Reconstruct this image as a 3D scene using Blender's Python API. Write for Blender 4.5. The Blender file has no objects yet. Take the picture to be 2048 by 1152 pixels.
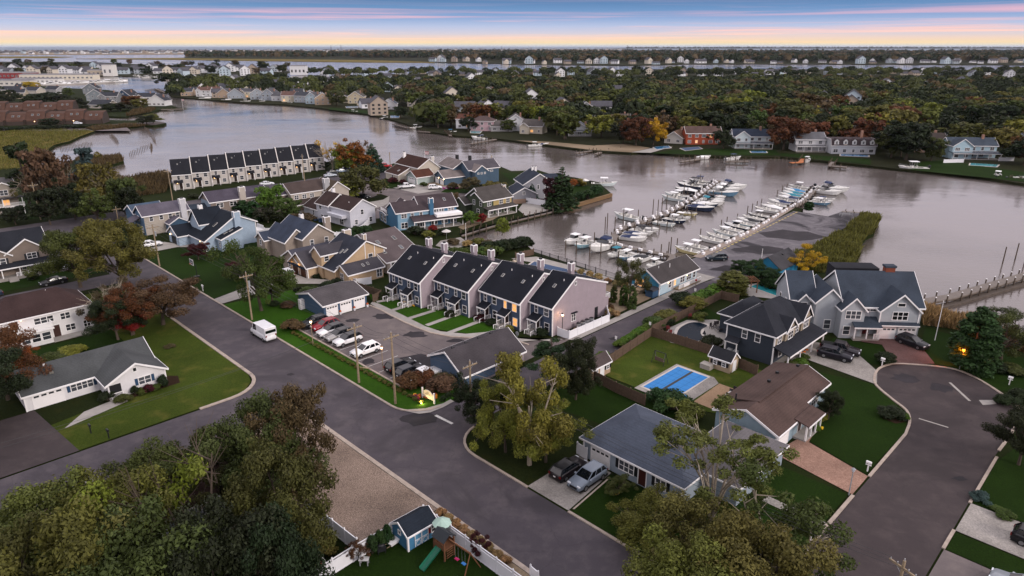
import bpy, bmesh, math, random
import numpy as np
from mathutils import Vector, Matrix, noise as mnoise
D = bpy.data; SC = bpy.context.scene; COL = SC.collection
R45 = math.sqrt(.5); PI = math.pi
rnd = random.Random(7)
# ---------------------------------------------------------------- camera
CAM_H = 45.0; FPX = 1366.0
PITCH = math.atan((576 - 92.5) / FPX)
cam = D.cameras.new('camera'); cam.sensor_width = 36; cam.lens = 36 * FPX / 2048
cam.clip_start = 1; cam.clip_end = 120000
camo = D.objects.new('camera', cam); COL.objects.link(camo)
camo.location = (0, 0, CAM_H); camo.rotation_euler = (PI / 2 - PITCH, 0, math.radians(0.05))
SC.camera = camo
# ---------------------------------------------------------------- sky, sun, exposure
SUN_EL = math.radians(24); SUN_AZ = math.radians(-38)      # azimuth of the sun from +x, behind the camera to the right
def lin(c):
    if isinstance(c, str): c = tuple(int(c[i:i+2], 16) for i in (0, 2, 4))
    return tuple(((v/255)/12.92 if v/255 <= .04045 else ((v/255+.055)/1.055)**2.4) for v in c)
def make_world():
    w = D.worlds.new('World'); SC.world = w; w.use_nodes = True
    nt = w.node_tree; N = nt.nodes; N.clear(); L = nt.links.new
    out = N.new('ShaderNodeOutputWorld'); bg = N.new('ShaderNodeBackground'); bg.inputs[1].default_value = .1
    sky = N.new('ShaderNodeTexSky'); sky.sky_type = 'NISHITA'; sky.sun_disc = False
    sky.sun_elevation = SUN_EL; sky.sun_rotation = PI/2 - SUN_AZ
    tc = N.new('ShaderNodeTexCoord'); sep = N.new('ShaderNodeSeparateXYZ'); L(tc.outputs['Generated'], sep.inputs[0])
    mx = N.new('ShaderNodeMath'); mx.operation = 'MAXIMUM'; L(sep.outputs[2], mx.inputs[0]); mx.inputs[1].default_value = 0
    sq = N.new('ShaderNodeMath'); sq.operation = 'SQRT'; L(mx.outputs[0], sq.inputs[0])
    ramp = N.new('ShaderNodeValToRGB'); cr = ramp.color_ramp
    stops = [(0, (196, 204, 210)), (.04, (222, 216, 204)), (.07, (246, 216, 170)), (.1, (236, 208, 192)), (.13, (206, 200, 214)),
             (.16, (176, 188, 220)), (.19, (132, 160, 206)), (.216, (96, 138, 188)), (.245, (66, 112, 164)), (.29, (104, 130, 172)), (.36, (188, 182, 194)), (.46, (208, 196, 204)), (.62, (232, 220, 222)), (1, (224, 222, 232))]
    while len(cr.elements) > 1: cr.elements.remove(cr.elements[0])
    cr.elements[0].position = 0
    for i, (p, c) in enumerate(stops):
        e = cr.elements[0] if i == 0 else cr.elements.new(p)
        k = .79 if p < .3 else 1.1 if p < .4 else 1.3; e.position = p; e.color = (*[v*k for v in lin(c)], 1)
    L(sq.outputs[0], ramp.inputs[0])
    # long thin cloud streaks, rosy and peach, lying along the horizon and thickening into a thin deck higher up
    mp = N.new('ShaderNodeVectorMath'); mp.operation = 'MULTIPLY'; mp.inputs[1].default_value = (1.5, 1.5, 92)
    L(tc.outputs['Generated'], mp.inputs[0])
    nz = N.new('ShaderNodeTexNoise'); nz.inputs['Scale'].default_value = 1.7; nz.inputs['Detail'].default_value = 5; nz.inputs['Roughness'].default_value = .55
    nz.inputs['Distortion'].default_value = .35
    L(mp.outputs[0], nz.inputs[0])
    r2 = N.new('ShaderNodeValToRGB'); r2.color_ramp.elements[0].position = .47; r2.color_ramp.elements[1].position = .68
    L(nz.outputs[0], r2.inputs[0])
    band = N.new('ShaderNodeValToRGB'); b = band.color_ramp
    b.elements[0].position = .05; b.elements[0].color = (.1, .1, .1, 1); b.elements[1].position = 1; b.elements[1].color = (.25, .25, .25, 1)
    for p, v in ((.12, .8), (.19, .85), (.225, .14), (.26, .06)):
        e = b.elements.new(p); e.color = (v, v, v, 1)
    L(sq.outputs[0], band.inputs[0])
    ccol = N.new('ShaderNodeValToRGB'); c = ccol.color_ramp
    c.elements[0].position = 0; c.elements[0].color = (*lin((252, 208, 128)), 1); c.elements[1].position = .2; c.elements[1].color = (*lin((222, 164, 176)), 1)
    e = c.elements.new(.1); e.color = (*lin((250, 196, 160)), 1); e = c.elements.new(.5); e.color = (*lin((186, 172, 180)), 1)
    L(sq.outputs[0], ccol.inputs[0])
    mul = N.new('ShaderNodeMath'); mul.operation = 'MULTIPLY'; L(r2.outputs[0], mul.inputs[0]); L(band.outputs[0], mul.inputs[1])
    m1 = N.new('ShaderNodeMix'); m1.data_type = 'RGBA'; L(mul.outputs[0], m1.inputs['Factor']); L(ramp.outputs[0], m1.inputs['A']); L(ccol.outputs[0], m1.inputs['B'])
    sc = N.new('ShaderNodeVectorMath'); sc.operation = 'SCALE'; sc.inputs['Scale'].default_value = 10; L(m1.outputs['Result'], sc.inputs[0])
    m2 = N.new('ShaderNodeMix'); m2.data_type = 'RGBA'; m2.inputs['Factor'].default_value = .93
    L(sky.outputs[0], m2.inputs['A']); L(sc.outputs[0], m2.inputs['B'])
    L(m2.outputs['Result'], bg.inputs[0]); L(bg.outputs[0], out.inputs[0])
make_world()
sun = D.lights.new('sun', 'SUN'); sun.energy = 1.5; sun.angle = math.radians(14); sun.color = (1, .9, .83)
suno = D.objects.new('sun', sun); COL.objects.link(suno)
sd = Vector((math.cos(SUN_EL)*math.cos(SUN_AZ), math.cos(SUN_EL)*math.sin(SUN_AZ), math.sin(SUN_EL)))
suno.rotation_euler = sd.to_track_quat('Z', 'Y').to_euler(); suno.location = (0, 0, 200)
VS = SC.view_settings; VS.view_transform = 'Standard'; VS.look = 'None'; VS.exposure = 0.52; VS.gamma = 1; VS.use_curve_mapping = False
SC.cycles.max_bounces = 5; SC.cycles.diffuse_bounces = 2; SC.cycles.glossy_bounces = 2; SC.cycles.transmission_bounces = 3; SC.cycles.transparent_max_bounces = 6
SC.cycles.sample_clamp_indirect = 4; SC.cycles.use_denoising = True
# ---------------------------------------------------------------- helpers
CP, SP = math.cos(PITCH), math.sin(PITCH)
def P(px, py, z=0.0):
    """world point at height z that a surveyed picture point (2048x1152 frame) stands on"""
    r = (px - 1024) / FPX; d = (py - 576) / FPX
    k = (CAM_H - z) / (SP + d * CP)
    return Vector((r * k, (CP - d * SP) * k, z))
def XY(a, b, z=0.0): return Vector(((a - b) * R45, (a + b) * R45, z))
def AB(v): return ((v.x + v.y) * R45, (v.y - v.x) * R45)
def height_at(base, py):
    d = (py - 576) / FPX
    return CAM_H - base.y * (SP + d * CP) / (CP - d * SP)
def props(o, label=None, cat=None, group=None, kind=None):
    for k, v in (('label', label), ('category', cat), ('group', group), ('kind', kind)):
        if v: o[k] = v
    return o
def empty(name, loc, rz=0, **k):
    o = D.objects.new(name, None); o.empty_display_size = .2; COL.objects.link(o)
    o.location = loc; o.rotation_euler = (0, 0, rz); return props(o, **k)
class MB:
    """collects shapes into one mesh"""
    def __init__(s): s.v = []; s.f = []; s.m = []; s.cur = 0
    def add(s, vs, fs):
        n = len(s.v); s.v.extend(tuple(v) for v in vs); s.f.extend(tuple(i + n for i in f) for f in fs); s.m.extend([s.cur] * len(fs)); return s
    def box(s, x0, x1, y0, y1, z0, z1):
        return s.add([(x, y, z) for z in (z0, z1) for y in (y0, y1) for x in (x0, x1)],
                     [(0, 2, 3, 1), (4, 5, 7, 6), (0, 1, 5, 4), (2, 6, 7, 3), (0, 4, 6, 2), (1, 3, 7, 5)])
    def prism(s, poly, d0, d1, axis='y'):
        """closed polygon [(c,z)] extruded along axis from d0 to d1"""
        n = len(poly)
        vs = [((d, c, z) if axis == 'x' else (c, d, z)) for d in (d0, d1) for c, z in poly]
        fs = [tuple(range(n)), tuple(range(2*n-1, n-1, -1))] + [(i, i+n, (i+1) % n + n, (i+1) % n) for i in range(n)]
        return s.add(vs, fs)
    def slab(s, pts, z0, z1):
        n = len(pts); vs = [(p[0], p[1], z0) for p in pts] + [(p[0], p[1], z1) for p in pts]
        return s.add(vs, [tuple(range(n-1, -1, -1)), tuple(range(n, 2*n))] + [(i, (i+1) % n, (i+1) % n + n, i+n) for i in range(n)])
    def tube(s, pts, rads, n=6, cap=True):
        rings = []; k = len(s.v); pts = [Vector(p) for p in pts]
        for i, p in enumerate(pts):
            d = (pts[min(i+1, len(pts)-1)] - pts[max(i-1, 0)]).normalized()
            u = d.orthogonal().normalized() if abs(d.z) < .95 else Vector((1, 0, 0)); u = (u - d * u.dot(d)).normalized(); w = d.cross(u)
            r = rads[i] if isinstance(rads, (list, tuple)) else rads
            for j in range(n):
                a = 2 * PI * j / n; q = p + (u * math.cos(a) + w * math.sin(a)) * r; s.v.append((q.x, q.y, q.z))
        fs = []
        for i in range(len(pts)-1):
            for j in range(n): fs.append((k+i*n+j, k+i*n+(j+1) % n, k+(i+1)*n+(j+1) % n, k+(i+1)*n+j))
        if cap: fs += [tuple(k+j for j in range(n-1, -1, -1)), tuple(k+(len(pts)-1)*n+j for j in range(n))]
        s.f.extend(fs); s.m.extend([s.cur]*len(fs)); return s
    def cyl(s, x, y, z0, z1, r, n=8, r2=None): return s.tube([(x, y, z0), (x, y, z1)], [r, r if r2 is None else r2], n)
    def loft(s, secs, cap=True, close=True):
        """secs: rings of equal length"""
        k = len(s.v); n = len(secs[0])
        for r in secs: s.v.extend(tuple(p) for p in r)
        fs = []; e = n if close else n-1
        for i in range(len(secs)-1):
            for j in range(e): fs.append((k+i*n+j, k+i*n+(j+1) % n, k+(i+1)*n+(j+1) % n, k+(i+1)*n+j))
        if cap: fs += [tuple(k+j for j in range(n-1, -1, -1)), tuple(k+(len(secs)-1)*n+j for j in range(n))]
        s.f.extend(fs); s.m.extend([s.cur]*len(fs)); return s
    def ball(s, c, r, n=8, m=5, jit=0, rg=None):
        rx, ry, rz = r if isinstance(r, (tuple, list)) else (r, r, r)
        secs = []
        for i in range(1, m):
            t = PI * i / m; secs.append([(c[0]+rx*math.sin(t)*math.cos(2*PI*j/n)*(1+(rg.uniform(-jit, jit) if rg else 0)), c[1]+ry*math.sin(t)*math.sin(2*PI*j/n)*(1+(rg.uniform(-jit, jit) if rg else 0)), c[2]-rz*math.cos(t)) for j in range(n)])
        return s.loft(secs)
    def mesh(s, name, mats, smooth=False):
        me = D.meshes.new(name); me.from_pydata(s.v, [], s.f)
        for m in (mats if isinstance(mats, (list, tuple)) else [mats]): me.materials.append(m)
        if any(s.m): me.polygons.foreach_set('material_index', s.m)
        if smooth: me.polygons.foreach_set('use_smooth', [True]*len(s.f))
        me.update(); return me
    def build(s, name, mats, parent=None, smooth=False, **k): return link(name, s.mesh(name, mats, smooth), parent, **k)
def link(name, me, parent=None, loc=None, rz=None, color=None, scale=None, **k):
    o = D.objects.new(name, me); COL.objects.link(o)
    if parent: o.parent = parent
    if loc is not None: o.location = loc
    if rz is not None: o.rotation_euler = (0, 0, rz)
    if color is not None: o.color = (*color, 1)
    if scale is not None: o.scale = scale
    return props(o, **k)
def kids(o): return KIDS.get(o.name) or KIDS.setdefault(o.name, [c for c in D.objects if c.parent == o])
KIDS = {}
def copy_tree(o, parent=None):
    c = o.copy(); COL.objects.link(c); c.parent = parent
    for ch in kids(o): copy_tree(ch, c)
    return c
def sgn_poly(pts):
    a = sum(pts[i][0]*pts[(i+1) % len(pts)][1]-pts[(i+1) % len(pts)][0]*pts[i][1] for i in range(len(pts)))
    return pts if a > 0 else pts[::-1]
def smooth_line(pts, n=3):
    """Catmull-Rom through points"""
    pts = [Vector(p) for p in pts]; out = []
    for i in range(len(pts)-1):
        p0, p1, p2, p3 = pts[max(i-1, 0)], pts[i], pts[i+1], pts[min(i+2, len(pts)-1)]
        for j in range(n):
            t = j/n; out.append(.5*((2*p1)+(p2-p0)*t+(2*p0-5*p1+4*p2-p3)*t*t+(3*p1-p0-3*p2+p3)*t**3))
    return out+[pts[-1]]
# ---------------------------------------------------------------- materials
MATS = {}
def node_mat(name):
    m = D.materials.new(name); m.use_nodes = True; nt = m.node_tree; N = nt.nodes
    return m, nt, N, nt.links.new, N['Principled BSDF']
def M(col, rough=.8, var=.12, scale=1.2, bump=0, metal=0, coords='Object', spec=.3, name=None, stripe=0, big=.0, coat=0):
    """painted / plain surface: base colour with soft noise wear"""
    key = (col, rough, var, scale, bump, metal, coords, spec, stripe, big, coat)
    if key in MATS: return MATS[key]
    m, nt, N, L, p = node_mat(name or 'mat_%s' % (col if isinstance(col, str) else len(MATS)))
    c = lin(col)
    tc = N.new('ShaderNodeTexCoord'); n = N.new('ShaderNodeTexNoise'); n.inputs['Scale'].default_value = scale; n.inputs['Detail'].default_value = 6; n.inputs['Roughness'].default_value = .65
    if coords == 'World':
        g = N.new('ShaderNodeNewGeometry'); src = g.outputs['Position']
    else: src = tc.outputs[coords]
    L(src, n.inputs['Vector'])
    mr = N.new('ShaderNodeMapRange'); mr.inputs[1].default_value = .3; mr.inputs[2].default_value = .7; mr.inputs[3].default_value = 1-var; mr.inputs[4].default_value = 1+var
    L(n.outputs[0], mr.inputs[0]); fac = mr.outputs[0]
    if big:
        n2 = N.new('ShaderNodeTexNoise'); n2.inputs['Scale'].default_value = scale*.08; n2.inputs['Detail'].default_value = 4; L(src, n2.inputs['Vector'])
        m2 = N.new('ShaderNodeMapRange'); m2.inputs[1].default_value = .35; m2.inputs[2].default_value = .65; m2.inputs[3].default_value = 1-big; m2.inputs[4].default_value = 1+big
        L(n2.outputs[0], m2.inputs[0]); mm = N.new('ShaderNodeMath'); mm.operation = 'MULTIPLY'; L(fac, mm.inputs[0]); L(m2.outputs[0], mm.inputs[1]); fac = mm.outputs[0]
    vm = N.new('ShaderNodeVectorMath'); vm.operation = 'SCALE'; vm.inputs[0].default_value = c; L(fac, vm.inputs['Scale'])
    L(vm.outputs[0], p.inputs['Base Color'])
    p.inputs['Roughness'].default_value = rough; p.inputs['Metallic'].default_value = metal; p.inputs['Specular IOR Level'].default_value = spec
    if coat: p.inputs['Coat Weight'].default_value = coat; p.inputs['Coat Roughness'].default_value = .08
    if stripe:   # lapped boards
        wv = N.new('ShaderNodeTexWave'); wv.bands_direction = 'Z'; wv.wave_profile = 'SAW'; wv.inputs['Scale'].default_value = stripe; L(src, wv.inputs['Vector'])
        bp = N.new('ShaderNodeBump'); bp.inputs['Strength'].default_value = .5; bp.inputs['Distance'].default_value = .03; L(wv.outputs['Fac'], bp.inputs['Height']); L(bp.outputs[0], p.inputs['Normal'])
    elif bump:
        bp = N.new('ShaderNodeBump'); bp.inputs['Strength'].default_value = bump; bp.inputs['Distance'].default_value = .05; L(n.outputs[0], bp.inputs['Height']); L(bp.outputs[0], p.inputs['Normal'])
    MATS[key] = m; return m
def shingle(col):
    key = ('shingle', col)
    if key in MATS: return MATS[key]
    m, nt, N, L, p = node_mat('shingle_'+col); c = Vector(lin(col))
    tc = N.new('ShaderNodeTexCoord')
    n = N.new('ShaderNodeTexNoise'); n.inputs['Scale'].default_value = 5; n.inputs['Detail'].default_value = 8; n.inputs['Roughness'].default_value = .75; L(tc.outputs['Object'], n.inputs['Vector'])
    n2 = N.new('ShaderNodeTexNoise'); n2.inputs['Scale'].default_value = .35; n2.inputs['Detail'].default_value = 4; L(tc.outputs['Object'], n2.inputs['Vector'])
    sp = N.new('ShaderNodeSeparateXYZ'); L(tc.outputs['Object'], sp.inputs[0])
    wv = N.new('ShaderNodeMath'); wv.operation = 'MULTIPLY'; wv.inputs[1].default_value = 7.5; L(sp.outputs[2], wv.inputs[0])
    fr = N.new('ShaderNodeMath'); fr.operation = 'FRACT'; L(wv.outputs[0], fr.inputs[0])
    a = N.new('ShaderNodeMath'); a.operation = 'MULTIPLY_ADD'; a.inputs[1].default_value = 1.0; a.inputs[2].default_value = .1; L(n.outputs[0], a.inputs[0])
    b = N.new('ShaderNodeMath'); b.operation = 'MULTIPLY_ADD'; b.inputs[1].default_value = .9; L(n2.outputs[0], b.inputs[0]); L(a.outputs[0], b.inputs[2])
    cc = N.new('ShaderNodeMath'); cc.operation = 'MULTIPLY_ADD'; cc.inputs[1].default_value = -.16; L(fr.outputs[0], cc.inputs[0]); L(b.outputs[0], cc.inputs[2])
    vm = N.new('ShaderNodeVectorMath'); vm.operation = 'SCALE'; vm.inputs[0].default_value = c; L(cc.outputs[0], vm.inputs['Scale']); L(vm.outputs[0], p.inputs['Base Color'])
    p.inputs['Roughness'].default_value = .9; p.inputs['Specular IOR Level'].default_value = .12
    bp = N.new('ShaderNodeBump'); bp.inputs['Strength'].default_value = .5; bp.inputs['Distance'].default_value = .03; L(cc.outputs[0], bp.inputs['Height']); L(bp.outputs[0], p.inputs['Normal'])
    MATS[key] = m; return m
def emit(col, s):
    key = ('emit', col, s)
    if key in MATS: return MATS[key]
    m, nt, N, L, p = node_mat('glow_'+col); p.inputs['Emission Color'].default_value = (*lin(col), 1); p.inputs['Emission Strength'].default_value = s
    p.inputs['Base Color'].default_value = (*lin(col), 1); MATS[key] = m; return m
def tinted(name, rough=.4, metal=0, coat=0, spec=.5, var=.06):
    """paint that takes its colour from the object"""
    if name in MATS: return MATS[name]
    m, nt, N, L, p = node_mat(name); oi = N.new('ShaderNodeObjectInfo')
    tc = N.new('ShaderNodeTexCoord'); n = N.new('ShaderNodeTexNoise'); n.inputs['Scale'].default_value = 1.5; n.inputs['Detail'].default_value = 4; L(tc.outputs['Object'], n.inputs['Vector'])
    mr = N.new('ShaderNodeMapRange'); mr.inputs[1].default_value = .3; mr.inputs[2].default_value = .7; mr.inputs[3].default_value = 1-var; mr.inputs[4].default_value = 1+var; L(n.outputs[0], mr.inputs[0])
    vm = N.new('ShaderNodeVectorMath'); vm.operation = 'SCALE'; L(oi.outputs['Color'], vm.inputs[0]); L(mr.outputs[0], vm.inputs['Scale']); L(vm.outputs[0], p.inputs['Base Color'])
    p.inputs['Roughness'].default_value = rough; p.inputs['Metallic'].default_value = metal; p.inputs['Coat Weight'].default_value = coat; p.inputs['Coat Roughness'].default_value = .06; p.inputs['Specular IOR Level'].default_value = spec
    MATS[name] = m; return m
def glass_mat():
    m, nt, N, L, p = node_mat('window_glass'); p.inputs['Base Color'].default_value = (.018, .022, .028, 1); p.inputs['Roughness'].default_value = .08; p.inputs['Specular IOR Level'].default_value = .7
    oi = N.new('ShaderNodeObjectInfo'); mr = N.new('ShaderNodeMapRange'); mr.inputs[3].default_value = .5; mr.inputs[4].default_value = 3.2; L(oi.outputs['Random'], mr.inputs[0])
    vm = N.new('ShaderNodeVectorMath'); vm.operation = 'SCALE'; vm.inputs[0].default_value = (.02, .022, .026); L(mr.outputs[0], vm.inputs['Scale']); L(vm.outputs[0], p.inputs['Base Color']); return m
GLASS = glass_mat()
WHITE = M('dedcdc', .55, .05, .8, name='white_trim')
VINYL = M('d8d8dc', .45, .06, .6, name='white_vinyl')
DARKM = M('1c1d20', .5, .1, 2, name='dark_metal')
GREYM = M('8f9194', .5, .12, 2, metal=.1, name='grey_metal')
WOOD = M('8a7a64', .85, .25, 3, bump=.3, name='weathered_wood')
WOODD = M('51463c', .9, .3, 3, bump=.3, name='dark_wood')
CEDAR = M('6e4a33', .85, .2, 3, bump=.3, name='cedar')
CONC = M('8f8a85', .9, .15, .8, coords='World', big=.12, name='concrete')
KERB = M('9a8d82', .9, .22, 1.5, coords='World', name='kerb_concrete')
LIT = emit('e8a860', .62)
PAINTW = M('b8b6b2', .8, .3, 4, coords='World', name='road_paint')
# ================================================================= ground materials
def mixcol(N, L, fac, a, b):
    m = N.new('ShaderNodeMix'); m.data_type = 'RGBA'; L(fac, m.inputs['Factor'])
    for k, v in (('A', a), ('B', b)):
        if isinstance(v, tuple): m.inputs[k].default_value = (*v, 1)
        else: L(v, m.inputs[k])
    return m.outputs['Result']
def wnoise(N, L, scale, detail=5, rough=.6, vec=None, dist=0):
    n = N.new('ShaderNodeTexNoise'); n.inputs['Scale'].default_value = scale; n.inputs['Detail'].default_value = detail; n.inputs['Roughness'].default_value = rough; n.inputs['Distortion'].default_value = dist
    if vec is None:
        g = N.new('ShaderNodeNewGeometry'); vec = g.outputs['Position']
    L(vec, n.inputs['Vector']); return n.outputs[0]
def sm(N, L, v, a, b):
    r = N.new('ShaderNodeMapRange'); r.interpolation_type = 'SMOOTHSTEP'; r.inputs[1].default_value = a; r.inputs[2].default_value = b; L(v, r.inputs[0]); return r.outputs[0]
def ground_mat(name, c1, c2, c3, s_fine=6, s_mid=.5, s_big=.06, rough=.95, bump=.6, bd=.06, spec=.04):
    m, nt, N, L, p = node_mat(name)
    f = wnoise(N, L, s_fine, 6, .7); g = wnoise(N, L, s_mid, 5); h = wnoise(N, L, s_big, 4)
    c = mixcol(N, L, sm(N, L, f, .32, .68), lin(c1), lin(c2)); c = mixcol(N, L, sm(N, L, g, .5, .75), c, lin(c3))
    mr = N.new('ShaderNodeMapRange'); mr.inputs[1].default_value = .3; mr.inputs[2].default_value = .7; mr.inputs[3].default_value = .72; mr.inputs[4].default_value = 1.25; L(h, mr.inputs[0])
    vm = N.new('ShaderNodeVectorMath'); vm.operation = 'SCALE'; L(c, vm.inputs[0]); L(mr.outputs[0], vm.inputs['Scale']); L(vm.outputs[0], p.inputs['Base Color'])
    p.inputs['Roughness'].default_value = rough; p.inputs['Specular IOR Level'].default_value = spec
    b = N.new('ShaderNodeBump'); b.inputs['Strength'].default_value = bump; b.inputs['Distance'].default_value = bd; L(f, b.inputs['Height']); L(b.outputs[0], p.inputs['Normal']); return m
GRASS = ground_mat('lawn_grass', '132009', '21330e', '19290b', 9, .45)
GRASSY = ground_mat('dry_lawn_grass', '2c3812', '3f4a1a', '504f23', 8, .3)
GRASSB = ground_mat('bright_lawn_grass', '1f390b', '315013', '28440f', 9, .45)
EARTH = ground_mat('ground_cover', '171d0c', '232b12', '25270f', 4, .4)
FOREST = ground_mat('forest_floor', '1c2014', '2c2c1c', '2a2a1a', 1, .1, .02)
MARSH = ground_mat('marsh_grass', '564c2a', '6f6034', '55592a', 1.2, .12, .03)
SAND = ground_mat('sand', '6f6253', '82735f', '786856', 4, .4)
MULCH = ground_mat('mulch', '241a14', '382a20', '2c2019', 9, 1)
GRAVEL = ground_mat('gravel_stones', '544843', 'a49182', '796a61', 9, 3, .12, bump=1, bd=.12)
BRICKP = ground_mat('brick_paving', '75594e', '977b6c', '846a5d', 7, 1.2, .2, bump=.3)
BRICKD = ground_mat('dark_brick_paving', '55423f', '6a5350', '5e4947', 7, 1.2, .2, bump=.3)
GREYP = ground_mat('grey_paving', '77736f', '98928c', '85807b', 6, 1.1, .2, bump=.3)
DECKM = ground_mat('tan_deck', '8c735c', '9c836a', '947b63', 5, .8, .1, bump=.15)
def asphalt(name, col, worn, patch, cs=.9):
    m, nt, N, L, p = node_mat(name)
    f = wnoise(N, L, 14, 4, .8); g = wnoise(N, L, .35, 6, .65); h = wnoise(N, L, .07, 5, .6, dist=1.2)
    c = mixcol(N, L, sm(N, L, g, .42, .7), lin(col), lin(worn)); c = mixcol(N, L, sm(N, L, h, .5, .66), c, lin(patch))
    v = N.new('ShaderNodeTexVoronoi'); v.feature = 'DISTANCE_TO_EDGE'; v.inputs['Scale'].default_value = .16
    gq = N.new('ShaderNodeNewGeometry'); nn = N.new('ShaderNodeTexNoise'); nn.inputs['Scale'].default_value = .8; nn.inputs['Detail'].default_value = 5; L(gq.outputs['Position'], nn.inputs['Vector'])
    ad = N.new('ShaderNodeVectorMath'); ad.operation = 'MULTIPLY_ADD'; ad.inputs[1].default_value = (1.6, 1.6, 0); L(nn.outputs['Color'], ad.inputs[0]); L(gq.outputs['Position'], ad.inputs[2]); L(ad.outputs[0], v.inputs['Vector'])
    cr = sm(N, L, v.outputs['Distance'], .0, .012)
    inv = N.new('ShaderNodeMath'); inv.operation = 'MULTIPLY_ADD'; inv.inputs[1].default_value = -cs*.5; inv.inputs[2].default_value = cs*.5; L(cr, inv.inputs[0])
    c = mixcol(N, L, inv.outputs[0], c, (.02, .019, .02))
    mr = N.new('ShaderNodeMapRange'); mr.inputs[3].default_value = .72; mr.inputs[4].default_value = 1.28; L(f, mr.inputs[0])
    vm = N.new('ShaderNodeVectorMath'); vm.operation = 'SCALE'; L(c, vm.inputs[0]); L(mr.outputs[0], vm.inputs['Scale']); L(vm.outputs[0], p.inputs['Base Color'])
    p.inputs['Roughness'].default_value = .85; p.inputs['Specular IOR Level'].default_value = .18
    b = N.new('ShaderNodeBump'); b.inputs['Strength'].default_value = .3; b.inputs['Distance'].default_value = .02; L(f, b.inputs['Height']); L(b.outputs[0], p.inputs['Normal']); return m
ASPH = asphalt('asphalt', '454045', '524c4f', '3c383c', .4)
ASPHL = asphalt('lot_asphalt', '5f5757', '6b6260', '524b4c', .35)
ASPHC = asphalt('court_asphalt', '3b3435', '453d3d', '332d2e', .35)
PIERA = asphalt('pier_asphalt', '5a565a', '6b676a', '2d2b2f', .3)
PATCHM = asphalt('asphalt_patch', '2c292c', '353135', '262427', .2)
def water_mat():
    m, nt, N, L, p = node_mat('water')
    g = N.new('ShaderNodeNewGeometry'); sc = N.new('ShaderNodeVectorMath'); sc.operation = 'MULTIPLY'; sc.inputs[1].default_value = (.55, 1.0, 1); L(g.outputs['Position'], sc.inputs[0])
    a = wnoise(N, L, .9, 5, .6, sc.outputs[0]); b = wnoise(N, L, .1, 3, .5, sc.outputs[0]); c = wnoise(N, L, .018, 4, .55)
    p.inputs['Base Color'].default_value = (*lin('524b48'), 1); p.inputs['IOR'].default_value = 1.42; p.inputs['Specular IOR Level'].default_value = .8
    mr = N.new('ShaderNodeMapRange'); mr.inputs[1].default_value = .35; mr.inputs[2].default_value = .65; mr.inputs[3].default_value = .05; mr.inputs[4].default_value = .2; L(c, mr.inputs[0]); L(mr.outputs[0], p.inputs['Roughness'])
    b1 = N.new('ShaderNodeBump'); b1.inputs['Distance'].default_value = .16; L(a, b1.inputs['Height'])
    ms = N.new('ShaderNodeMapRange'); ms.inputs[1].default_value = .4; ms.inputs[2].default_value = .62; ms.inputs[3].default_value = .12; ms.inputs[4].default_value = .62; L(c, ms.inputs[0]); L(ms.outputs[0], b1.inputs['Strength'])
    b2 = N.new('ShaderNodeBump'); b2.inputs['Distance'].default_value = .5; b2.inputs['Strength'].default_value = .25; L(b, b2.inputs['Height']); L(b1.outputs[0], b2.inputs['Normal']); L(b2.outputs[0], p.inputs['Normal']); return m
WATER = water_mat()
WZ = -1.0
# ================================================================= water and land
def pt(q, z=0):
    if len(q) == 3: return XY(q[1], q[2], z) if q[0] == 'ab' else Vector((q[1], q[2], z))
    return P(q[0], q[1], 0)
def sheet(name, pts, z, mat, parent=None, kind='structure', thick=0, **k):
    pts = sgn_poly([tuple(pt(q))[:2] for q in pts]); mb = MB()
    if thick: mb.slab(pts, z-thick, z)
    else: mb.add([(x, y, z) for x, y in pts], [tuple(range(len(pts)))])
    if parent: kind = None
    return mb.build(name, mat, parent, kind=kind, **k)
mb = MB(); rs = [-400, 400, 1500, 6000, 60000]
mb.add([(-60000, -800, WZ), (60000, -800, WZ), (60000, 60000, WZ), (-60000, 60000, WZ)], [(0, 1, 2, 3)])
mb.build('water', WATER, kind='structure')
OCEAN = M('2c4a60', .45, .08, .002, coords='World', spec=.25, name='ocean_water')
MB().add([(-60000, 7000, -.6), (60000, 7000, -.6), (60000, 59000, -.6), (-60000, 59000, -.6)], [(0, 1, 2, 3)]).build('ocean', OCEAN, kind='structure')
def a_(a, b): return ('ab', a, b)
def w_(x, y): return ('w', x, y)
sheet('ground', [(-250, 167), (60, 170), (130, 176), (215, 180), (262, 190), (300, 197), (335, 208), (352, 214), (320, 219), (300, 224), (262, 229), (250, 234), (205, 232), (205, 240),
    (285, 241), (318, 243), (331, 246), (325, 250), (305, 252), (285, 251), (240, 256), (190, 261), (160, 272), (140, 282), (108, 290), (70, 318), (48, 338), (50, 352), (110, 335), (150, 318),
    (240, 312), (246, 322), (215, 332), (205, 348), (262, 358), (285, 352), (330, 345), a_(80, 251), a_(138, 254), (690, 318), (745, 322), (775, 330), (795, 324), (868, 326), (885, 333), (905, 326), (1000, 333),
    (1022, 342), (1075, 340), (1100, 348), (1150, 355), (1195, 364), (1222, 387), (1122, 418), (1044, 437), (982, 452), (919, 471), (905, 482), (985, 487), (1055, 492), (1066, 503), (1150, 530), (1230, 556),
    a_(108, 78), a_(122, 75.5), a_(134, 75.7), a_(163.8, 77.9), a_(200, 83.4), a_(200, 79), a_(195, 77.8), a_(195, 69.6), a_(203.5, 69.6), a_(206, 64.6), (1757, 436), (1757, 443), (1745, 458), (1747, 466), (1733, 472),
    (1720, 487), (1718, 500), (1716, 515), (1700, 533), (1702, 547), (1745, 562), (1795, 577), (1824, 592), (1840, 614), (1862, 624), (1908, 636), (1960, 655), (2048, 696), (2400, 840), w_(260, -60), w_(-260, -60), w_(-420, 120)], 0, EARTH, thick=2.5)
FARL = dict(kind='structure')
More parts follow.
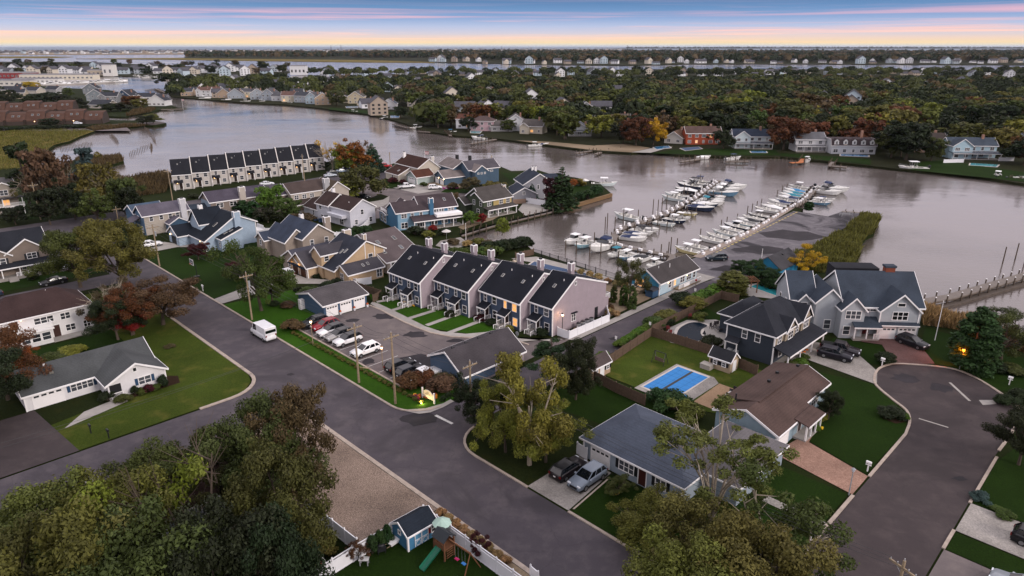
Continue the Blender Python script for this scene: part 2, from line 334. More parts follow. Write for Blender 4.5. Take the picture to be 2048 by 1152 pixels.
sheet('land', [(335, 187), (345, 194), (400, 198), (500, 206), (570, 209), (640, 216), (690, 223), (740, 229), (790, 241), (812, 248), (850, 262), (910, 271), (985, 276), (1050, 284), (1100, 291), (1180, 301), (1262, 306), (1292, 303), (1350, 309), (1450, 313),
    (1560, 313), (1690, 326), (1830, 341), (1950, 352), (2048, 367), (2300, 395), (2900, 170), (2048, 141), (1700, 138.5), (1400, 137.5), (1050, 141), (1000, 139), (860, 146), (740, 149), (700, 160), (640, 163), (585, 160), (560, 166), (510, 158), (345, 162), (338, 175)], 0, FOREST, thick=2.5)
sheet('island', [(-300, 154), (100, 153), (225, 151), (250, 153), (500, 156), (560, 152), (580, 143), (480, 134), (330, 131), (180, 124), (-300, 122)], 0, FOREST, thick=2.5)
sheet('marina_pier', [(-200, 172), (60, 171), (110, 170), (215, 165), (254, 161), (254, 158), (130, 160), (-200, 163)], .3, CONC, thick=2.5)
sheet('marsh', [(-300, 116.5), (100, 115.8), (145, 113.8), (100, 112.8), (-300, 113)], .2, MARSH, thick=2)
sheet('marsh_island', [(150, 117.4), (330, 119), (512, 121.5), (730, 124.5), (860, 125), (900, 122), (870, 117), (730, 116), (365, 115.5)], .2, MARSH, thick=2)
sheet('mainland', [(365, 116.5), (730, 120), (845, 123.5), (900, 125.5), (1000, 127.5), (1040, 128.8), (1250, 131), (1400, 128), (1700, 128.5), (2048, 130), (2700, 132), (2700, 101.5), (2048, 101), (1000, 102.5), (800, 104.5), (520, 106.5), (380, 108)], .4, FOREST, thick=2.5)
sheet('barrier_island', [(-400, 110.5), (300, 109), (500, 107.8), (800, 105.8), (1000, 104.2), (1200, 101.8), (1250, 98.6), (1000, 98.8), (520, 100.4), (300, 102), (-400, 103.5)], .4, SAND, thick=2.5)
sheet('far_coast', [(1200, 97.2), (2800, 97.6), (2800, 95.2), (1300, 95)], 1, FOREST, thick=3)
sheet('marsh', [(-300, 258), (130, 259), (188, 262), (158, 273), (138, 282), (106, 290), (68, 317), (46, 336), (-300, 345)], .06, MARSH)
# ================================================================= roads
def road(name, pts, z=.02, mat=ASPH): return sheet(name, pts, z, mat)
def arc(ca, cb, r, t0, t1, n=7): return [a_(ca + r*math.cos(math.radians(t0+(t1-t0)*i/n)), cb + r*math.sin(math.radians(t0+(t1-t0)*i/n))) for i in range(n+1)]
road('road', [a_(36.4, 5), a_(45.2, 5), a_(45.2, 206), a_(36.4, 206)])
road('road', [a_(45.2, 51)] + arc(50.2, 51.5, 5, 180, 95) + [a_(52, 56.8), a_(118, 58.6), a_(124, 60), a_(124, 64.4), a_(119, 65), a_(79, 64.4), a_(54, 63.1)] + arc(50, 68, 4.8, 270, 180))
road('road', [a_(-30, 206), a_(85, 206), a_(118, 208), a_(118, 219), a_(80, 217.5), a_(-30, 217.5)])
road('road', [a_(36.4, 155.5), a_(-60, 155.5), a_(-60, 148), a_(36.4, 148)])
road('road', arc(31.2, 90.2, 5.2, 0, -90) + [a_(-60, 85), a_(-60, 76.8), a_(31, 76.8)] + arc(32.4, 72.8, 4, 90, 0))
cul = [P(*q) for q in [(1811, 864), (1818, 843), (1811, 821), (1786, 801), (1753, 773), (1747, 758), (1753, 741), (1768, 732), (1791, 728), (1836, 730), (1886, 735), (1921, 743), (1961, 762), (2006, 791), (2028, 808), (2040, 830), (2020, 868), (1986, 914)]]
cula = [a_(*AB(v)) for v in smooth_line(cul, 3)]
court = road('road', [a_(10, 8.6), a_(10, 17.5), a_(86, 17.5)] + cula + [a_(86, 8.6)], .02, ASPHC)
road('car_park', [a_(49.6, 102.4), a_(49.6, 71), a_(55, 71), a_(55, 64.5), a_(79, 65.5), a_(79, 66.5), a_(77, 67.8)] + [(1040, 686), (985, 674), (940, 677), (900, 675), (860, 667), (836, 658), (780, 632), (737, 609)] + [a_(64, 101.3), a_(55, 101.6)], .024, ASPHL)
road('road', [a_(100, 222), a_(147, 228), a_(152, 218), a_(140, 205), a_(128, 209), a_(100, 209)] , .024, ASPH)
road('road', [a_(118, 207), a_(130, 205), (770, 372), (800, 380), (860, 378), (905, 380), (945, 385), (960, 397), (900, 410), (800, 432), (745, 438), (752, 415), (770, 405), (778, 394), (760, 388), (730, 400), (690, 380)], .03, ASPHL)
road('pier_lot', [a_(122, 64), a_(124, 75), a_(136, 75.3), a_(163.8, 77.4), a_(194.6, 79.6), a_(194.6, 70), a_(203, 69.4), a_(205.6, 65), a_(196, 62.5), a_(176, 61), a_(150, 60.5), a_(136, 60), a_(124, 60)], .03, PIERA)
def kerb(pts, w=.28, h=.14, name='kerb', mat=None, z=0):
    """a raised kerb along a line of ground points"""
    pts = [Vector(tuple(pt(q))[:2]+(0,)) if not isinstance(q, Vector) else q for q in pts]; mb = MB(); secs = []
    for i, p in enumerate(pts):
        d = (pts[min(i+1, len(pts)-1)]-pts[max(i-1, 0)]).normalized(); n = Vector((-d.y, d.x, 0))*w/2
        secs.append([(p-n)[:2]+(z-.05,), (p+n)[:2]+(z-.05,), (p+n)[:2]+(z+h,), (p-n)[:2]+(z+h,)])
    mb.loft(secs); return mb.build(name, mat or KERB, kind='structure')
kerb([a_(45.3, 10), a_(45.3, 37.2)], .3); kerb([a_(45.3, 43), a_(45.3, 50)]+arc(50.2, 51.5, 4.9, 180, 97), .3)
kerb(arc(50, 68, 4.7, 268, 180)+[a_(45.3, 100), a_(45.3, 122), a_(45.3, 146), a_(45.3, 200)], .3)
kerb([a_(36.3, 10), a_(36.3, 60), a_(36.3, 72.8)]+arc(32.4, 72.8, 3.9, 0, 60, 4), .5)
kerb([a_(36.3, 146), a_(36.3, 90)]+arc(31.2, 90.2, 5.1, 0, -90)+[a_(27, 85.1)], .5)
kerb([a_(16, 17.6), a_(68.7, 17.6)], .35); kerb([a_(73.5, 17.6), a_(86, 17.6)]+cula[1:-1], .32)
kerb([a_(14, 8.5), a_(58, 8.5)], .3); kerb([a_(66.3, 8.5), a_(70, 8.5)], .3); kerb([a_(76, 8.5), a_(88, 8.5)], .3)
kerb([a_(64.4, 101.6)]+[(760, 620), (780, 631), (810, 646), (836, 657), (860, 666), (900, 674), (940, 676), (985, 673), (1040, 685), (1056, 690)], .35)
kerb([a_(49.5, 102.4), a_(49.5, 71)], .25, .12)
kerb([a_(46, 37.1), a_(53, 37.8)], .2, .06); 
# walks
sheet('sidewalk', [(744, 604), (760, 610), (800, 629), (850, 654), (880, 664), (930, 669), (985, 664), (1040, 677), (1100, 684), a_(79, 65.6), a_(119, 67), a_(124, 69.5), a_(124, 64.8), a_(119, 65), a_(79, 64.5), a_(77, 67.4), (1040, 685), (985, 673), (940, 676), (900, 674), (860, 666), (836, 657), (780, 631), (740, 609)], .13, CONC)
sheet('sidewalk', [(837, 829), (812, 824), (806, 822), (818, 820), (850, 818), (885, 808), (900, 800), (907, 804), (885, 816), (860, 826)], .1, CONC)
for i, (p, q) in enumerate([((752, 605), (776, 601)), ((783, 622), (808, 614)), ((817, 638), (868, 622)), ((852, 652), (904, 633)), ((896, 667), (965, 641))]):
    d = .8; A, B = P(*p), P(*q); n = (B-A).normalized(); n = Vector((-n.y, n.x, 0))*d/1.6
    sheet('footpath', [w_(*(A-n)[:2]), w_(*(B-n)[:2]), w_(*(B+n)[:2]), w_(*(A+n)[:2])], .125, CONC)
# lawns
LAWNS = [
 ([a_(45.5, 68.2), a_(45.5, 70), a_(49.3, 70.9), a_(54.8, 71), a_(55, 64), a_(50.5, 63.5), a_(47.6, 64.4), a_(46, 66)] , GRASSB), ([a_(45.5, 69), a_(49.3, 70.5), a_(49.3, 102.5), a_(54.8, 103), a_(56.5, 112), a_(63, 115), a_(63, 119), a_(45.5, 121)], GRASSB),
 ([a_(45.5, 125.5), a_(45.5, 165), a_(53, 166), a_(60, 160), a_(71, 157), a_(71, 145), a_(64, 133), a_(58, 128)], GRASS),
 ([(745, 605), (800, 631), (855, 657), (935, 668), (985, 663), (1004, 655), (958, 640), (905, 626), (850, 618), (800, 605), (765, 583), (735, 588)], GRASSB),
 ([a_(33.4, 85.9), a_(35.2, 87.8), a_(36, 90.2), a_(36, 145), a_(28, 145), a_(26.5, 97), a_(11, 94), a_(11, 85.3), a_(31, 85.3)], GRASSY), ([a_(4.5, 85.6), a_(4.5, 100), a_(-20, 100), a_(-20, 85.6)], GRASSY), ([a_(12, 108), a_(28, 108), a_(28, 123), a_(12, 122)], GRASS),
 ([a_(28, 158), a_(12, 158), a_(12, 168), a_(30, 172), a_(34, 180), a_(36, 158)], GRASS), ([a_(35.5, 199), a_(24, 204), a_(30, 196)], GRASS),
 ([a_(45.5, 44), a_(45.5, 51), a_(51, 56), a_(53.5, 57), a_(71, 57.4), a_(71, 47), a_(63, 40), a_(53.4, 43.2)], EARTH), ([a_(62, 40), a_(72, 40), a_(72, 56.5), a_(60, 56)], GRASS),
 ([a_(72.5, 40), a_(72.5, 57), a_(90, 57), a_(90, 37.5), a_(74, 36.6)], GRASSY), ([a_(93, 46.5), a_(103, 46.5), a_(108, 60), a_(96, 58)], GRASS),
 ([a_(45.5, 37), a_(53.4, 38), a_(54, 33), a_(68.5, 26), a_(68.5, 18), a_(45.5, 18)], GRASS), ([a_(73.8, 18), a_(86, 17.8), (1812, 862), (1806, 822), (1780, 800), (1742, 768), a_(95, 34), a_(88, 27), a_(76, 25.5)], GRASS),
 ([(1650, 695), (1700, 712), (1742, 728), (1762, 730), (1785, 727), (1772, 712), (1762, 690), (1722, 686), (1665, 676)], GRASS), ([(1838, 690), (1868, 727), (1920, 741), (1990, 780), (2060, 790), (2060, 720), (1900, 670), (1850, 655)], GRASS),
 ([a_(76.2, 8.3), a_(88, 8.3), (1996, 920), (2080, 860), a_(95, -4), a_(76.2, -4)], GRASS), ([a_(66.4, 8.3), a_(69.8, 8.3), a_(69.8, -4), a_(66.4, -4)], GRASS),
 ([a_(34, 26), a_(34, 46.5), a_(18, 46.3), a_(8, 46), a_(8, 28)], GRASS),
 ([(1000, 345), (1080, 352), (1180, 372), (1190, 390), (1125, 413), (1090, 405), (1060, 395)], GRASS), ([(770, 377), (800, 378), (850, 366), (820, 350), (770, 345)], GRASS), ([(880, 385), (950, 388), (990, 375), (900, 372)], GRASS),
 ([(375, 415), (430, 408), (435, 412), (400, 430)], GRASS), ([(30, 440), (130, 436), (110, 400), (40, 395)], GRASS),
 ([(890, 230), (740, 222), (660, 215), (655, 219), (740, 229)], GRASS)]
for i, (pl, m) in enumerate(LAWNS): sheet('lawn', pl, .055+.004*(i % 6), m)
# driveways, beds, courts and pads
PADS = [('driveway', [a_(45.4, 37.3), a_(45.4, 43.1), a_(53.8, 43.1), a_(53.8, 38.2)], GREYP), ('driveway', [a_(68.8, 17.7), a_(73.4, 17.7), a_(76, 26.4), a_(70.4, 27.2)], BRICKP), ('footpath', [a_(74.5, 25.5), a_(75.6, 25.2), a_(80, 26), a_(80, 27)], BRICKP),
 ('driveway', [(1752, 770), (1753, 743), (1718, 712), (1690, 690), (1640, 690), (1600, 715)], GREYP), ('driveway', [(1768, 731), (1868, 728), (1836, 688), (1830, 672), (1716, 672), (1722, 684), (1762, 690), (1775, 710), (1792, 728)], BRICKD),
 ('driveway', [a_(53.5, 173.5), a_(45.4, 174), a_(45.4, 166.4), a_(54, 166.6), a_(60.5, 160), a_(61.5, 162), a_(55, 170)], CONC), ('driveway', [a_(45.4, 121.6), a_(45.4, 125), a_(63.6, 131), a_(64, 124), a_(68, 118), a_(66, 117), a_(60, 123)], CONC),
 ('driveway', [a_(4.8, 85.2), a_(4.8, 100), a_(11.5, 100), a_(13, 85.2)], ASPHC), ('footpath', [a_(13, 92), a_(16, 95), a_(21, 96), a_(21, 94), a_(17, 93)], CONC),
 ('driveway', [a_(70, 8.4), a_(76, 8.4), a_(76, -6), a_(70, -6)], GREYP), ('driveway', [a_(66.2, 8.4), a_(66.2, -4), a_(54, -4), a_(55, 8.4)], ASPHL), ('footpath', [a_(61, 17.8), a_(62.2, 17.8), a_(62.2, 24), a_(61, 24)], GREYP),
 ('gravel_yard', [a_(36, 72.4), a_(36, 47), a_(34.4, 46.7), a_(26.8, 46.8), a_(26.2, 56), a_(25.5, 72), a_(30, 76), a_(33, 76)], GRAVEL), ('gravel_strip', [a_(36, 46.9), a_(36, 26), a_(34.2, 26), a_(34.2, 46.6)], SAND),
 ('driveway', [(1000, 375), (985, 383), (900, 374), (845, 372), (870, 360), (900, 362)], SAND), ('driveway', [(785, 376), (835, 388), (930, 372), (890, 362), (850, 367)], CONC), ('driveway', [(740, 420), (735, 405), (765, 400), (778, 392), (776, 407), (765, 413)], CONC),
 ('patio', [a_(105, 97.5), a_(103.5, 104), a_(108.6, 101), a_(109.6, 79), a_(97, 77), a_(96, 82), a_(103, 84)], CONC), ('path_yard', [a_(91, 66.8), a_(105, 67.2), a_(106, 78), a_(96, 79), a_(91, 76)], SAND),
 ('patio', [(1110, 405), (1050, 400), (1035, 420), (1050, 432), (1120, 416)], CONC), ('patio', [(925, 460), (985, 440), (1020, 420), (1000, 425), (940, 440), (915, 455)], SAND), ('patio', [(880, 482), (920, 475), (940, 490), (900, 500), (870, 492)], GREYP),
 ('patio', [(1325, 672), (1340, 655), (1372, 641), (1430, 640), (1462, 650), (1445, 690), (1420, 705), (1385, 694), (1340, 686)], CONC), ('patio', [a_(72.2, 48.2), a_(83, 48.2), a_(83, 42), a_(81.8, 40.6), a_(74.6, 40.6), a_(72.2, 41.5)], GREYP),
 ('deck', [a_(74.6, 36.8), a_(81.8, 38), a_(81.8, 40.5), a_(74.6, 40.3)], DECKM), ('patio', [(1475, 590), (1490, 570), (1520, 566), (1580, 582), (1560, 600)], CONC),
 ('patio', [a_(54, -6), a_(63, -6), a_(63, -8), a_(54, -8)], GREYP), ('lane', [(260, 262), (-50, 262), (-50, 257), (180, 252), (250, 247), (318, 244), (329, 246), (310, 250), (250, 253)], ASPHL),
 ('mulch_bed', [a_(19.5, 94.6), a_(28, 94.6), a_(28.6, 97), a_(27, 98.5), a_(26.8, 95.8), a_(19.5, 96)], MULCH), ('mulch_bed', [(1600, 860), (1625, 830), (1655, 810), (1668, 818), (1640, 850), (1615, 868)], MULCH), ('mulch_bed', [(1765, 825), (1800, 830), (1808, 845), (1790, 848), (1765, 838)], MULCH),
 ('beach', [(1180, 300), (1262, 305), (1300, 296), (1250, 288), (1190, 291)], SAND), ('beach', [(1030, 281), (1100, 290), (1180, 300), (1190, 292), (1100, 284)], SAND), ('patio', [(1262, 305), (1300, 297), (1345, 293), (1300, 306)], CONC), ('lawn', [(1300, 307), (1450, 311), (1560, 311), (1550, 300), (1440, 297), (1345, 300)], GRASS), ('lawn', [(1820, 340), (2048, 364), (2080, 350), (1880, 320), (1830, 325)], GRASS), ('lawn', [(1560, 312), (1690, 325), (1740, 330), (1740, 318), (1560, 306)], GRASS)]
for i, (n, pl, m) in enumerate(PADS): sheet(n, pl, .085+.004*(i % 5), m)
# worn patches, stop line, bay lines, manholes
def blot(px, py, r, n=14, mat=None, name='tar_patch', sx=1.0, seed=0, z=.034):
    rg = random.Random(seed+int(px*7+py)); c = P(px, py); sheet(name, [w_(c.x+sx*r*math.cos(2*PI*i/n)*rg.uniform(.6, 1.15), c.y+r*math.sin(2*PI*i/n)*rg.uniform(.6, 1.15)) for i in range(n)], z, mat or PATCHM)
for px, py, r, sx in ((770, 633, 1.6, 1.6), (830, 669, 1.5, 1.5), (845, 722, 2.4, 1.6), (735, 724, 1.2, 1), (705, 641, 1, 1.4), (910, 682, .9, 1.6), (840, 838, 1.8, 1.4), (580, 749, .45, 1.2), (1225, 678, .7, 1.2), (1810, 757, 1.6, 1.3), (1882, 776, 1.5, 1.3)): blot(px, py, r, sx=sx)
for px, py, r in ((1918, 957, .5), (1470, 540, 3), (1520, 500, 4), (1590, 470, 5)): blot(px, py, r, sx=1.8)
def stripe(p, q, w=.11, z=.04, name='road_marking', mat=None):
    A, B = (P(*p) if len(p) == 2 else pt(p)), (P(*q) if len(q) == 2 else pt(q)); n = (B-A).normalized(); n = Vector((-n.y, n.x, 0))*w/2
    sheet(name, [w_(*(A-n)[:2]), w_(*(B-n)[:2]), w_(*(B+n)[:2]), w_(*(A+n)[:2])], z, mat or PAINTW)
for b in (99, 96.5, 93.8, 91, 88.3, 85.6, 82.9, 80.2, 77.5, 74.8): stripe(a_(49.9, b), a_(55.2, b))
stripe((870, 831), (904, 848), .4); stripe((1898, 765), (1938, 802), .35, mat=CONC); stripe((1836, 837), (1895, 855), .25, mat=CONC)
for i in range(26):
    t = i/26; stripe(a_(138+t*57, 73.8+t*4.6), a_(139.4+t*57, 73.9+t*4.6), .45, name='painted_dash', mat=M('9a8a58', .8, .2, 3, name='yellow_paint'))
sheet('pavement_patch', [(1956, 800), (1984, 800), (1992, 808), (1964, 810)], .036, CONC); sheet('pavement_patch', [(155, 962), (193, 950), (198, 958), (160, 972)], .036, CONC)
# ================================================================= buildings
WINC = {}
def win_mesh(w, h, style):
    k = (round(w, 2), round(h, 2), style)
    if k in WINC: return WINC[k]
    f = MB(); t = .09
    f.box(-w/2-t, w/2+t, -.07, .02, h/2, h/2+t).box(-w/2-t, w/2+t, -.09, .02, -h/2-t, -h/2).box(-w/2-t, -w/2, -.07, .02, -h/2, h/2).box(w/2, w/2+t, -.07, .02, -h/2, h/2)
    n = {'s': 1, 'd': 2, 't': 3, 'q': 4, 'p': 1}[style]
    for i in range(1, n): x = -w/2+w*i/n; f.box(x-.045, x+.045, -.06, .02, -h/2, h/2)
    if style != 'p': f.box(-w/2, w/2, -.05, .02, -.03, .03)
    g = MB(); g.box(-w/2, w/2, -.03, .015, -h/2, h/2)
    WINC[k] = (f.mesh('window', WHITE), g.mesh('pane', GLASS), g.mesh('pane', LIT)); return WINC[k]
GARC = {}
def garage_mesh(w, h, dark):
    k = (w, h, dark)
    if k not in GARC:
        m = MB(); f = MB(); n = 4
        for i in range(n): m.box(-w/2, w/2, -.05, .03, i*h/n+.015, (i+1)*h/n-.015)
        m.box(-w/2, w/2, -.03, .03, 0, h)
        f.box(-w/2-.12, -w/2, -.08, .03, 0, h+.12).box(w/2, w/2+.12, -.08, .03, 0, h+.12).box(-w/2, w/2, -.08, .03, h, h+.12)
        g = MB()
        for i in range(4): x = -w/2+w*(i+.5)/4; g.box(x-w*.085, x+w*.085, -.062, -.04, h*.8, h*.93)
        GARC[k] = (m.mesh('garage_door', M('4a2c1c', .6, .2, 2) if dark else WHITE), f.mesh('door_frame', WHITE), g.mesh('pane', GLASS))
    return GARC[k]
class Bld:
    def __init__(s, name, label, a, b, rot=0, cat='house', group=None, wall='c9c5c2', roof='3a3a40', xy=None, stripe=4.5):
        loc = xy if xy is not None else XY(a, b)
        s.r = empty(name, loc, PI/4+math.radians(rot), label=label, cat=cat, group=group); s.w = s.mat(wall); s.rf = shingle(roof); s.tr = MB(); s.ntr = 0
    def mat(s, c): return M(c, .75, .07, .9, stripe=4.5) if isinstance(c, str) else c
    def vol(s, x0, x1, y0, y1, prof, axis, z0=-.1, wall=None, roof=None, ov=.3, oe=.3, th=.14, trim=True, ends=(1, 1)):
        """box with a roof whose cross profile is prof; ridge along axis; axis 'x' -> prof across y"""
        w = s.mat(wall) if wall else s.w; rf = shingle(roof) if roof else s.rf
        lo, hi = (x0, x1) if axis == 'x' else (y0, y1)
        m = MB(); m.prism([(prof[0][0], z0)]+[(c, z) for c, z in prof]+[(prof[-1][0], z0)], lo, hi, axis); m.build('wall', w, s.r)
        # roof slab
        def ext(p, q, d):
            dx = p[0]-q[0]; k = d/abs(dx) if dx else 0; return (p[0]+dx*k, p[1]+(p[1]-q[1])*k)
        top = [ext(prof[0], prof[1], oe)]+list(prof[1:-1])+[ext(prof[-1], prof[-2], oe)]
        top = [(c, z+.05+th) for c, z in top]; bot = [(c, z-th) for c, z in top]
        m = MB(); m.prism(top+bot[::-1], lo-ov*ends[0], hi+ov*ends[1], axis); m.build('roof', rf, s.r)
        if trim:
            t2 = [(c, z+.015) for c, z in top]; b2 = [(c, z-th-.13) for c, z in top]
            for e, d in ((lo-ov, -1), (hi+ov, 1)):
                if (ends[0] if d < 0 else ends[1]): s.tr.prism(t2+b2[::-1], e, e+d*.07, axis)
            for (c, z), sg in ((top[0], -1), (top[-1], 1)):
                q = [(c, z-.0), (c+sg*.07, z-.02), (c+sg*.07, z-th-.1), (c, z-th-.1)]; s.tr.prism(q, lo-ov*ends[0], hi+ov*ends[1], axis)
        return s
    def corner(s, x, y, z0, z1, d=.09):
        s.tr.box(x-d, x+d, y-d, y+d, z0, z1); return s
    def hip(s, x0, x1, y0, y1, ze, zr, axis, inset=None, z0=-.1, wall=None, roof=None, oe=.4):
        w = s.mat(wall) if wall else s.w; rf = shingle(roof) if roof else s.rf
        MB().box(x0, x1, y0, y1, z0, ze).build('wall', w, s.r)
        X0, X1, Y0, Y1 = x0-oe, x1+oe, y0-oe, y1+oe; i = inset if inset is not None else ((Y1-Y0)/2 if axis == 'x' else (X1-X0)/2)
        b = [(X0, Y0), (X1, Y0), (X1, Y1), (X0, Y1)]; zb = ze-.05
        r = [(X0+i, (Y0+Y1)/2), (X1-i, (Y0+Y1)/2)] if axis == 'x' else [((X0+X1)/2, Y0+i), ((X0+X1)/2, Y1-i)]
        vs = [(x, y, zb) for x, y in b]+[(x, y, zb+.16) for x, y in b]+[(x, y, zr) for x, y in r]
        fs = [(3, 2, 1, 0), (0, 1, 5, 4), (1, 2, 6, 5), (2, 3, 7, 6), (3, 0, 4, 7)]
        fs += [(4, 5, 9, 8), (5, 6, 9), (6, 7, 8, 9), (7, 4, 8)] if axis == 'x' else [(4, 5, 8), (5, 6, 9, 8), (6, 7, 9), (7, 4, 8, 9)]
        m = MB(); m.add(vs, fs); m.build('roof', rf, s.r)
        for q in ((X0-.05, X1+.05, Y0-.06, Y0), (X0-.05, X1+.05, Y1, Y1+.06), (X0-.06, X0, Y0, Y1), (X1, X1+.06, Y0, Y1)): s.tr.box(*q, zb-.06, zb+.14)
        return s
    def face(s, f, c, u, z):
        """('A',x): wall facing -x; 'B': facing -y; 'C': +x; 'D': +y"""
        return {'A': ((c, u, z), -PI/2), 'B': ((u, c, z), 0), 'C': ((c, u, z), PI/2), 'D': ((u, c, z), PI)}[f]
    def win(s, f, c, u, z, w=.9, h=1.3, lit=False, st='s', sh=None):
        for uu in (u if isinstance(u, (list, tuple)) else [u]):
            l, r = s.face(f, c, uu, z); a, g, gl = win_mesh(w, h, st)
            o = link('window', a, s.r, l, r); link('pane', gl if lit else g, o)
            if sh:
                m = MB(); m.box(-w/2-.5, -w/2-.12, -.05, .02, -h/2, h/2).box(w/2+.12, w/2+.5, -.05, .02, -h/2, h/2); m.build('shutter', M(sh, .6), o)
        return s
    def door(s, f, c, u, w=.95, h=2.05, col='3b1d18', z=.15):
        l, r = s.face(f, c, u, z); m = MB(); m.box(-w/2-.1, -w/2, -.06, .02, 0, h+.1).box(w/2, w/2+.1, -.06, .02, 0, h+.1).box(-w/2, w/2, -.06, .02, h, h+.1)
        o = m.build('door_frame', WHITE, s.r, loc=l, rz=r); m = MB().box(-w/2, w/2, -.03, .02, 0, h); m.build('door', M(col, .5), o); return s
    def garage(s, f, c, u, w=2.5, h=2.1, dark=False, z=0):
        for uu in (u if isinstance(u, (list, tuple)) else [u]):
            l, r = s.face(f, c, uu, z); a, b, g = garage_mesh(w, h, dark); o = link('garage_door', a, s.r, l, r); link('door_frame', b, o); link('pane', g, o)
        return s
    def chim(s, x, y, w, d, z0, z1, wall=None, cap=True):
        m = MB(); m.box(x-w/2, x+w/2, y-d/2, y+d/2, z0, z1); o = m.build('chimney', s.mat(wall) if wall else s.w, s.r)
        if cap:
            t = MB(); t.box(x-w/2-.07, x+w/2+.07, y-d/2-.07, y+d/2+.07, z1, z1+.12)
            for sx in (-1, 1):
                for sy in (-1, 1): t.box(x+sx*w/2-.06, x+sx*w/2+.06, y+sy*d/2-.06, y+sy*d/2+.06, z1-1.2, z1)
            t.build('chimney_trim', WHITE, o); MB().box(x-w/4, x+w/4, y-d/4, y+d/4, z1+.12, z1+.4).build('flue_cap', DARKM, o)
        return s
    def rpt(s, prof, c):
        for (c0, z0), (c1, z1) in zip(prof, prof[1:]):
            if min(c0, c1)-1e-6 <= c <= max(c0, c1)+1e-6: return z0+(z1-z0)*(c-c0)/(c1-c0), math.atan2(z1-z0, c1-c0)
        return prof[-1][1], 0
    def sky(s, prof, axis, c, u, w=.6, l=1.0, name='skylight'):
        z, t = s.rpt(prof, c); m = MB(); m.box(-l/2, l/2, -w/2, w/2, 0, .1); g = MB(); g.box(-l/2+.08, l/2-.08, -w/2+.08, w/2-.08, .1, .115)
        o = m.build(name, M('9a9894', .5), s.r); pn = g.build('pane', GLASS, o)
        ang = -t
        if axis == 'x': o.location = (u, c, z+.19); o.rotation_euler = (Matrix.Rotation(t, 3, 'X') @ Matrix.Rotation(PI/2, 3, 'Z')).to_euler()
        else: o.location = (c, u, z+.19); o.rotation_euler = (0, ang, 0)
        return s
    def pipe(s, x, y, z, h=.5, r=.07): MB().cyl(x, y, z, z+h, r, 6).build('vent_pipe', WHITE, s.r); return s
    def acvent(s, x, y, z): MB().box(x-.18, x+.18, y-.18, y+.18, z, z+.28).build('roof_vent', DARKM, s.r); return s
    def box(s, name, mat, *b): MB().box(*b).build(name, s.mat(mat) if isinstance(mat, str) else mat, s.r); return s
    def rail(s, pts, z, h=.95, mat=None, name='railing', gap=.14):
        m = MB()
        for (x0, y0), (x1, y1) in zip(pts, pts[1:]):
            L_ = math.hypot(x1-x0, y1-y0); n = max(1, int(L_/gap)); dx, dy = (x1-x0)/L_, (y1-y0)/L_
            m.loft([[(x0-dy*.04, y0+dx*.04, z+h-.08), (x0+dy*.04, y0-dx*.04, z+h-.08), (x0+dy*.04, y0-dx*.04, z+h), (x0-dy*.04, y0+dx*.04, z+h)], [(x1-dy*.04, y1+dx*.04, z+h-.08), (x1+dy*.04, y1-dx*.04, z+h-.08), (x1+dy*.04, y1-dx*.04, z+h), (x1-dy*.04, y1+dx*.04, z+h)]])
            for i in range(n+1):
                x, y = x0+(x1-x0)*i/n, y0+(y1-y0)*i/n; r = .06 if i in (0, n) else .025; m.box(x-r, x+r, y-r, y+r, z, z+h-.05)
        m.build(name, mat or WHITE, s.r); return s
    def porch(s, x0, x1, y0, y1, zf, zr_in, zr_out, side='A', posts=3, floor=True, roof=None):
        """shed-roofed porch against a wall; side = which way it faces"""
        rf = shingle(roof) if roof else s.rf
        if side == 'A': m = MB(); m.prism([(x0-.25, zr_out), (x1, zr_in), (x1, zr_in+.16), (x0-.25, zr_out+.14)], y0-.2, y1+.2, 'y'); pts = [(x0+.1, y0+.1+(y1-y0-.2)*i/max(posts-1, 1)) for i in range(posts)]; s.tr.box(x0-.3, x0-.24, y0-.2, y1+.2, zr_out-.12, zr_out+.12)
        else: m = MB(); m.prism([(y0-.25, zr_out), (y1, zr_in), (y1, zr_in+.16), (y0-.25, zr_out+.14)], x0-.2, x1+.2, 'x'); pts = [(x0+.1+(x1-x0-.2)*i/max(posts-1, 1), y0+.1) for i in range(posts)]; s.tr.box(x0-.2, x1+.2, y0-.3, y0-.24, zr_out-.12, zr_out+.12)
        m.build('porch_roof', rf, s.r)
        for x, y in pts: MB().box(x-.09, x+.09, y-.09, y+.09, 0, zr_out+.02).build('porch_post', WHITE, s.r)
        if floor: MB().box(x0, x1, y0, y1, 0, zf).build('porch_floor', CONC, s.r)
        return s
    def lamp(s, x, y, z, r=.12):
        MB().ball((x, y, z), r, 6, 4).build('porch_light', emit('ffc488', 14), s.r); return s
    def done(s):
        if s.tr.v: s.tr.build('trim', WHITE, s.r)
        return s.r
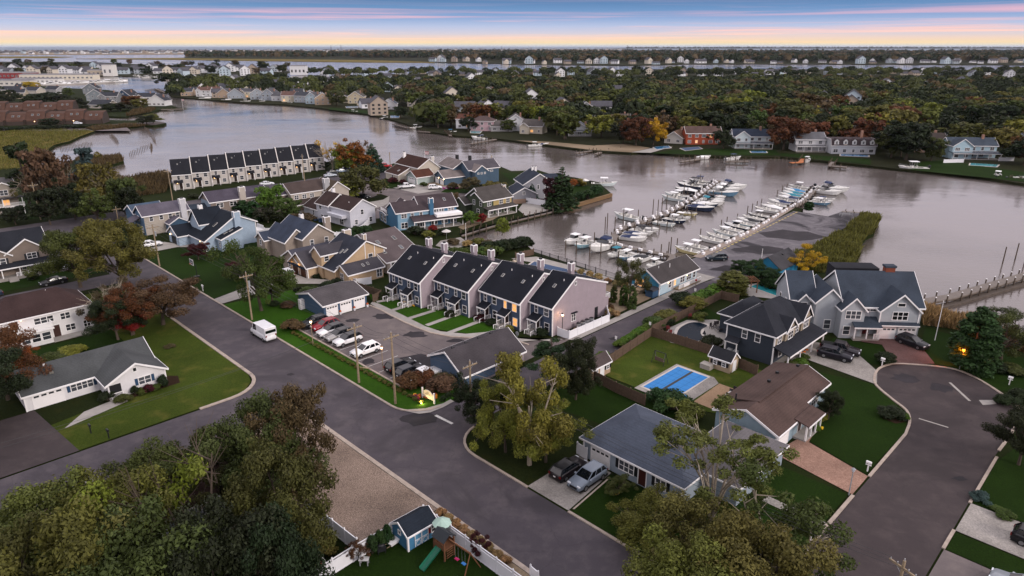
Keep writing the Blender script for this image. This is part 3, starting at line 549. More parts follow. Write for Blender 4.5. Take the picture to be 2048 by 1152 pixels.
# ---- the row of slate blue townhouses beside the car park
def townhouse(a, b, w, label, one=False, litset=()):
    h = Bld('townhouse', label, a, b, wall='3e4b60', roof='1b1d24', cat='townhouse', group='slate blue townhouses in a stepped row')
    D_ = 14; prof = [(0, 5.0), (5.6, 8.9), (D_, 6.0)]
    h.vol(0, D_, 0, w, prof, 'y', ov=.12, oe=.35)
    PK = h.mat('968a91'); m = MB(); m.prism([(0, -.1), (0, 5.0), (5.6, 8.9), (D_, 6.0), (D_, -.1)], -.03, -.002, 'y'); m.build('side_cladding', PK, h.r)
    n = 1 if one else 2; uw = w/n
    for i in range(n):
        y = i*uw; lt = i in litset
        h.win('A', 0, y+uw*.27, 3.9, .95, 1.3, lt); h.win('A', 0, y+uw*.72, 3.95, .6, 1.35, lt); h.win('A', 0, y+uw*.24, 1.35, .95, 1.3, lt)
        py = y+uw*.66; m = MB(); m.prism([(-1.5, 2.25), (0, 3.05), (0, 3.2), (-1.5, 2.4)], py-1.05, py+1.05, 'y'); m.build('porch_roof', h.rf, h.r)
        h.tr.box(-1.58, -1.5, py-1.05, py+1.05, 2.2, 2.42)
        for k in (-1, 1):
            MB().box(-1.45, -1.33, py+k*.98-.06, py+k*.98+.06, 0, 2.3).build('porch_post', WHITE, h.r); h.rail([(-1.4, py+k*.95), (-.05, py+k*.95)], .3, .85, gap=.3)
            h.tr.prism([(-1.5, 2.22), (0, 3.02), (0, 3.12), (-1.5, 2.34)], py+k*1.05, py+k*1.05+k*.05, 'y')
            h.rail([(-1.45, py+k*.6), (-2.4, py+k*.7)], .0, .75, gap=.4)
        h.door('A', 0, py, col='2a1a16'); h.box('porch_floor', CONC, -1.5, 0, py-1, py+1, 0, .3); h.box('step', CONC, -2.3, -1.5, py-.5, py+.5, 0, .15)
        h.sky(prof, 'y', 3.2, y+uw*.5, .5, .75); h.pipe(4.4, y+uw*.3, 8.0, .55); h.chim(8.6, y+uw*.75-.2, .9, .8, 6.5, 9.9, '968a91')
        if lt: h.lamp(-.2, py+.3, 2.4)
    h.win('B', 0, 5.6, 7.9, .35, .55, st='p')
    for x, y in ((0, 0), (0, w)): h.corner(x, y, 0, 5.0, .08)
    return h
townhouse(70.2, 93.7, 9.4, 'slate blue townhouse with dark roof farthest up the stepped row').done()
townhouse(73.3, 84.1, 9.4, 'slate blue townhouse second down the stepped row from the garages').done()
townhouse(75.4, 73.6, 9.8, 'slate blue townhouse with warm lit windows in the stepped row', litset=(0,)).done()
t4 = townhouse(77.6, 68.4, 5.0, 'narrow slate blue end townhouse with a broad mauve side wall', True)
t4.win('B', 0, 5.3, 1.9, 1.0, 1.2, st='d'); t4.box('window_hood', t4.rf, 4.6, 6.0, -.45, 0, 2.75, 2.87); t4.box('side_door', DARKM, 11, 11.9, -.06, 0, 0, 2.1)
t4.box('balcony_deck', WOOD, 14, 15.6, .2, 4.8, 2.6, 2.75).rail([(15.5, 4.8), (15.5, .2), (14, .2)], 2.75, .95); t4.box('rear_wing', t4.mat('968a91'), 14, 14.9, 0, 5, 0, 3.2); t4.done()
# ---- garage row and utility building of the complex
g = Bld('garage_row', 'blue garage building with three white doors at the car park', 55.2, 101.8, wall='3f5670', roof='4a4648', cat='garage')
pf = [(0, 2.35), (4.4, 3.6), (8.8, 2.35)]; g.vol(0, 8.8, 0, 8.8, pf, 'x', oe=.35); g.garage('B', 0, (1.6, 4.4, 7.2), 2.1, 1.95); g.box('side_entry', WHITE, -.9, -.05, 6.6, 7.4, 0, 1.9); g.done()
g = Bld('utility_building', 'low slate blue gabled building beside the flower bed sign', 55.6, 65.2, wall='44566c', roof='3f3b3e', cat='building')
pf = [(0, 1.7), (3.7, 4.2), (7.4, 2.5)]; g.vol(0, 12, 0, 7.4, pf, 'x', oe=.3)
for i in range(4): g.acvent(1.5+i*2.5, 4.0, 4.15)
g.box('cladding_panel', '968a91', 6, 12, -.03, -.003, 0, 1.5); g.done()
# ---- bright blue marina shop and blue shed
g = Bld('marina_shop', 'bright blue marina shop with brown roof and white ramp', 106.4, 66.9, wall='3f87a8', roof='3f3b3b', cat='shop')
pf = [(0, 2.7), (3.0, 4.6), (6.4, 2.7)]; g.vol(0, 13.4, 0, 6.4, pf, 'x', oe=.5, ov=.4)
g.box('plank_cladding', 'a8bcc8', .2, 13.3, -.04, -.002, .1, 2.5)
for u, w_2 in ((3.6, 1.0), (5.2, .8), (8, 1.5), (10.4, 1.5), (12.4, .9)): g.win('B', -.04, u, 1.5, w_2, 1.15, st='d' if w_2 > 1.2 else 's', lit=u == 5.2)
g.door('B', -.04, 4.5, col='9a9a9a').lamp(2.6, -.3, 2.2).lamp(9.2, -.3, 2.2); g.box('ramp', WOOD, 5, 13, -1.3, -.1, .2, .45).rail([(5, -1.25), (13, -1.25)], .45, .8); g.box('sign_panel', WHITE, 6.5, 8.6, -1.42, -1.36, .5, 1.1)
g.box('porch_floor', WOOD, -1.7, 0, 3.2, 5.8, .1, .7).rail([(-1.7, 5.8), (-1.7, 4.4)], .7, .9).win('A', 0, 4.5, 1.7, 1.9, 1.5, st='t', lit=True); g.box('steps', WOOD, -3.2, -1.7, 3.3, 4.2, 0, .35)
for x, y in ((3, 2.4), (5, 3.6), (6, 1.8)): g.pipe(x, y, 4.0, .8)
g.corner(0, 0, 0, 2.7).done()
g = Bld('boat_shed', 'bright blue shed with dark roof beside the yellow tree', 131.8, 55, wall='2a7fa8', roof='3c3b3e', cat='shed')
g.vol(0, 9, 0, 5.4, [(0, 2.4), (2.7, 4.3), (5.4, 2.4)], 'x', oe=.5, ov=.4, trim=False); g.acvent(5, 2, 3.9); g.done()
# ---- charcoal two storey house on the court
g = Bld('charcoal_house', 'charcoal sided two storey house with tan dormers on the court', 92.7, 38.0, wall='2f3640', roof='27292f', cat='house')
g.hip(0, 12, 0, 7.6, 4.7, 7.9, 'x', 3.6)
g.vol(3.0, 6.4, -.3, 3.5, [(3.0, 4.7), (4.7, 6.3), (6.4, 4.7)], 'y', z0=2.7, wall='8d8272'); g.vol(8.6, 11.8, -.3, 3.5, [(8.6, 5.0), (10.2, 6.9), (11.8, 5.0)], 'y', z0=2.7, wall='8d8272')
g.box('tan_cladding', '8d8272', .1, 11.9, -.04, -.003, 2.7, 4.65); g.win('B', -.32, 4.7, 3.7, 1.5, 1.1, st='d').win('B', -.04, 1.6, 3.7, 1.1, 1.1, st='d').win('B', -.04, 7.5, 3.7, 1.1, 1.1, st='d').win('B', -.32, 10.2, 4.0, 1.6, 1.4, st='t')
g.porch(0, 13, -2.4, 0, .2, 3.0, 2.2, 'B', 4); g.box('garage_wing', '5a564f', 5.5, 13, -1.2, 0, 0, 2.3); g.garage('B', -1.2, (7.2, 10.6), 2.7, 1.95).lamp(8.9, -1.35, 1.9).win('B', 0, 2.5, 1.4, 1.0, 1.2)
g.win('A', 0, (2.6, 4.7), 3.7, .75, 1.25); m = MB(); m.prism([(-1.2, 2.2), (0, 2.7), (0, 2.85), (-1.2, 2.35)], 5.1, 7.3, 'y'); m.build('side_porch_roof', g.rf, g.r)
g.tr.box(-1.15, -1.02, 5.2, 5.32, 0, 2.2).box(-1.15, -1.02, 7.1, 7.22, 0, 2.2).box(-1.2, -1.1, 5.1, 7.3, 2.1, 2.3); g.corner(0, 0, 0, 4.7).corner(0, 7.6, 0, 4.7)
g.hip(6, 14, 7, 12, 3.4, 5.6, 'x', 2.4); g.acvent(6, 5.3, 7.0); m = MB()
for u in (5.6, 6.6): MB().box(-.85, -.15, u-.35, u+.35, .1, .8).build('ac_unit', GREYM, g.r)
g.done()
# ---- large pale grey house with two garage doors at the head of the court
xy0 = P(1826, 677); xy1 = P(1751, 675)
g = Bld('grey_gabled_house', 'large pale grey house with slate roof and two white garage doors', 0, 0, rot=-98, wall='9da2a8', roof='353c46', xy=Vector((xy1.x-6.5, xy1.y+.3, 0)))
g.r.rotation_euler = (0, 0, math.radians(-4)); 
pf = [(0, 5.2), (6, 9.6), (12, 5.2)]
g.vol(1, 13.2, .8, 12, [(.8, 5.2), (6.2, 9.4), (12, 5.2)], 'x', ends=(1, 1))
g.vol(6.2, 12.2, -.4, 6, [(6.2, 5.0), (9.2, 7.7), (12.2, 5.0)], 'y', ov=.4).vol(.2, 3.8, -.4, 5, [(.2, 5.0), (2.0, 6.9), (3.8, 5.0)], 'y').vol(-3.2, 1.2, 1.8, 9, [(-3.2, 5.4), (-1, 7.6), (1.2, 5.4)], 'y').vol(-6.5, -2.6, 4, 12, [(4, 5.0), (8, 8.6), (12, 5.0)], 'x')
g.vol(-5.4, -3.6, 3.6, 7, [(-5.4, 5.0), (-4.5, 6.0), (-3.6, 5.0)], 'y', z0=2.5)
g.garage('B', -.4, (7.6, 10.8), 2.6, 2.05); m = MB(); m.prism([(-.95, 2.5), (-.4, 2.9), (-.4, 3.05), (-.95, 2.62)], 6.0, 12.4, 'x'); m.build('garage_canopy', g.rf, g.r); g.tr.box(6, 12.4, -1.0, -.95, 2.44, 2.64)
g.porch(2.2, 6.2, -1.4, .8, .35, 3.3, 2.3, 'B', 3).door('B', .8, 4.6, 1.6, 2.1, '4a1418').win('B', .8, 3.0, 1.5, .8, 1.2)
g.win('B', -.4, 9.3, 4.1, 2.3, 1.3, st='t').win('B', -.4, 2.0, 4.1, 2.3, 1.3, st='t').win('B', -.4, 1.3, 1.4, 1.0, 1.4).win('B', .8, 5.0, 4.7, 1.9, .6, st='d', lit=False).win('B', 3.6, -4.5, 3.9, .95, 1.3).win('B', 1.8, -1.0, 1.5, 1.0, 1.5).win('B', -.4, 9.2, 6.0, 1.1, .5, st='p')
g.win('A', -6.5, (6.5, 9.5), 3.5, .7, 1.4); g.chim(9.6, 6.6, 1.5, 1.2, 7.5, 10.2, '7a3f2c', False); g.box('chimney_hood', g.rf, 8.7, 10.5, 5.9, 7.3, 10.2, 10.5)
g.rail([(5.3, -1.4), (6.2, -1.4)], .35); g.box('roof_deck', shingle('25262b'), 2, 9.5, 9.6, 13, 5.3, 8.9); g.corner(6.2, -.4, 0, 5).corner(12.2, -.4, 0, 5); g.done()
# ---- brown roofed ranch with brick driveway
g = Bld('brown_roof_ranch', 'pale blue ranch house with brown shingle roof by the covered pool', 70.5, 27.1, wall='8497a2', roof='4a3c38')
g.vol(0, 9.4, 0, 7.8, [(0, 2.45), (3.9, 4.2), (7.8, 2.75)], 'x', oe=.35, ends=(1, 0)); g.vol(9.4, 16.6, .9, 7.8, [(.9, 2.85), (3.9, 4.2), (7.8, 2.75)], 'x', oe=.4, ends=(0, 1)); g.vol(2.8, 16.5, 3.9, 8.0, [(3.9, 4.22), (8.0, 3.2)], 'x', oe=.3, trim=False)
g.garage('B', 0, 1.9, 2.7, 2.05); g.porch(4.8, 9.2, -1.6, 0, .25, 2.6, 2.2, 'B', 4).door('B', 0, 6.5, col='3a2a28').win('B', 0, 8.2, 1.4, .9, 1.1).win('B', .9, 13, 1.6, 2.0, 1.1, st='t')
g.corner(0, 0, 0, 2.45); g.acvent(9, 5.5, 4.1).acvent(12.5, 6, 3.9).acvent(15, 4.4, 4.6); MB().cyl(2.2, 6.5, 3.5, 4.6, .1).build('stove_pipe', DARKM, g.r); g.done()
# ---- grey ranch with slate roof by the two parked cars
g = Bld('grey_ranch', 'grey ranch house with slate roof behind the two parked cars', 54.2, 25.5, wall='8d98a3', roof='454b57')
g.hip(0, 10.2, 4, 17, 2.5, 4.7, 'y', 4.4); g.hip(4, 14.6, 0, 7, 2.5, 4.6, 'x', 3.2, roof='5a5759')
g.garage('A', 0, 14.6, 2.5, 1.9).win('A', 0, 11, 1.45, 1.9, 1.15, st='t', sh='16181c').win('A', 0, 6.6, 1.45, 1.2, 1.1, st='d', sh='16181c').door('A', 0, 8.9); g.corner(0, 17, 0, 2.4).corner(0, 4, 0, 2.4); g.done()
# ---- white ranch at the street corner
g = Bld('white_ranch', 'white ranch house with streaked grey roof on the corner lawn', 10.8, 96.0, wall='d6d4d6', roof='454748')
pf = [(4.4, 2.35), (8.2, 4.4), (12, 2.5)]; g.vol(0, 15.8, 4.4, 12, pf, 'x', oe=.4); g.vol(8.6, 15.9, 0, 8, [(8.6, 2.35), (12.3, 4.3), (15.9, 2.35)], 'y', oe=.4, ov=.4)
g.garage('B', 4.4, 2.6, 3.4, 1.95).win('B', 4.4, 6.6, 1.5, 2.6, 1.1, st='q', sh='26405c').win('B', 0, 13.2, 1.5, 1.5, 1.0, st='d', sh='26405c').win('B', 0, 12.2, 3.4, .4, .5, st='p')
g.box('recess_shade_panel', DARKM, 8.8, 10.2, -.03, -.002, .3, 2.1); g.rail([(8.8, -.4), (10.2, -.4)], .25, .8); g.box('porch_floor', CONC, 8.5, 10.3, -.8, 0, 0, .25); g.pipe(3.4, 7.6, 4.0, .7, .14); g.box('roof_hatch', shingle('77756f'), 3.6, 4.1, 6.2, 6.8, 3.3, 3.75); g.corner(0, 4.4, 0, 2.3).corner(15.9, 0, 0, 2.3); g.done()  # flat dark panel on the wall paints the shade of the porch recess
# ---- white two storey house with balcony and hipped brown roof
g = Bld('balcony_house', 'white two storey house with hipped brown roof and balcony', 11.5, 125.6, wall='d2d0d0', roof='372a29')
g.hip(0, 14.0, 0, 8.4, 4.4, 7.2, 'x', 3.9); g.win('B', 0, (7.2,), 3.4, 2.6, .95, st='t').win('B', 0, 10.2, 3.3, 1.3, 1.0, st='d').win('B', 0, 12.6, 3.3, .9, .9, st='d').win('B', 0, 10.6, 1.2, 1.3, 1.0, st='d').win('B', 0, 13, 1.2, .9, 1.0, st='d').door('B', 0, 3.2, 1.1, 2, '4a2a18', 2.6).door('B', 0, 8.6, 1, 2, '3a2420', .1)
g.box('sunroom', g.w, 3.2, 7.6, -1.9, 0, 0, 2.3).box('balcony_deck', WHITE, 1.2, 8, -2.3, 0, 2.35, 2.6).rail([(1.3, -.1), (1.3, -2.2), (7.9, -2.2), (7.9, -.1)], 2.6, .9, gap=.5); g.win('B', -1.9, (4.0, 5.4, 6.8), 1.35, 1.1, 1.2); g.box('patio', CONC, 7.6, 14.5, -2.2, -.02, 0, .12); g.box('balcony_band', WHITE, 1.3, 7.9, -2.28, -2.24, 2.75, 3.3); g.lamp(4.2, -.15, 4.2, .08); g.pipe(9, 4, 6.6).done()
# ---- tan house with stone porch at the left, and the tall one behind
g = Bld('tan_porch_house', 'tan two storey house with dark roof, front gables and porch steps', 17, 168, wall='7d7168', roof='23252b')
g.vol(0, 11.8, 0, 9, [(0, 5.0), (4.4, 8.4), (9, 5.0)], 'x', ov=.4); g.vol(4.2, 11.2, -.6, 5, [(4.2, 5.0), (8.0, 7.5), (11.2, 5.0)], 'y', ov=.4).vol(1, 5, -1.0, 5, [(1, 4.8), (3, 6.2), (5, 4.8)], 'y')
g.win('B', -1.0, 3.0, 3.7, 1.9, 1.2, st='d', sh='22252a').win('B', -.6, 8.6, 3.9, 1.6, 1.1, st='d', sh='22252a').porch(-.5, 11.9, -3, -.6, .7, 3.1, 2.6, 'B', 5).rail([(5, -2.9), (11.5, -2.9)], .7, .8).door('B', -.62, 4.2, 1.2, 2.1, '4a1d14', .7).win('B', -.6, (7.2, 9.6), 1.9, 1.4, 1.2, st='d')
for i in range(4): g.box('step', CONC, 3.4, 5.0, -3.0-.35*(i+1), -3.0-.35*i, 0, .62-.15*i)
g.done()
g = Bld('tall_beige_house', 'tall beige house with white balcony beside the wooded marsh', 24, 236, wall='8d857c', roof='4c4a4c')
g.vol(0, 12, 0, 10, [(0, 7.6), (4, 9.6), (10, 7.6)], 'x', ov=.4); g.vol(6, 12, -1, 6, [(6, 7.4), (9, 9.0), (12, 7.4)], 'y'); g.win('B', -1, 9, 6.2, 1.8, 1.4, st='d').win('B', 0, 3, 6.2, 1.4, 1.2, st='d').win('B', -1, 9, 3.4, 1.6, 1.5, True, 'd').win('B', 0, 3, 3.4, 1.4, 1.4, True, 'd')
g.box('balcony_deck', WHITE, -.5, 13, -3, -.9, 2.3, 2.5).rail([(-.4, -2.9), (12.9, -2.9)], 2.5, 1.0).box('porch_canopy', g.rf, -.5, 13, -3, -1, 4.8, 5.0)
for x in (0, 4, 8, 12.6): g.box('porch_post', WHITE, x-.1, x+.1, -2.9, -2.7, 0, 4.8)
g.garage('B', -1, 9, 3, 2).done()
# ---- tan house with skylights behind the garages
g = Bld('tan_skylight_house', 'tan house with many gables and brown garage doors behind the garage row', 64.3, 114.2, wall='b39a7c', roof='3d3b40')
g.vol(0, 8, 9.4, 16.4, [(9.4, 2.4), (12.9, 4.8), (16.4, 2.4)], 'x', oe=.4, ov=.5); g.box('garage_canopy', shingle('1f2733'), -.9, -.3, 9.6, 16.2, 2.15, 2.3); g.garage('A', 0, (11.2, 14.4), 2.3, 1.9, True).lamp(-.2, 12.8, 2.1).lamp(-.2, 16, 2.0)
g.vol(2.2, 10, 7.4, 11.2, [(7.4, 4.9), (9.3, 6.3), (11.2, 4.9)], 'x', ov=.3).win('B', 7.4, 3.4, 4.0, .9, .95)
pf = [(2.6, 2.6), (10.2, 7.2), (14.6, 4.9)]; g.vol(2.6, 14.6, 3.2, 12, pf, 'y', oe=.4, ov=.4, roof='2a2d36'); g.sky(pf, 'y', 6.4, 6.4, .5, 1.2).sky(pf, 'y', 6.8, 5.4, .5, 1.2)
g.win('B', 3.2, 11.2, 3.6, 1.0, 1.4).box('vertical_trim', WHITE, 9.9, 10.05, 3.12, 3.2, .2, 6.7).box('vertical_trim', WHITE, 12.2, 12.35, 3.12, 3.2, .2, 6.0)
g.vol(3.4, 11.6, -.6, 4.2, [(-.6, 2.3), (1.9, 3.7), (4.2, 2.4)], 'x', oe=.3, ov=.3).sky([(-.6, 2.3), (1.9, 3.7), (4.2, 2.4)], 'x', .6, 7.6, .5, .8).sky([(-.6, 2.3), (1.9, 3.7), (4.2, 2.4)], 'x', .7, 8.8, .5, .8).win('A', 3.4, 1.9, 1.3, 1.1, 1.5, st='d').win('B', -.6, 10.6, 1.2, 1.2, 1.6, st='d')
g.chim(11, 11.5, 1.6, .9, 5, 7.9, 'b3a595').chim(13, 8, .7, .7, 5, 7.2, 'b3a595'); g.corner(0, 9.4, 0, 2.4).corner(14.6, 3.2, 0, 4.9); g.done()
g = Bld('brown_roof_house', 'house with a broad brown roof and four skylights', 75.5, 114, wall='a39a92', roof='544b4c')
pf = [(.5, 2.6), (10.5, 6.6), (15, 4.6)]; g.vol(2, 11, .5, 15, pf, 'x', oe=.4, ov=.4)
for c, u in ((3.4, 3.4), (3.6, 8), (6.6, 4.2), (6.9, 8.6)): g.sky(pf, 'x', c, u, .8, 1.3)
g.box('porch_deck', WOOD, 2, 11, -2.4, .5, 0, .5).rail([(2, -2.3), (8, -2.3)], .5); [g.box('porch_post', WHITE, x-.1, x+.1, -.5, -.3, 0, 2.5) for x in (2.3, 4.5, 6.8, 9)]; g.win('B', .5, (4, 7), 1.4, 1.6, 1.7, st='d').done()
# ---- grey house with slate roof between the hedge and the tan house
g = Bld('slate_roof_house', 'grey house with blue slate roofs behind the tan house', 69.5, 134.5, wall='8d8278', roof='333a48')
g.vol(0, 7.8, 0, 12, [(0, 5.2), (3.9, 7.9), (7.8, 5.2)], 'y', ov=.4).vol(-2.6, 3, 3, 12, [(-2.6, 4.4), (.2, 6.8), (3, 4.4)], 'y', ov=.3).vol(-4, 4, 10, 14, [(10, 3.8), (12, 5.2), (14, 3.8)], 'x')
g.win('B', 0, (2.2, 5.8), 4.0, .8, 1.3).win('A', -4, 12, 3, .8, 1.2).chim(7.4, 2, 1.4, 1.0, 5, 8.6).chim(5, 9, .7, .7, 6, 8.4, WHITE)
g.vol(-5, 6, -7, 0, [(-7, 2.5), (-3.5, 4.4), (0, 2.5)], 'x', roof='3d3d46').win('A', -5, -3, 1.3, .7, .9).done()
# ---- pale blue house with tall chimney and open garage
g = Bld('pale_blue_house', 'pale blue house with navy roof, tall chimney and open garage', 54.8, 157.4, wall='93a4b5', roof='1c2129')
g.vol(0, 8, 9.6, 16, [(9.6, 2.5), (12.8, 4.4), (16, 2.5)], 'x', oe=.4, ov=.4); g.box('opening_shade_panel', DARKM, -.05, .02, 11.4, 14.2, 0, 2.0).lamp(-.15, 14.4, 2.2)  # open garage is a dark panel, its inner shade put into the colour
pf = [(2.6, 2.6), (10.4, 7.4), (15, 5.2)]; g.vol(2.6, 15, .4, 12, pf, 'y', oe=.4, ov=.4); g.vol(4.2, 10, 6.4, 12.5, [(6.4, 5.2), (9.4, 8.2), (12.5, 5.2)], 'x', z0=2, ov=.4)
g.vol(5.2, 10.2, -2.4, 1, [(5.2, 2.9), (10.2, 4.7)], 'y', oe=.2); g.sky([(5.2, 2.9), (10.2, 4.7)], 'y', 7.2, -.4, .5, 1).sky([(5.2, 2.9), (10.2, 4.7)], 'y', 8.4, -.8, .5, 1).sky(pf, 'y', 6.6, 3.4, .6, 1.4)
g.chim(10.4, -.1, 1.5, 1.0, 0, 8.3).chim(6, 9.6, .8, .8, 7, 9, WHITE).win('B', .4, 8.9, 3.8, .7, 1.0).win('A', 5.2, -1.4, 1.6, .6, 1.1).door('A', 2.6, 2.2, col='c07a30').lamp(2.4, 3, 2.1).box('deck', WHITE, 15, 17.5, 1.5, 5, 2.3, 2.5).rail([(17.4, 1.6), (17.4, 5)], 2.5); g.corner(2.6, .4, 0, 2.6).corner(15, .4, 0, 5.2).done()
# ---- blue grey house at the bend
g = Bld('dusk_blue_house', 'dusk blue house with mauve roof and white chimney at the bend', 52.6, 183.2, wall='46617a', roof='54505a')
g.vol(0, 11, 0, 6.4, [(0, 5.0), (3.0, 7.0), (6.4, 5.0)], 'x', ov=.4, oe=.4); g.vol(-.2, 7, 6, 13, [(6, 4.6), (9.5, 6.2), (13, 4.6)], 'x', roof='3f4c5c'); g.box('front_cladding', 'a29a90', .1, 10.9, -.04, -.003, 0, 4.9)
g.win('B', -.04, (1.8, 4.2, 6.4, 8.2), 4.0, .8, 1.1).win('A', 0, 3.8, 3.8, .9, 1.2).win('A', 0, 1.8, 1.3, .8, 1.4).chim(9.6, -.6, 1.4, 1.0, 0, 8, 'b4b4b8').porch(-2.4, 0, 2.5, 6.4, .3, 4.2, 3.0, 'A', 3).vol(5, 9.5, -3, 0, [(5, 2.6), (7.3, 3.9), (9.5, 2.6)], 'y').done()
# ---- taupe house with chimney behind the cedar hedge
g = Bld('taupe_house', 'long taupe house with mauve roof and stone chimney', 71, 187, rot=-4, wall='7c7068', roof='45404a')
g.vol(0, 16, 0, 8, [(0, 5.0), (4, 7.2), (8, 5.0)], 'x', ov=.4).win('B', 0, (2.4, 6), 3.9, 1.8, 1.1, st='d').win('B', 0, (11.6, 14.5), 3.6, .8, .9).chim(8.6, -.5, 1.6, 1, 0, 8.2, 'a89f97').box('side_cladding', '8494a4', -.04, -.003, .1, 7.9, 0, 5).vol(-4.5, 0, 2, 8, [(2, 2.6), (5, 4), (8, 2.6)], 'x', roof='2f3640').vol(15, 21, -1, 8, [(-1, 4.6), (3.5, 6.9), (8, 4.6)], 'x').win('B', -1, 18, 3.4, .9, .9).done()
# ---- long brown shingled house with covered porch
g = Bld('shadow_brown_house', 'long low house with brown roof and a lantern lit porch', 92, 182, rot=-3, wall='a59c92', roof='453b38')
g.vol(0, 13, 0, 8, [(0, 5.0), (4, 7.3), (8, 5.0)], 'x', ov=.3).win('B', 0, (1.6, 4, 6.4), 3.8, 1.2, 1.1, st='d').chim(11, -.4, 1.6, 1.2, 0, 8.2, '9b9b9e').porch(0, 9, -3.4, 0, .3, 3.0, 2.2, 'B', 4, roof='3c332f').lamp(3, -.4, 2.0, .1).lamp(6.4, -.4, 2.0, .1).vol(10, 17, -2.6, 7, [(10, 4.6), (13.5, 7.2), (17, 4.6)], 'y', roof='4a4036').vol(-9, 0, 1, 8, [(1, 2.8), (4.5, 4.6), (8, 2.8)], 'x').done()
# ---- white house with brown roof in the middle
g = Bld('white_brown_roof_house', 'white two storey house with brown roof and rear balcony', 93.2, 153.2, rot=2, wall='b9bac2', roof='352927')
g.vol(0, 8, 0, 9.5, [(0, 4.6), (4, 7.0), (8, 4.6)], 'y', ov=.4).vol(-.6, 7, 9.2, 15, [(-.6, 4.6), (3.2, 7.2), (7, 4.6)], 'y', ov=.4).vol(-.4, 6, 15, 22, [(-.4, 2.6), (2.8, 4.4), (6, 2.6)], 'y')
g.win('B', 0, (1.8, 6.4), 1.3, .8, 1.2).win('B', 0, 3.8, 3.7, .8, 1.2).win('A', -.6, 13, 3.7, 1.1, .9).win('A', -.6, 12.4, 1.3, 1, .9).win('A', -.4, 17, 1.5, .6, 1.3).box('balcony', g.w, -1.6, 0, 1.5, 8.6, 2.4, 3.2).win('A', 0, 4, 1.2, 1.6, 1.8, st='d').chim(3.5, 12.5, .7, .7, 7, 8.2, WHITE).pipe(2, 3, 5.8).done()
# ---- blue waterside house with white balcony
g = Bld('blue_balcony_house', 'blue waterside house with brown roof, chimney and white balcony', 100.2, 142.2, rot=-16, wall='35607e', roof='40383b')
g.vol(0, 9, 0, 7.4, [(0, 4.6), (3.7, 6.6), (7.4, 4.6)], 'x', ov=.4).vol(7, 17, .6, 8.4, [(.6, 4.7), (4.4, 7.4), (8.4, 4.7)], 'x', ov=.4)
g.box('clapboard', '7595aa', .2, 8.9, -.04, -.003, 0, 4.5); g.win('B', -.04, 1.9, 3.7, 1.4, 1.0, st='d').win('B', -.04, (4.2, 6.6), 3.7, .7, .9).win('B', -.04, 1.9, 1.2, 1.7, 1.4, st='d').win('B', .6, (11.2, 12.6), 3.6, 1.4, 1.7, st='d').win('B', .6, 15.4, 3.9, 1.6, .9, st='d')
g.porch(3.6, 17.4, -2.8, 0, .2, 3.3, 2.4, 'B', 6).win('B', -.04, 6.5, 1.2, 2.2, 1.7, st='t').win('B', .6, (10.5, 13.5, 16), 1.2, 1.6, 1.7, st='d', lit=False); g.box('balcony', WHITE, 10, 17.3, -2.6, .5, 2.9, 3.6).chim(9.4, -.2, 1.1, .9, 3, 7.6)
g.vol(-.2, 4, 7.4, 13.6, [(7.4, 2.7), (10.4, 3.0), (13.6, 2.7)], 'x').win('A', -.2, (9, 11.6), 1.3, 1.6, 1.8, st='d').rail([(-.1, 7.8), (-.1, 12.5)], 2.95, .9).vol(3, 6.4, 7, 10, [(3, 4.6), (4.7, 6.2), (6.4, 4.6)], 'y').sky([(.6, 4.7), (4.4, 7.4), (8.4, 4.7)], 'x', 2.6, 14.4, .7, 1.1).pipe(4, 4.6, 6).done()
# ---- olive waterside house
g = Bld('olive_house', 'olive green waterside house with patio umbrella', 126.2, 137.6, rot=-3, wall='3d4636', roof='45413f')
g.vol(0, 10.5, 0, 5, [(0, 4.4), (3.4, 6.4), (5, 5.4)], 'x', ov=.4).vol(1.2, 10.5, 3, 9, [(3, 5.3), (5, 7.2), (9, 4.6)], 'x', ov=.4).vol(-1, 3, 7, 12, [(7, 2.6), (9.5, 4.2), (12, 2.6)], 'x')
g.win('A', 0, (1.2, 4.2), 3.6, .8, 1.3).box('cladding', 'a4905f', 3.6, 10.4, -.04, -.003, 2.5, 4.3).win('B', -.04, (2, 6.4, 9), 3.5, 1.3, 1.2, st='d').porch(0, 10.5, -2.2, 0, .2, 2.6, 2.2, 'B', 4).win('B', 0, (2.5, 5.5, 8.5), 1.2, 1.8, 1.6, st='d', lit=False).win('A', -2.2+2.2, 2.4, 1.2, 1, 1.3).lamp(5, -.2, 2).chim(11, 4, .8, .8, 4, 7, 'a89a88').done()
# ---- grey gabled waterside house at the point
g = Bld('grey_point_house', 'grey gabled house with slate roof near the point', 148.6, 143.2, rot=-30, wall='85858c', roof='2d323d')
g.vol(0, 10, 2, 12, [(0, 4.9), (5.2, 8.0), (10, 4.9)], 'y', ov=.4).vol(-4.4, 3, -2, 6, [(-4.4, 2.9), (-.8, 4.8), (3, 2.9)], 'y', ov=.4).vol(6, 14, 6, 11, [(6, 5.0), (8.5, 6.6), (11, 5.0)], 'x').win('B', 2, (2.4, 4.8, 7.4), 4.0, .7, 1.2).win('B', 2, 7.6, 1.4, 1.4, 1.2, st='t').win('B', -2, -1, 3.1, .8, .8, st='d').box('balcony', WHITE, 10, 12.4, 2.4, 5.6, 2.6, 3.6).box('foundation', '8d7565', -4.4, 3, -2.05, -2.003, 0, 1.4).chim(5, 9, .5, .5, 7.5, 9, WHITE).chim(6, 9, .5, .5, 7.3, 9, WHITE).done()
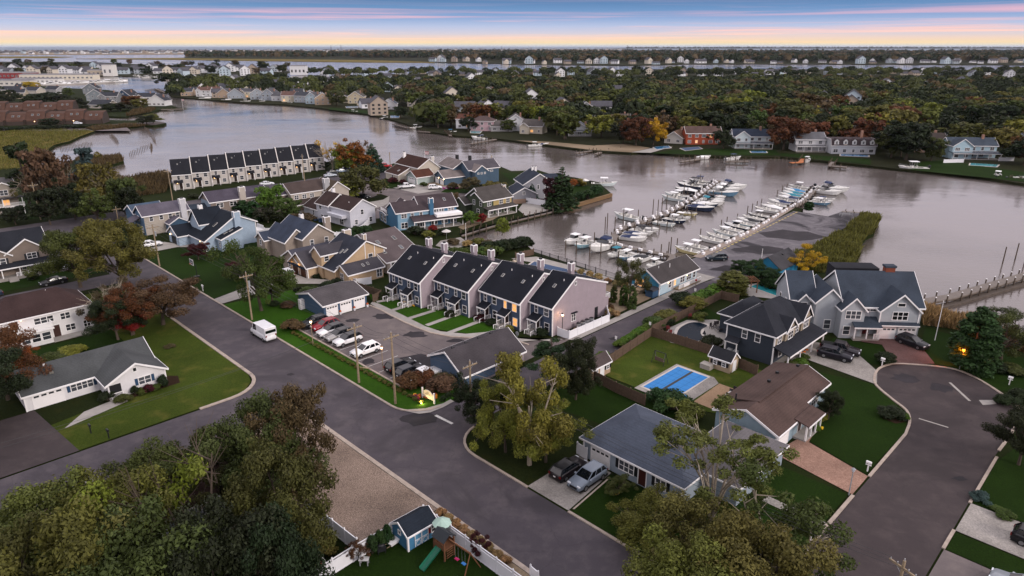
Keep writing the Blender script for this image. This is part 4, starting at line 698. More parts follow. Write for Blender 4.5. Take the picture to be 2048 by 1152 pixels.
# ---- blue grey house with twin gables
g = Bld('blue_gabled_house', 'blue grey house with pale shingle gables and two small garages', 147.6, 180.5, rot=-12, wall='3f5365', roof='6e6664')
g.vol(0, 8, 0, 7.6, [(0, 2.6), (3.8, 4.6), (7.6, 2.6)], 'x', ov=.4).garage('A', 0, (1.9, 5.5), 2.3, 2, False).lamp(-.25, 3.8, 2.2, .14).lamp(-.25, 0, 2.2, .14).vol(5, 13, 3, 14, [(5, 5), (9, 7.2), (13, 5)], 'y', ov=.4).vol(8, 20, -3, 5, [(-3, 5), (1, 7.4), (5, 5)], 'x', ov=.4, roof='4a474c').vol(9, 14, -5.5, 0, [(9, 4.8), (11.5, 6.6), (14, 4.8)], 'y')
g.win('B', -5.5, (10.2, 11.5, 12.8), 4.0, .5, .5).win('B', -3, 17, 4, 1, .5).chim(10, 9, .9, .9, 6, 8.6, DARKM, False).chim(13.5, 6, .9, .9, 6, 8.4, DARKM, False).done()
# ---- cream house with maroon roof and free garage
g = Bld('cream_maroon_house', 'cream house with maroon roof and flag on the waterfront', 144.8, 191.5, rot=-6, wall='b0a89c', roof='37241f')
g.vol(0, 9, 0, 15, [(0, 5.0), (4.6, 7.7), (9, 4.4)], 'y', ov=.4).vol(-5, 0, 5, 14, [(-5, 2.4), (0, 4.6)], 'y', oe=.2).win('A', -5, 9, 1.6, 1, 1).win('B', 0, 5, 3.6, .6, 1.0).chim(7, 1.5, 1, 1, 5.5, 8.2, 'b9b4ac').chim(3, 14, .9, .9, 6, 8.6, WHITE).sky([(-5, 2.4), (0, 4.6)], 'y', -3, 8, .8, 1).done()
g = Bld('detached_garage', 'pale green detached garage with maroon roof', 141.8, 188.3, rot=-4, wall='96a3a0', roof='4a2f26', cat='garage')
g.vol(0, 7, 0, 6.4, [(0, 2.5), (3.2, 4.4), (6.4, 2.5)], 'x', ov=.4).garage('A', 0, 3.2, 4, 2.1).corner(0, 0, 0, 2.5).done()
# ---- long row of white townhouses with black roofs on the water
for i in range(9):
    a = 79.2+i*6.3; b = 238.2+i*.28
    h = Bld('row_house', 'white row house with black roof at the reed end of the waterfront terrace' if i == 0 else 'white row house with black roof on the tree end of the waterfront terrace' if i == 8 else 'white row house with black roof inside the waterfront terrace', a, b, wall='b3aea9', roof='222328', rot=-20, cat='row house', group=None if i in (0, 8) else 'white row houses of the waterfront terrace')
    pf = [(0, 4.9), (5.2, 9.2), (10, 6.4)]; h.vol(0, 6.1, 0, 10, pf, 'x', ov=0, oe=.25, ends=(0, 0)); m = MB(); m.prism([(-.6, 0), (-.6, 5.1), (4.9, 9.9), (5.6, 9.9), (10.4, 6.9), (10.4, 0)], 6.02, 6.28, 'x'); m.build('party_wall', h.mat('c4bfba'), h.r)
    h.win('B', 0, (2.0,), 3.9, .8, 1.25).win('B', 0, 4.5, 3.95, 1.1, 1.15).win('B', 0, 4.5, 1.3, 1.1, 1.2).door('B', 0, 2.4, col='2a1c18'); h.lamp(1.4, -.25, 2.2, .1)
    m = MB(); m.prism([(-1.5, 2.4), (0, 3.1), (0, 3.24), (-1.5, 2.54)], .4, 3.2, 'x'); m.build('porch_roof', h.rf, h.r); h.rail([(.6, -1.4), (.6, -2.6)], .1).rail([(3, -1.4), (3, -2.6)], .1); [h.box('porch_post', WHITE, x-.07, x+.07, -1.4, -1.26, 0, 2.5) for x in (.6, 3.0)]; h.sky(pf, 'x', 3.4, 2.2, .4, .5); h.pipe(3.2, 4.0, 8, .5); h.done()
# ---- sheds
def shed(name, label, a, b, w, d, wall, roof, door_face='B', rot=0, zr=3.0, ze=1.9, sh='15171b'):
    g = Bld(name, label, a, b, rot, cat='shed', wall=wall, roof=roof)
    if door_face == 'B': g.vol(0, w, 0, d, [(0, ze), (d/2, zr), (d, ze)], 'x', oe=.15, ov=.15, th=.08)
    else: g.vol(0, w, 0, d, [(0, ze), (w/2, zr), (w, ze)], 'y', oe=.15, ov=.15, th=.08)
    return g
g = shed('garden_shed', 'tan shed with two shuttered windows beside the wooden fence', 85.6, 41, 2.4, 3.4, 'a3907a', '26272b', 'A'); g.win('A', 0, (1.0, 2.4), 1.2, .5, .6, sh='15171b').door('B', 0, 1.2, .8, 1.7, 'd8d8d8', .05).done()
g = shed('garden_shed', 'small tan shed with one white door at the yard corner', 69.6, 53.6, 4.2, 2.2, 'a88f78', '4a4140', 'B'); g.door('B', 0, 2.2, .8, 1.6, 'd8d8d8', .05).win('B', 0, 3.5, 1.2, .5, .6, sh='15171b').win('B', 0, 1.0, 1.2, .4, .5).done()
q0 = P(816, 1104); q1 = P(872, 1071)
g = Bld('blue_shed', 'blue garden shed with navy roof and red shutters by the swing set', 0, 0, xy=q0, wall='41789c', roof='20262f', cat='shed')
g.r.rotation_euler = (0, 0, math.atan2(q1.y-q0.y, q1.x-q0.x)); W_ = (q1-q0).length
g.vol(0, W_, 0, 2.6, [(0, 1.75), (1.3, 2.6), (2.6, 1.75)], 'x', oe=.15, ov=.12, th=.08)
for u in (1.15, 1.95): g.box('door_leaf', '5b93b5', u-.38, u+.38, -.05, -.003, .15, 1.55); [g.box('door_trim', WHITE, u-.4+k*.74, u-.34+k*.74, -.08, -.05, .15, 1.6) for k in (0, 1)]; g.box('door_rail', WHITE, u-.38, u+.38, -.08, -.05, .82, .9); m = MB(); m.tube([(u+.26*math.cos(t*PI/6), -.08, .48+.28*math.sin(t*PI/6)) for t in range(13)], .03, 4); m.build('door_oval', WHITE, g.r)
g.win('B', 0, 3.0, 1.1, .45, .7, sh='6a1418').corner(0, 0, 0, 1.75).corner(W_, 0, 0, 1.75).win('A', 0, 1.3, 1.5, .3, .35, st='p').done()
# hidden house under the corner trees, its roof and gutters glimpsed between the leaves
g = Bld('shaded_house', 'brown roofed house half hidden under the big trees', 6, 62, wall='8a8f94', roof='4a3a36'); g.vol(0, 16, 0, 9, [(0, 2.6), (4.5, 4.6), (9, 2.6)], 'x', oe=.5, ov=.5).win('B', 0, (3, 8, 13), 1.5, 1.4, 1.1, st='d').done()
# ================================================================= vehicles
PAINT = tinted('car_paint', .3, 0, .12, .35); TYRE = M('131314', .85, .1, 4, name='tyre_rubber'); RIM = M('8a8c90', .35, .1, 4, metal=.8, name='wheel_rim')
HEADL = M('c8ccd2', .2, .05, 3, name='headlight'); TAILL = M('6a0d10', .3, .05, 3, name='taillight'); TRIMB = M('17181a', .6, .1, 3, name='black_trim'); CGLASS = M('0b0f14', .06, .1, 1, spec=.8, name='car_glass')
CARS = {
 'suv': dict(L=4.7, W=1.86, zb=.32, belt=[(-2.35, .62), (-2.32, 1.02), (-1.9, 1.1), (.75, 1.08), (1.0, 1.06), (2.0, .95), (2.28, .78), (2.35, .5)], cab=(-2.25, -1.8, .1, 1.05), roof=1.66, wb=1.4, r=.36),
 'sedan': dict(L=4.75, W=1.82, zb=.26, belt=[(-2.37, .55), (-2.32, .9), (-1.7, .96), (.8, .93), (1.05, .9), (2.0, .76), (2.3, .6), (2.37, .42)], cab=(-1.75, -1.0, .1, 1.05), roof=1.42, wb=1.4, r=.33),
 'pickup': dict(L=5.7, W=1.98, zb=.42, belt=[(-2.85, .7), (-2.82, 1.12), (-1.0, 1.12), (.95, 1.12), (1.2, 1.12), (2.5, 1.02), (2.8, .85), (2.85, .6)], cab=(-.95, -.85, .55, 1.2), roof=1.86, wb=1.8, r=.4),
 'van': dict(L=5.6, W=2.05, zb=.34, belt=[(-2.8, .6), (-2.78, 1.3), (-2.0, 1.32), (1.3, 1.3), (1.7, 1.25), (2.5, 1.0), (2.75, .75), (2.8, .5)], cab=(-2.78, -2.7, 1.25, 1.85), roof=2.5, wb=1.85, r=.36)}
CMESH = {}
def car_meshes(k):
    if k in CMESH: return CMESH[k]
    c = CARS[k]; W = c['W']/2; zb = c['zb']; b = MB(); secs = []
    for x, zt in c['belt']:
        e = abs(x)/(c['L']/2); w = W*(1-.16*max(0, e-.8)/.2)
        secs.append([(x, -w*.93, zb), (x, -w, zb+.16), (x, -w, zb+(zt-zb)*.72), (x, -w*.94, zt), (x, w*.94, zt), (x, w, zb+(zt-zb)*.72), (x, w, zb+.16), (x, w*.93, zb)])
    b.loft(secs)
    x0, x1, x2, x3 = c['cab']; zt = c['roof']; zl = 1.08 if k in ('suv',) else {'sedan': .93, 'pickup': 1.1, 'van': 1.28}[k]; wt = W*.75 if k != 'van' else W*.93; wl = W*.92
    g = MB(); g.loft([[(x0, -wl, zl-.05), (x3, -wl, zl-.05), (x3, wl, zl-.05), (x0, wl, zl-.05)], [(x1, -wt, zt-.06), (x2, -wt, zt-.06), (x2, wt, zt-.06), (x1, wt, zt-.06)]])
    r = MB(); d = .07
    r.loft([[(x1-d, -wt-.02, zt-.1), (x2+d, -wt-.02, zt-.1), (x2+d, wt+.02, zt-.1), (x1-d, wt+.02, zt-.1)], [(x1, -wt-.01, zt-.03), (x2, -wt-.01, zt-.03), (x2, wt+.01, zt-.03), (x1, wt+.01, zt-.03)], [(x1+.12, -wt+.12, zt), (x2-.15, -wt+.12, zt), (x2-.15, wt-.12, zt), (x1+.12, wt-.12, zt)]])
    for sy in (-1, 1):   # pillars
        for t0, t1, wd in ((x0, x1, .1), (x3, x2, .07), ((x0*.35+x3*.65), (x1*.35+x2*.65)*1.0, .06), ((x0*.72+x3*.28), (x1*.72+x2*.28), .06)):
            r.loft([[(t0-wd, sy*(wl+.012), zl-.05), (t0+wd, sy*(wl+.012), zl-.05), (t0+wd, sy*(wl-.05), zl-.05), (t0-wd, sy*(wl-.05), zl-.05)], [(t1-wd, sy*(wt+.012), zt-.08), (t1+wd, sy*(wt+.012), zt-.08), (t1+wd, sy*(wt-.05), zt-.08), (t1-wd, sy*(wt-.05), zt-.08)]])
    if k == 'van':   # windowless cargo sides
        for sy in (-1, 1): r.loft([[(x0-.01, sy*(wl+.015), zl-.06), (.35, sy*(wl+.015), zl-.06), (.35, sy*(wl-.03), zl-.06), (x0-.01, sy*(wl-.03), zl-.06)], [(x1-.02, sy*(wt+.02), zt-.06), (.3, sy*(wt+.02), zt-.06), (.3, sy*(wt-.03), zt-.06), (x1-.02, sy*(wt-.03), zt-.06)]])
        r.box(x0-.02, x0+.06, -wl, wl, zl-.1, 1.55); r.box(x1-.05, x1+.02, -wt, wt, 2.05, zt-.05)
    if k == 'pickup':    # open bed
        g2 = MB(); g2.box(-2.7, -1.05, -W*.78, W*.78, 1.1, 1.127); CMESH['bed'] = g2.mesh('bed', TRIMB)
    t = MB(); t.box(-c['L']/2+.08, c['L']/2-.08, -W*.98, W*.98, zb-.1, zb+.1); t.box(c['L']/2-.12, c['L']/2+.01, -W*.5, W*.5, .42, .66)
    hl = MB(); hl.box(-.06, .06, -.2, .2, -.07, .07); tl = MB(); tl.box(-.05, .05, -.1, .1, -.14, .14)
    ty = MB(); ty.tube([(0, -.11, 0), (0, .11, 0)], c['r'], 14); rm = MB(); rm.tube([(0, -.122, 0), (0, .122, 0)], c['r']*.62, 10)
    mir = MB(); mir.box(-.1, .08, -.12, .12, -.08, .08); pl = MB(); pl.box(-.012, .012, -.15, .15, -.07, .07)
    bb = bmesh.new(); bb.from_mesh(b.mesh('tmp', PAINT)); bmesh.ops.bevel(bb, geom=list(bb.edges), offset=.06, segments=2, affect='EDGES', clamp_overlap=True); bb.verts.ensure_lookup_table(); b = MB(); b.v = [tuple(v.co) for v in bb.verts]; b.f = [tuple(v.index for v in f.verts) for f in bb.faces]; b.m = [0]*len(b.f); bb.free()
    CMESH[k] = [m.mesh(n, mt, sm) for m, n, mt, sm in ((b, 'body', PAINT, True), (g, 'windows', CGLASS, False), (r, 'cabin_roof', PAINT, False), (t, 'sill', TRIMB, False), (hl, 'headlight', HEADL, False), (tl, 'taillight', TAILL, False), (ty, 'wheel', TYRE, False), (rm, 'rim', RIM, False), (mir, 'mirror', PAINT, False), (pl, 'number_plate', WHITE, False))]
    return CMESH[k]
def car(kind, loc, heading, col, label, cat='car', group=None, dark_roof=False, sc=1):
    c = CARS[kind]; ms = car_meshes(kind); name = {'suv': 'suv', 'sedan': 'sedan_car', 'pickup': 'pickup_truck', 'van': 'cargo_van'}[kind]
    r = empty(name, Vector((loc[0], loc[1], .05 if len(loc) < 3 else loc[2])), heading, label=label, cat=cat, group=group); r.scale = (sc,)*3; col = lin(col); L2 = c['L']/2; W = c['W']/2
    link('body', ms[0], r, color=col); link('windows', ms[1], r); link('cabin_roof', ms[2], r, color=lin('15161a') if dark_roof else col); link('sill', ms[3], r)
    if kind == 'pickup': link('bed', CMESH['bed'], r)
    zh = c['belt'][-2][1]
    for s in (-1, 1):
        link('headlight', ms[4], r, (L2-.1, s*W*.68, zh+.02)); link('taillight', ms[5], r, (-L2+.02, s*W*.8, c['belt'][1][1]-.15)); link('mirror', ms[8], r, (c['cab'][3]-.25, s*(W+.08), 1.05 if kind != 'van' else 1.4), color=col)
        for x in (-c['wb'], c['wb']): w = link('wheel', ms[6], r, (x, s*(W-.1), c['r'])); link('rim', ms[7], w)
    link('number_plate', ms[9], r, (-L2-.01, 0, .7)); return r
def ab2(a, b, z=.06): return XY(a, b, z)
DA, DB = PI/4, 3*PI/4      # headings along the street grid
for a, b, hd, k, col, dr, lab in (
  (52.4, 100.2, DA+PI, 'suv', '14161c', 0, 'black car at the shrub end of the bay row'), (52.9, 97.6, DA+PI, 'suv', '7d0f1c', 0, 'red SUV between the black and white cars'), (52.4, 94.9, DA+PI, 'suv', 'd4d4d6', 1, 'white SUV parked beside the red SUV'), (52.3, 92.3, DA+PI, 'suv', '8e8c8c', 1, 'silver SUV between two white SUVs'),
  (52.3, 89.7, DA+PI, 'suv', 'd8d8da', 1, 'white SUV with black roof beside the silver SUV'), (52.1, 84.3, DA+PI, 'suv', 'dededf', 0, 'white SUV parked on its own between empty bays'), (52.7, 76.1, DA, 'suv', '101218', 0, 'black SUV backed in near the tar patch'), (52.6, 73.5, DA, 'suv', '10151f', 0, 'dark navy SUV next to the white pickup')):
    car(k, ab2(a, b), hd, col, lab, dark_roof=bool(dr))
car('pickup', ab2(53.2, 70.9), DA, 'c9c9cb', 'white pickup truck by the brown shrubs', 'pickup')
car('van', ab2(43.9, 101.6), DB, 'd3d3d6', 'white cargo van parked at the kerb', 'van')
car('suv', ab2(50.4, 41.6), DA, '191418', 'dark maroon SUV on the paver driveway', dark_roof=True); car('suv', ab2(50.6, 39.0), DA+PI, '6f7884', 'blue grey SUV facing the street on the paver driveway', sc=1.04)
car('pickup', P(1678, 706)+Vector((0, 0, .1)), -.62, '1b161c', 'black pickup truck at the tan dormer house', 'pickup'); car('suv', P(1668, 717)+Vector((0, 0, .1)), -.62, '17151f', 'navy SUV beside the black pickup', sc=1.05)
car('suv', P(1822, 692)+Vector((0, 0, .1)), -1.05, '15171d', 'black SUV on the red brick driveway'); car('suv', P(1431, 521)+Vector((0, 0, .05)), PI+.12, '16232c', 'dark teal SUV on the pier lot')
car('suv', ab2(72.8, 2.0), DB+PI, '101114', 'black SUV on the mottled paver driveway'); car('suv', ab2(64.6, 2.2), DB, '8b9096', 'silver SUV on the plain grey driveway by the court')
car('sedan', ab2(26.4, 156.6), DA+PI, '15171d', 'black sedan parked under the oak'); car('sedan', ab2(15.5, 156), DA+PI, '1c2a3c', 'dark blue sedan at the porch house'); car('suv', ab2(49.8, 171.2), DA, 'd2d2d4', 'white car before the open garage')
car('suv', ab2(62, 128.6), DB, 'cfcfd2', 'white car half hidden before the brown garage doors'); car('pickup', P(812, 377)+Vector((0, 0, .1)), .35, 'd6d6d8', 'white pickup before the pale green garage', 'pickup'); car('suv', P(869, 379)+Vector((0, 0, .1)), .2, 'dadadc', 'white SUV by the pink flower bed')
car('pickup', P(768, 336)+Vector((0, 0, .1)), .2, 'a3121a', 'red pickup truck on the waterfront', 'pickup'); car('sedan', P(725, 397)+Vector((0, 0, .1)), -.5, '15161a', 'black sedan beside the round lawn')
for px, py, col, lab in ((660, 354, 'a9b0ba', 'pale silver sedan on the terrace car park'), (665, 348, '1c2026', 'black sedan on the terrace car park'), (684, 345, '8fa0b4', 'light blue sedan on the terrace car park'), (692, 341, '30445c', 'dark blue sedan near the terrace trees')): car('sedan', P(px, py)+Vector((0, 0, .1)), .5, col, lab)
car('suv', P(155, 249)+Vector((0, 0, .1)), .1, 'd0d4da', 'white SUV by the brown condominiums'); car('suv', P(86, 490)+Vector((0, 0, .1)), .4, 'd8d8da', 'white car behind the porch house'); car('sedan', P(533, 371)+Vector((0, 0, .1)), .5, 'c4c8cc', 'white sedan on the terrace road')
# ================================================================= boats
HULL = tinted('boat_hull', .25, 0, .4); DECKW = M('cfcdc8', .45, .06, 1, name='boat_deck'); CANV = tinted('boat_canvas', .8); OUTB = tinted('outboard', .3, 0, .3); FLOORB = M('a8a59f', .7, .1, 1, name='boat_floor')
BM = {}
def boat_meshes(kind):
    if kind in BM: return BM[kind]
    # unit boat: length 7 m, bow at +x
    L2, Bm = 3.5, 1.22; st = [(-1, .92, .78), (-.5, 1.0, .82), (0, 1.0, .88), (.4, .88, .98), (.7, .58, 1.1), (.9, .24, 1.2), (1.0, .03, 1.26)]
    if kind in ('express', 'bow'): st = [(x, w*1.05, z+.12) for x, w, z in st]
    h = MB(); dk = MB(); fl = MB(); secs = []; inner = []
    for x, w, zs in st:
        X = x*L2; B = Bm*w; kz = -.35+.5*max(0, x-.5)**2*2
        q = max(0, (x-.4)/.6)**1.5; secs.append([(X-.45*q, -B*.78, .12+.5*q), (X-1.15*q, 0, kz+.1*q), (X-.45*q, B*.78, .12+.5*q), (X+.06, B, zs), (X+.06, -B, zs)])
    h.loft([[s[4], s[0], s[1], s[2], s[3]] for s in secs], close=False); h.add([secs[0][i] for i in (4, 0, 1, 2, 3)], [(0, 1, 2, 3, 4)])
    fore = {'cc': .55, 'bow': -.15, 'express': -.15, 'pilot': .1, 'skiff': .75}[kind]
    # gunwale ring, inner wall and floor; foredeck from x>=fore
    def wid(x):
        for (x0, w0, z0), (x1, w1, z1) in zip(st, st[1:]):
            if x0 <= x <= x1: t = (x-x0)/(x1-x0); return w0+(w1-w0)*t, z0+(z1-z0)*t
        return st[-1][1:]
    xs = [-.97+(fore+.97)*i/6 for i in range(7)]
    for s in (-1, 1):
        rows = []
        for x in xs: w, z = wid(x); B = Bm*w; rows.append([(x*L2, s*B, z+.005), (x*L2, s*(B-.16), z+.03), (x*L2, s*(B-.2), .35)])
        dk.loft(rows, cap=False, close=False)
    w, z = wid(-.97); dk.box(-.99*L2, -.93*L2, -Bm*w, Bm*w, .3, z+.02)
    fl.add([(x*L2, s*(Bm*wid(x)[0]-.18), .36) for x in xs for s in (-1, 1)], [(2*i, 2*i+2, 2*i+3, 2*i+1) for i in range(len(xs)-1)])
    xs2 = [fore+(1-fore)*i/6 for i in range(7)]; rise = .34 if kind in ('express', 'bow', 'pilot') else .08
    rows = []
    for i, x in enumerate(xs2):
        w, z = wid(x); B = Bm*w; hh = rise*(1-(i/6)**2); rows.append([(x*L2, -B, z+.004), (x*L2, -B*.55, z+.03+hh), (x*L2, B*.55, z+.03+hh), (x*L2, B, z+.004)])
    dk.loft(rows, cap=False, close=False); dk.add(rows[0]+[(fore*L2, Bm*.8, .36), (fore*L2, -Bm*.8, .36)], [(0, 1, 2, 3, 4, 5)])
    con = MB(); gl = MB(); top = MB(); leg = MB(); eng = MB(); seat = MB(); rail = MB(); bs = MB(); sb = MB()
    if kind in ('cc', 'skiff'):
        con.loft([[(-.1, -.42, .36), (.75, -.42, .36), (.75, .42, .36), (-.1, .42, .36)], [(-.05, -.38, 1.25), (.5, -.38, 1.3), (.5, .38, 1.3), (-.05, .38, 1.25)]]); gl.loft([[(.35, -.4, 1.28), (.55, -.4, 1.28), (.55, .4, 1.28), (.35, .4, 1.28)], [(.15, -.34, 1.75), (.2, -.34, 1.75), (.2, .34, 1.75), (.15, .34, 1.75)]])
        seat.box(-.95, -.5, -.42, .42, .36, 1.0).box(-.98, -.88, -.42, .42, 1.0, 1.3); bs.box(1.1, 1.7, -.4, .4, .36, .78); sb.box(-3.0, -2.6, -.8, .8, .36, .8)
        if kind == 'cc':
            top.loft([[(-1.1, -.85, 2.25), (1.0, -.8, 2.25), (1.0, .8, 2.25), (-1.1, .85, 2.25)], [(-1.05, -.8, 2.34), (.95, -.75, 2.34), (.95, .75, 2.34), (-1.05, .8, 2.34)]])
            for x in (-.5, .55):
                for y in (-.5, .5): leg.tube([(x, y, .5), (x*1.1, y*1.35, 2.27)], .035, 5)
    elif kind == 'pilot':
        con.loft([[(-.5, -.85, .4), (1.1, -.8, .9), (1.1, .8, .9), (-.5, .85, .4)], [(-.5, -.8, 1.4), (.95, -.65, 1.4), (.95, .65, 1.4), (-.5, .8, 1.4)]]); gl.loft([[(-.5, -.8, 1.4), (.95, -.65, 1.4), (.95, .65, 1.4), (-.5, .8, 1.4)], [(-.4, -.72, 2.1), (.45, -.6, 2.1), (.45, .6, 2.1), (-.4, .72, 2.1)]])
        top.loft([[(-1.2, -.9, 2.1), (.65, -.8, 2.1), (.65, .8, 2.1), (-1.2, .9, 2.1)], [(-1.1, -.8, 2.22), (.5, -.7, 2.22), (.5, .7, 2.22), (-1.1, .8, 2.22)]])
        for y in (-.75, .75): leg.tube([(-1.1, y, .6), (-1.1, y, 2.12)], .04, 5); leg.tube([(-1.0, y*.7, 2.2), (-3.4, y*1.6, 4.6)], .025, 4)
        seat.box(-3.0, -2.5, -.8, .8, .36, .8)
    elif kind == 'express':
        gl.loft([[(-.5, -1.1, 1.2), (.6, -.75, 1.42), (.6, .75, 1.42), (-.5, 1.1, 1.2)], [(-.75, -1.0, 1.75), (.05, -.6, 1.8), (.05, .6, 1.8), (-.75, 1.0, 1.75)]], cap=False)
        for y in (-1, 1): leg.tube([(-1.2, y*1.1, 1.0), (-1.7, y*.95, 2.1), (-1.75, y*.7, 2.3)], .09, 5)
        leg.tube([(-1.75, -.7, 2.3), (-1.75, .7, 2.3)], .09, 5); top.loft([[(-1.9, -.95, 1.95), (-.4, -.85, 1.85), (-.4, .85, 1.85), (-1.9, .95, 1.95)], [(-1.7, -.8, 2.2), (-.6, -.7, 2.1), (-.6, .7, 2.1), (-1.7, .8, 2.2)]]); seat.box(-2.9, -2.2, -.9, .9, .36, .9)
        con.box(1.0, 1.5, -.25, .25, 1.35, 1.5)
    elif kind == 'bow':
        rows = []
        for i, x in enumerate([-.93, -.6, -.2, .1, .5, .8, .96]):
            w, z = wid(x); B = Bm*w*1.0; p = (.08, .3, .62, .5, .22, .12, .03)[i]; rows.append([(x*L2, -B-.01, z-.02), (x*L2, -B*.45, z+p*.8), (x*L2, 0, z+p), (x*L2, B*.45, z+p*.8), (x*L2, B+.01, z-.02)])
        top.loft(rows, cap=True, close=False)
    e = MB(); e.loft([[(-.28, -.17, .9), (.22, -.17, .9), (.22, .17, .9), (-.28, .17, .9)], [(-.36, -.22, 1.1), (.24, -.22, 1.1), (.24, .22, 1.1), (-.36, .22, 1.1)], [(-.34, -.2, 1.35), (.2, -.2, 1.4), (.2, .2, 1.4), (-.34, .2, 1.35)], [(-.24, -.12, 1.45), (.12, -.12, 1.48), (.12, .12, 1.48), (-.24, .12, 1.45)]]); e.box(-.14, .1, -.07, .07, -.4, .9)
    for s in (-1, 1):
        pts = [(x*L2, s*(Bm*wid(x)[0]-.08), wid(x)[1]+.38) for x in (.3, .55, .75, .9)]+[(L2*.98, 0, wid(.98)[1]+.4)]; rail.tube(pts, .018, 4)
        for q in pts[:-1]: rail.tube([(q[0], q[1], q[2]-.38), q], .014, 4)
    ms = {}
    for n, m_, mt in (('hull', h, HULL), ('deck', dk, DECKW), ('cockpit_floor', fl, FLOORB), ('console', con, DECKW), ('windshield', gl, CGLASS), ('hardtop', top, CANV), ('top_frame', leg, GREYM), ('helm_seat' if kind in ('cc', 'skiff') else 'stern_bench', seat, DECKW), ('bow_seat', bs, DECKW), ('stern_seat', sb, DECKW), ('bow_rail', rail, GREYM)):
        if m_.v: ms[n] = m_.mesh(n, mt)
    BM[kind] = (ms, e.mesh('outboard_motor', OUTB)); return BM[kind]
def boat(kind, loc, heading, L=7, hull='d6d6d4', top='d8d8d8', motors=1, motor='1a1b1f', label=None, group=None, z=WZ):
    ms, e = boat_meshes(kind); s = L/7
    r = empty({'cc': 'center_console_boat', 'pilot': 'walkaround_boat', 'express': 'express_cruiser', 'bow': 'covered_runabout', 'skiff': 'open_skiff'}[kind], Vector((loc[0], loc[1], z)), heading, label=label, cat='boat', group=group); r.scale = (s, s, s)
    for n, m_ in ms.items():
        if n == 'hardtop' and kind == 'bow': n = 'canvas_cover'
        if n == 'hardtop' and kind == 'express': n = 'canvas_top'
        link(n, m_, r, color=lin(hull) if n == 'hull' else lin(top) if n in ('hardtop', 'canvas_cover', 'canvas_top') else None)
    for i in range(motors): link('outboard_motor', e, r, (-3.72, (i-(motors-1)/2)*.55, 0), color=lin(motor))
    return r
KN = {'cc': 'center console boat', 'pilot': 'walkaround boat', 'express': 'express cruiser', 'bow': 'covered runabout', 'skiff': 'open skiff'}
CN = {'d6d6d4': 'white', 'c9d4d6': 'pale grey', '8fb3bf': 'pale teal', '16243c': 'navy', '5c7f98': 'steel blue', 'c9bd8a': 'cream', '23282f': 'charcoal'}
TN = {'d8d8d8': 'white', '16264a': 'navy', '1c1d22': 'black', '1f6f80': 'teal', '4a1a26': 'maroon', '2f6f9a': 'blue'}
def moor(kind, loc, hd, L, hull='d6d6d4', top='d8d8d8', motors=1, motor='1a1b1f', where='along the pier lot', z=WZ):
    lab = '%s %s, %s top, moored %s' % (CN[hull], KN[kind], TN[top], where) if kind != 'skiff' else '%s open skiff moored %s' % (CN[hull], where)
    return boat(kind, loc, hd, L, hull, top, motors, motor, lab, '%s boats %s' % (CN[hull], where), z)
def interp(pts, a):
    for (a0, b0), (a1, b1) in zip(pts, pts[1:]):
        if a <= a1: return b0+(b1-b0)*(a-a0)/(a1-a0)
    return pts[-1][1]
PROM = [(120, 75.2), (134, 75.7), (163.8, 77.9), (212.3, 84.9), (238, 91.5)]
rb = random.Random(11)
seq2 = [('cc', 'c9bd8a', 'd8d8d8'), ('cc', 'd6d6d4', 'd8d8d8'), None, ('skiff', 'd6d6d4', 'd8d8d8'), ('skiff', 'd6d6d4', 'd8d8d8'), ('cc', 'c9d4d6', 'd8d8d8'), ('skiff', 'd6d6d4', 'd8d8d8'), ('pilot', '16243c', 'd8d8d8'), ('skiff', '8fb3bf', 'd8d8d8'), ('bow', 'd6d6d4', '1c1d22'), ('skiff', 'd6d6d4', 'd8d8d8'), ('cc', '23282f', 'd8d8d8'), None, ('skiff', 'd6d6d4', 'd8d8d8'), ('bow', 'd6d6d4', 'd8d8d8'), ('skiff', 'd6d6d4', 'd8d8d8'), ('bow', 'd6d6d4', '16264a'), ('cc', 'd6d6d4', 'd8d8d8'), ('bow', 'd6d6d4', '16264a'), ('bow', 'd6d6d4', '1f6f80'), ('bow', 'c9d4d6', '1f6f80'), ('bow', 'd6d6d4', '2f6f9a'), ('cc', '23282f', '1c1d22'), ('cc', 'd6d6d4', 'd8d8d8')]
for i, q in enumerate(seq2):
    a = 138.4+i*4.1
    if not q: continue
    L = rb.uniform(6.4, 7.4)+(1 if q[0] == 'pilot' else 0); b0 = interp(PROM, a); sl = math.atan((interp(PROM, a+2)-interp(PROM, a-2))/4)
    moor(q[0], XY(a+.3, b0+.9+L/2), DB+sl*.6+rb.uniform(-.05, .05), L, q[1], q[2], rb.choice((1, 1, 2)), rb.choice(('1a1b1f', 'c9c9cb', '1a1b1f')), 'with its stern to the pier lot')
for a, b, q, L in ((236, 84.6, ('express', 'd6d6d4', '16264a'), 10.5), (231, 84, ('express', 'd6d6d4', '1c1d22'), 8.5), (219.5, 80.6, ('skiff', 'd6d6d4', 'd8d8d8'), 6.5), (213.2, 79.6, ('cc', '5c7f98', 'd8d8d8'), 6.5), (216.5, 80, ('cc', 'd6d6d4', '16264a'), 6)):
    moor(q[0], XY(a, b), DB+PI+.1, L, q[1], q[2], 1, where='on the basin side of the pier')
D1 = [(129, 95.6), (136, 99.6), (143, 103), (165, 103.9), (190, 109.3), (223, 119.3)]
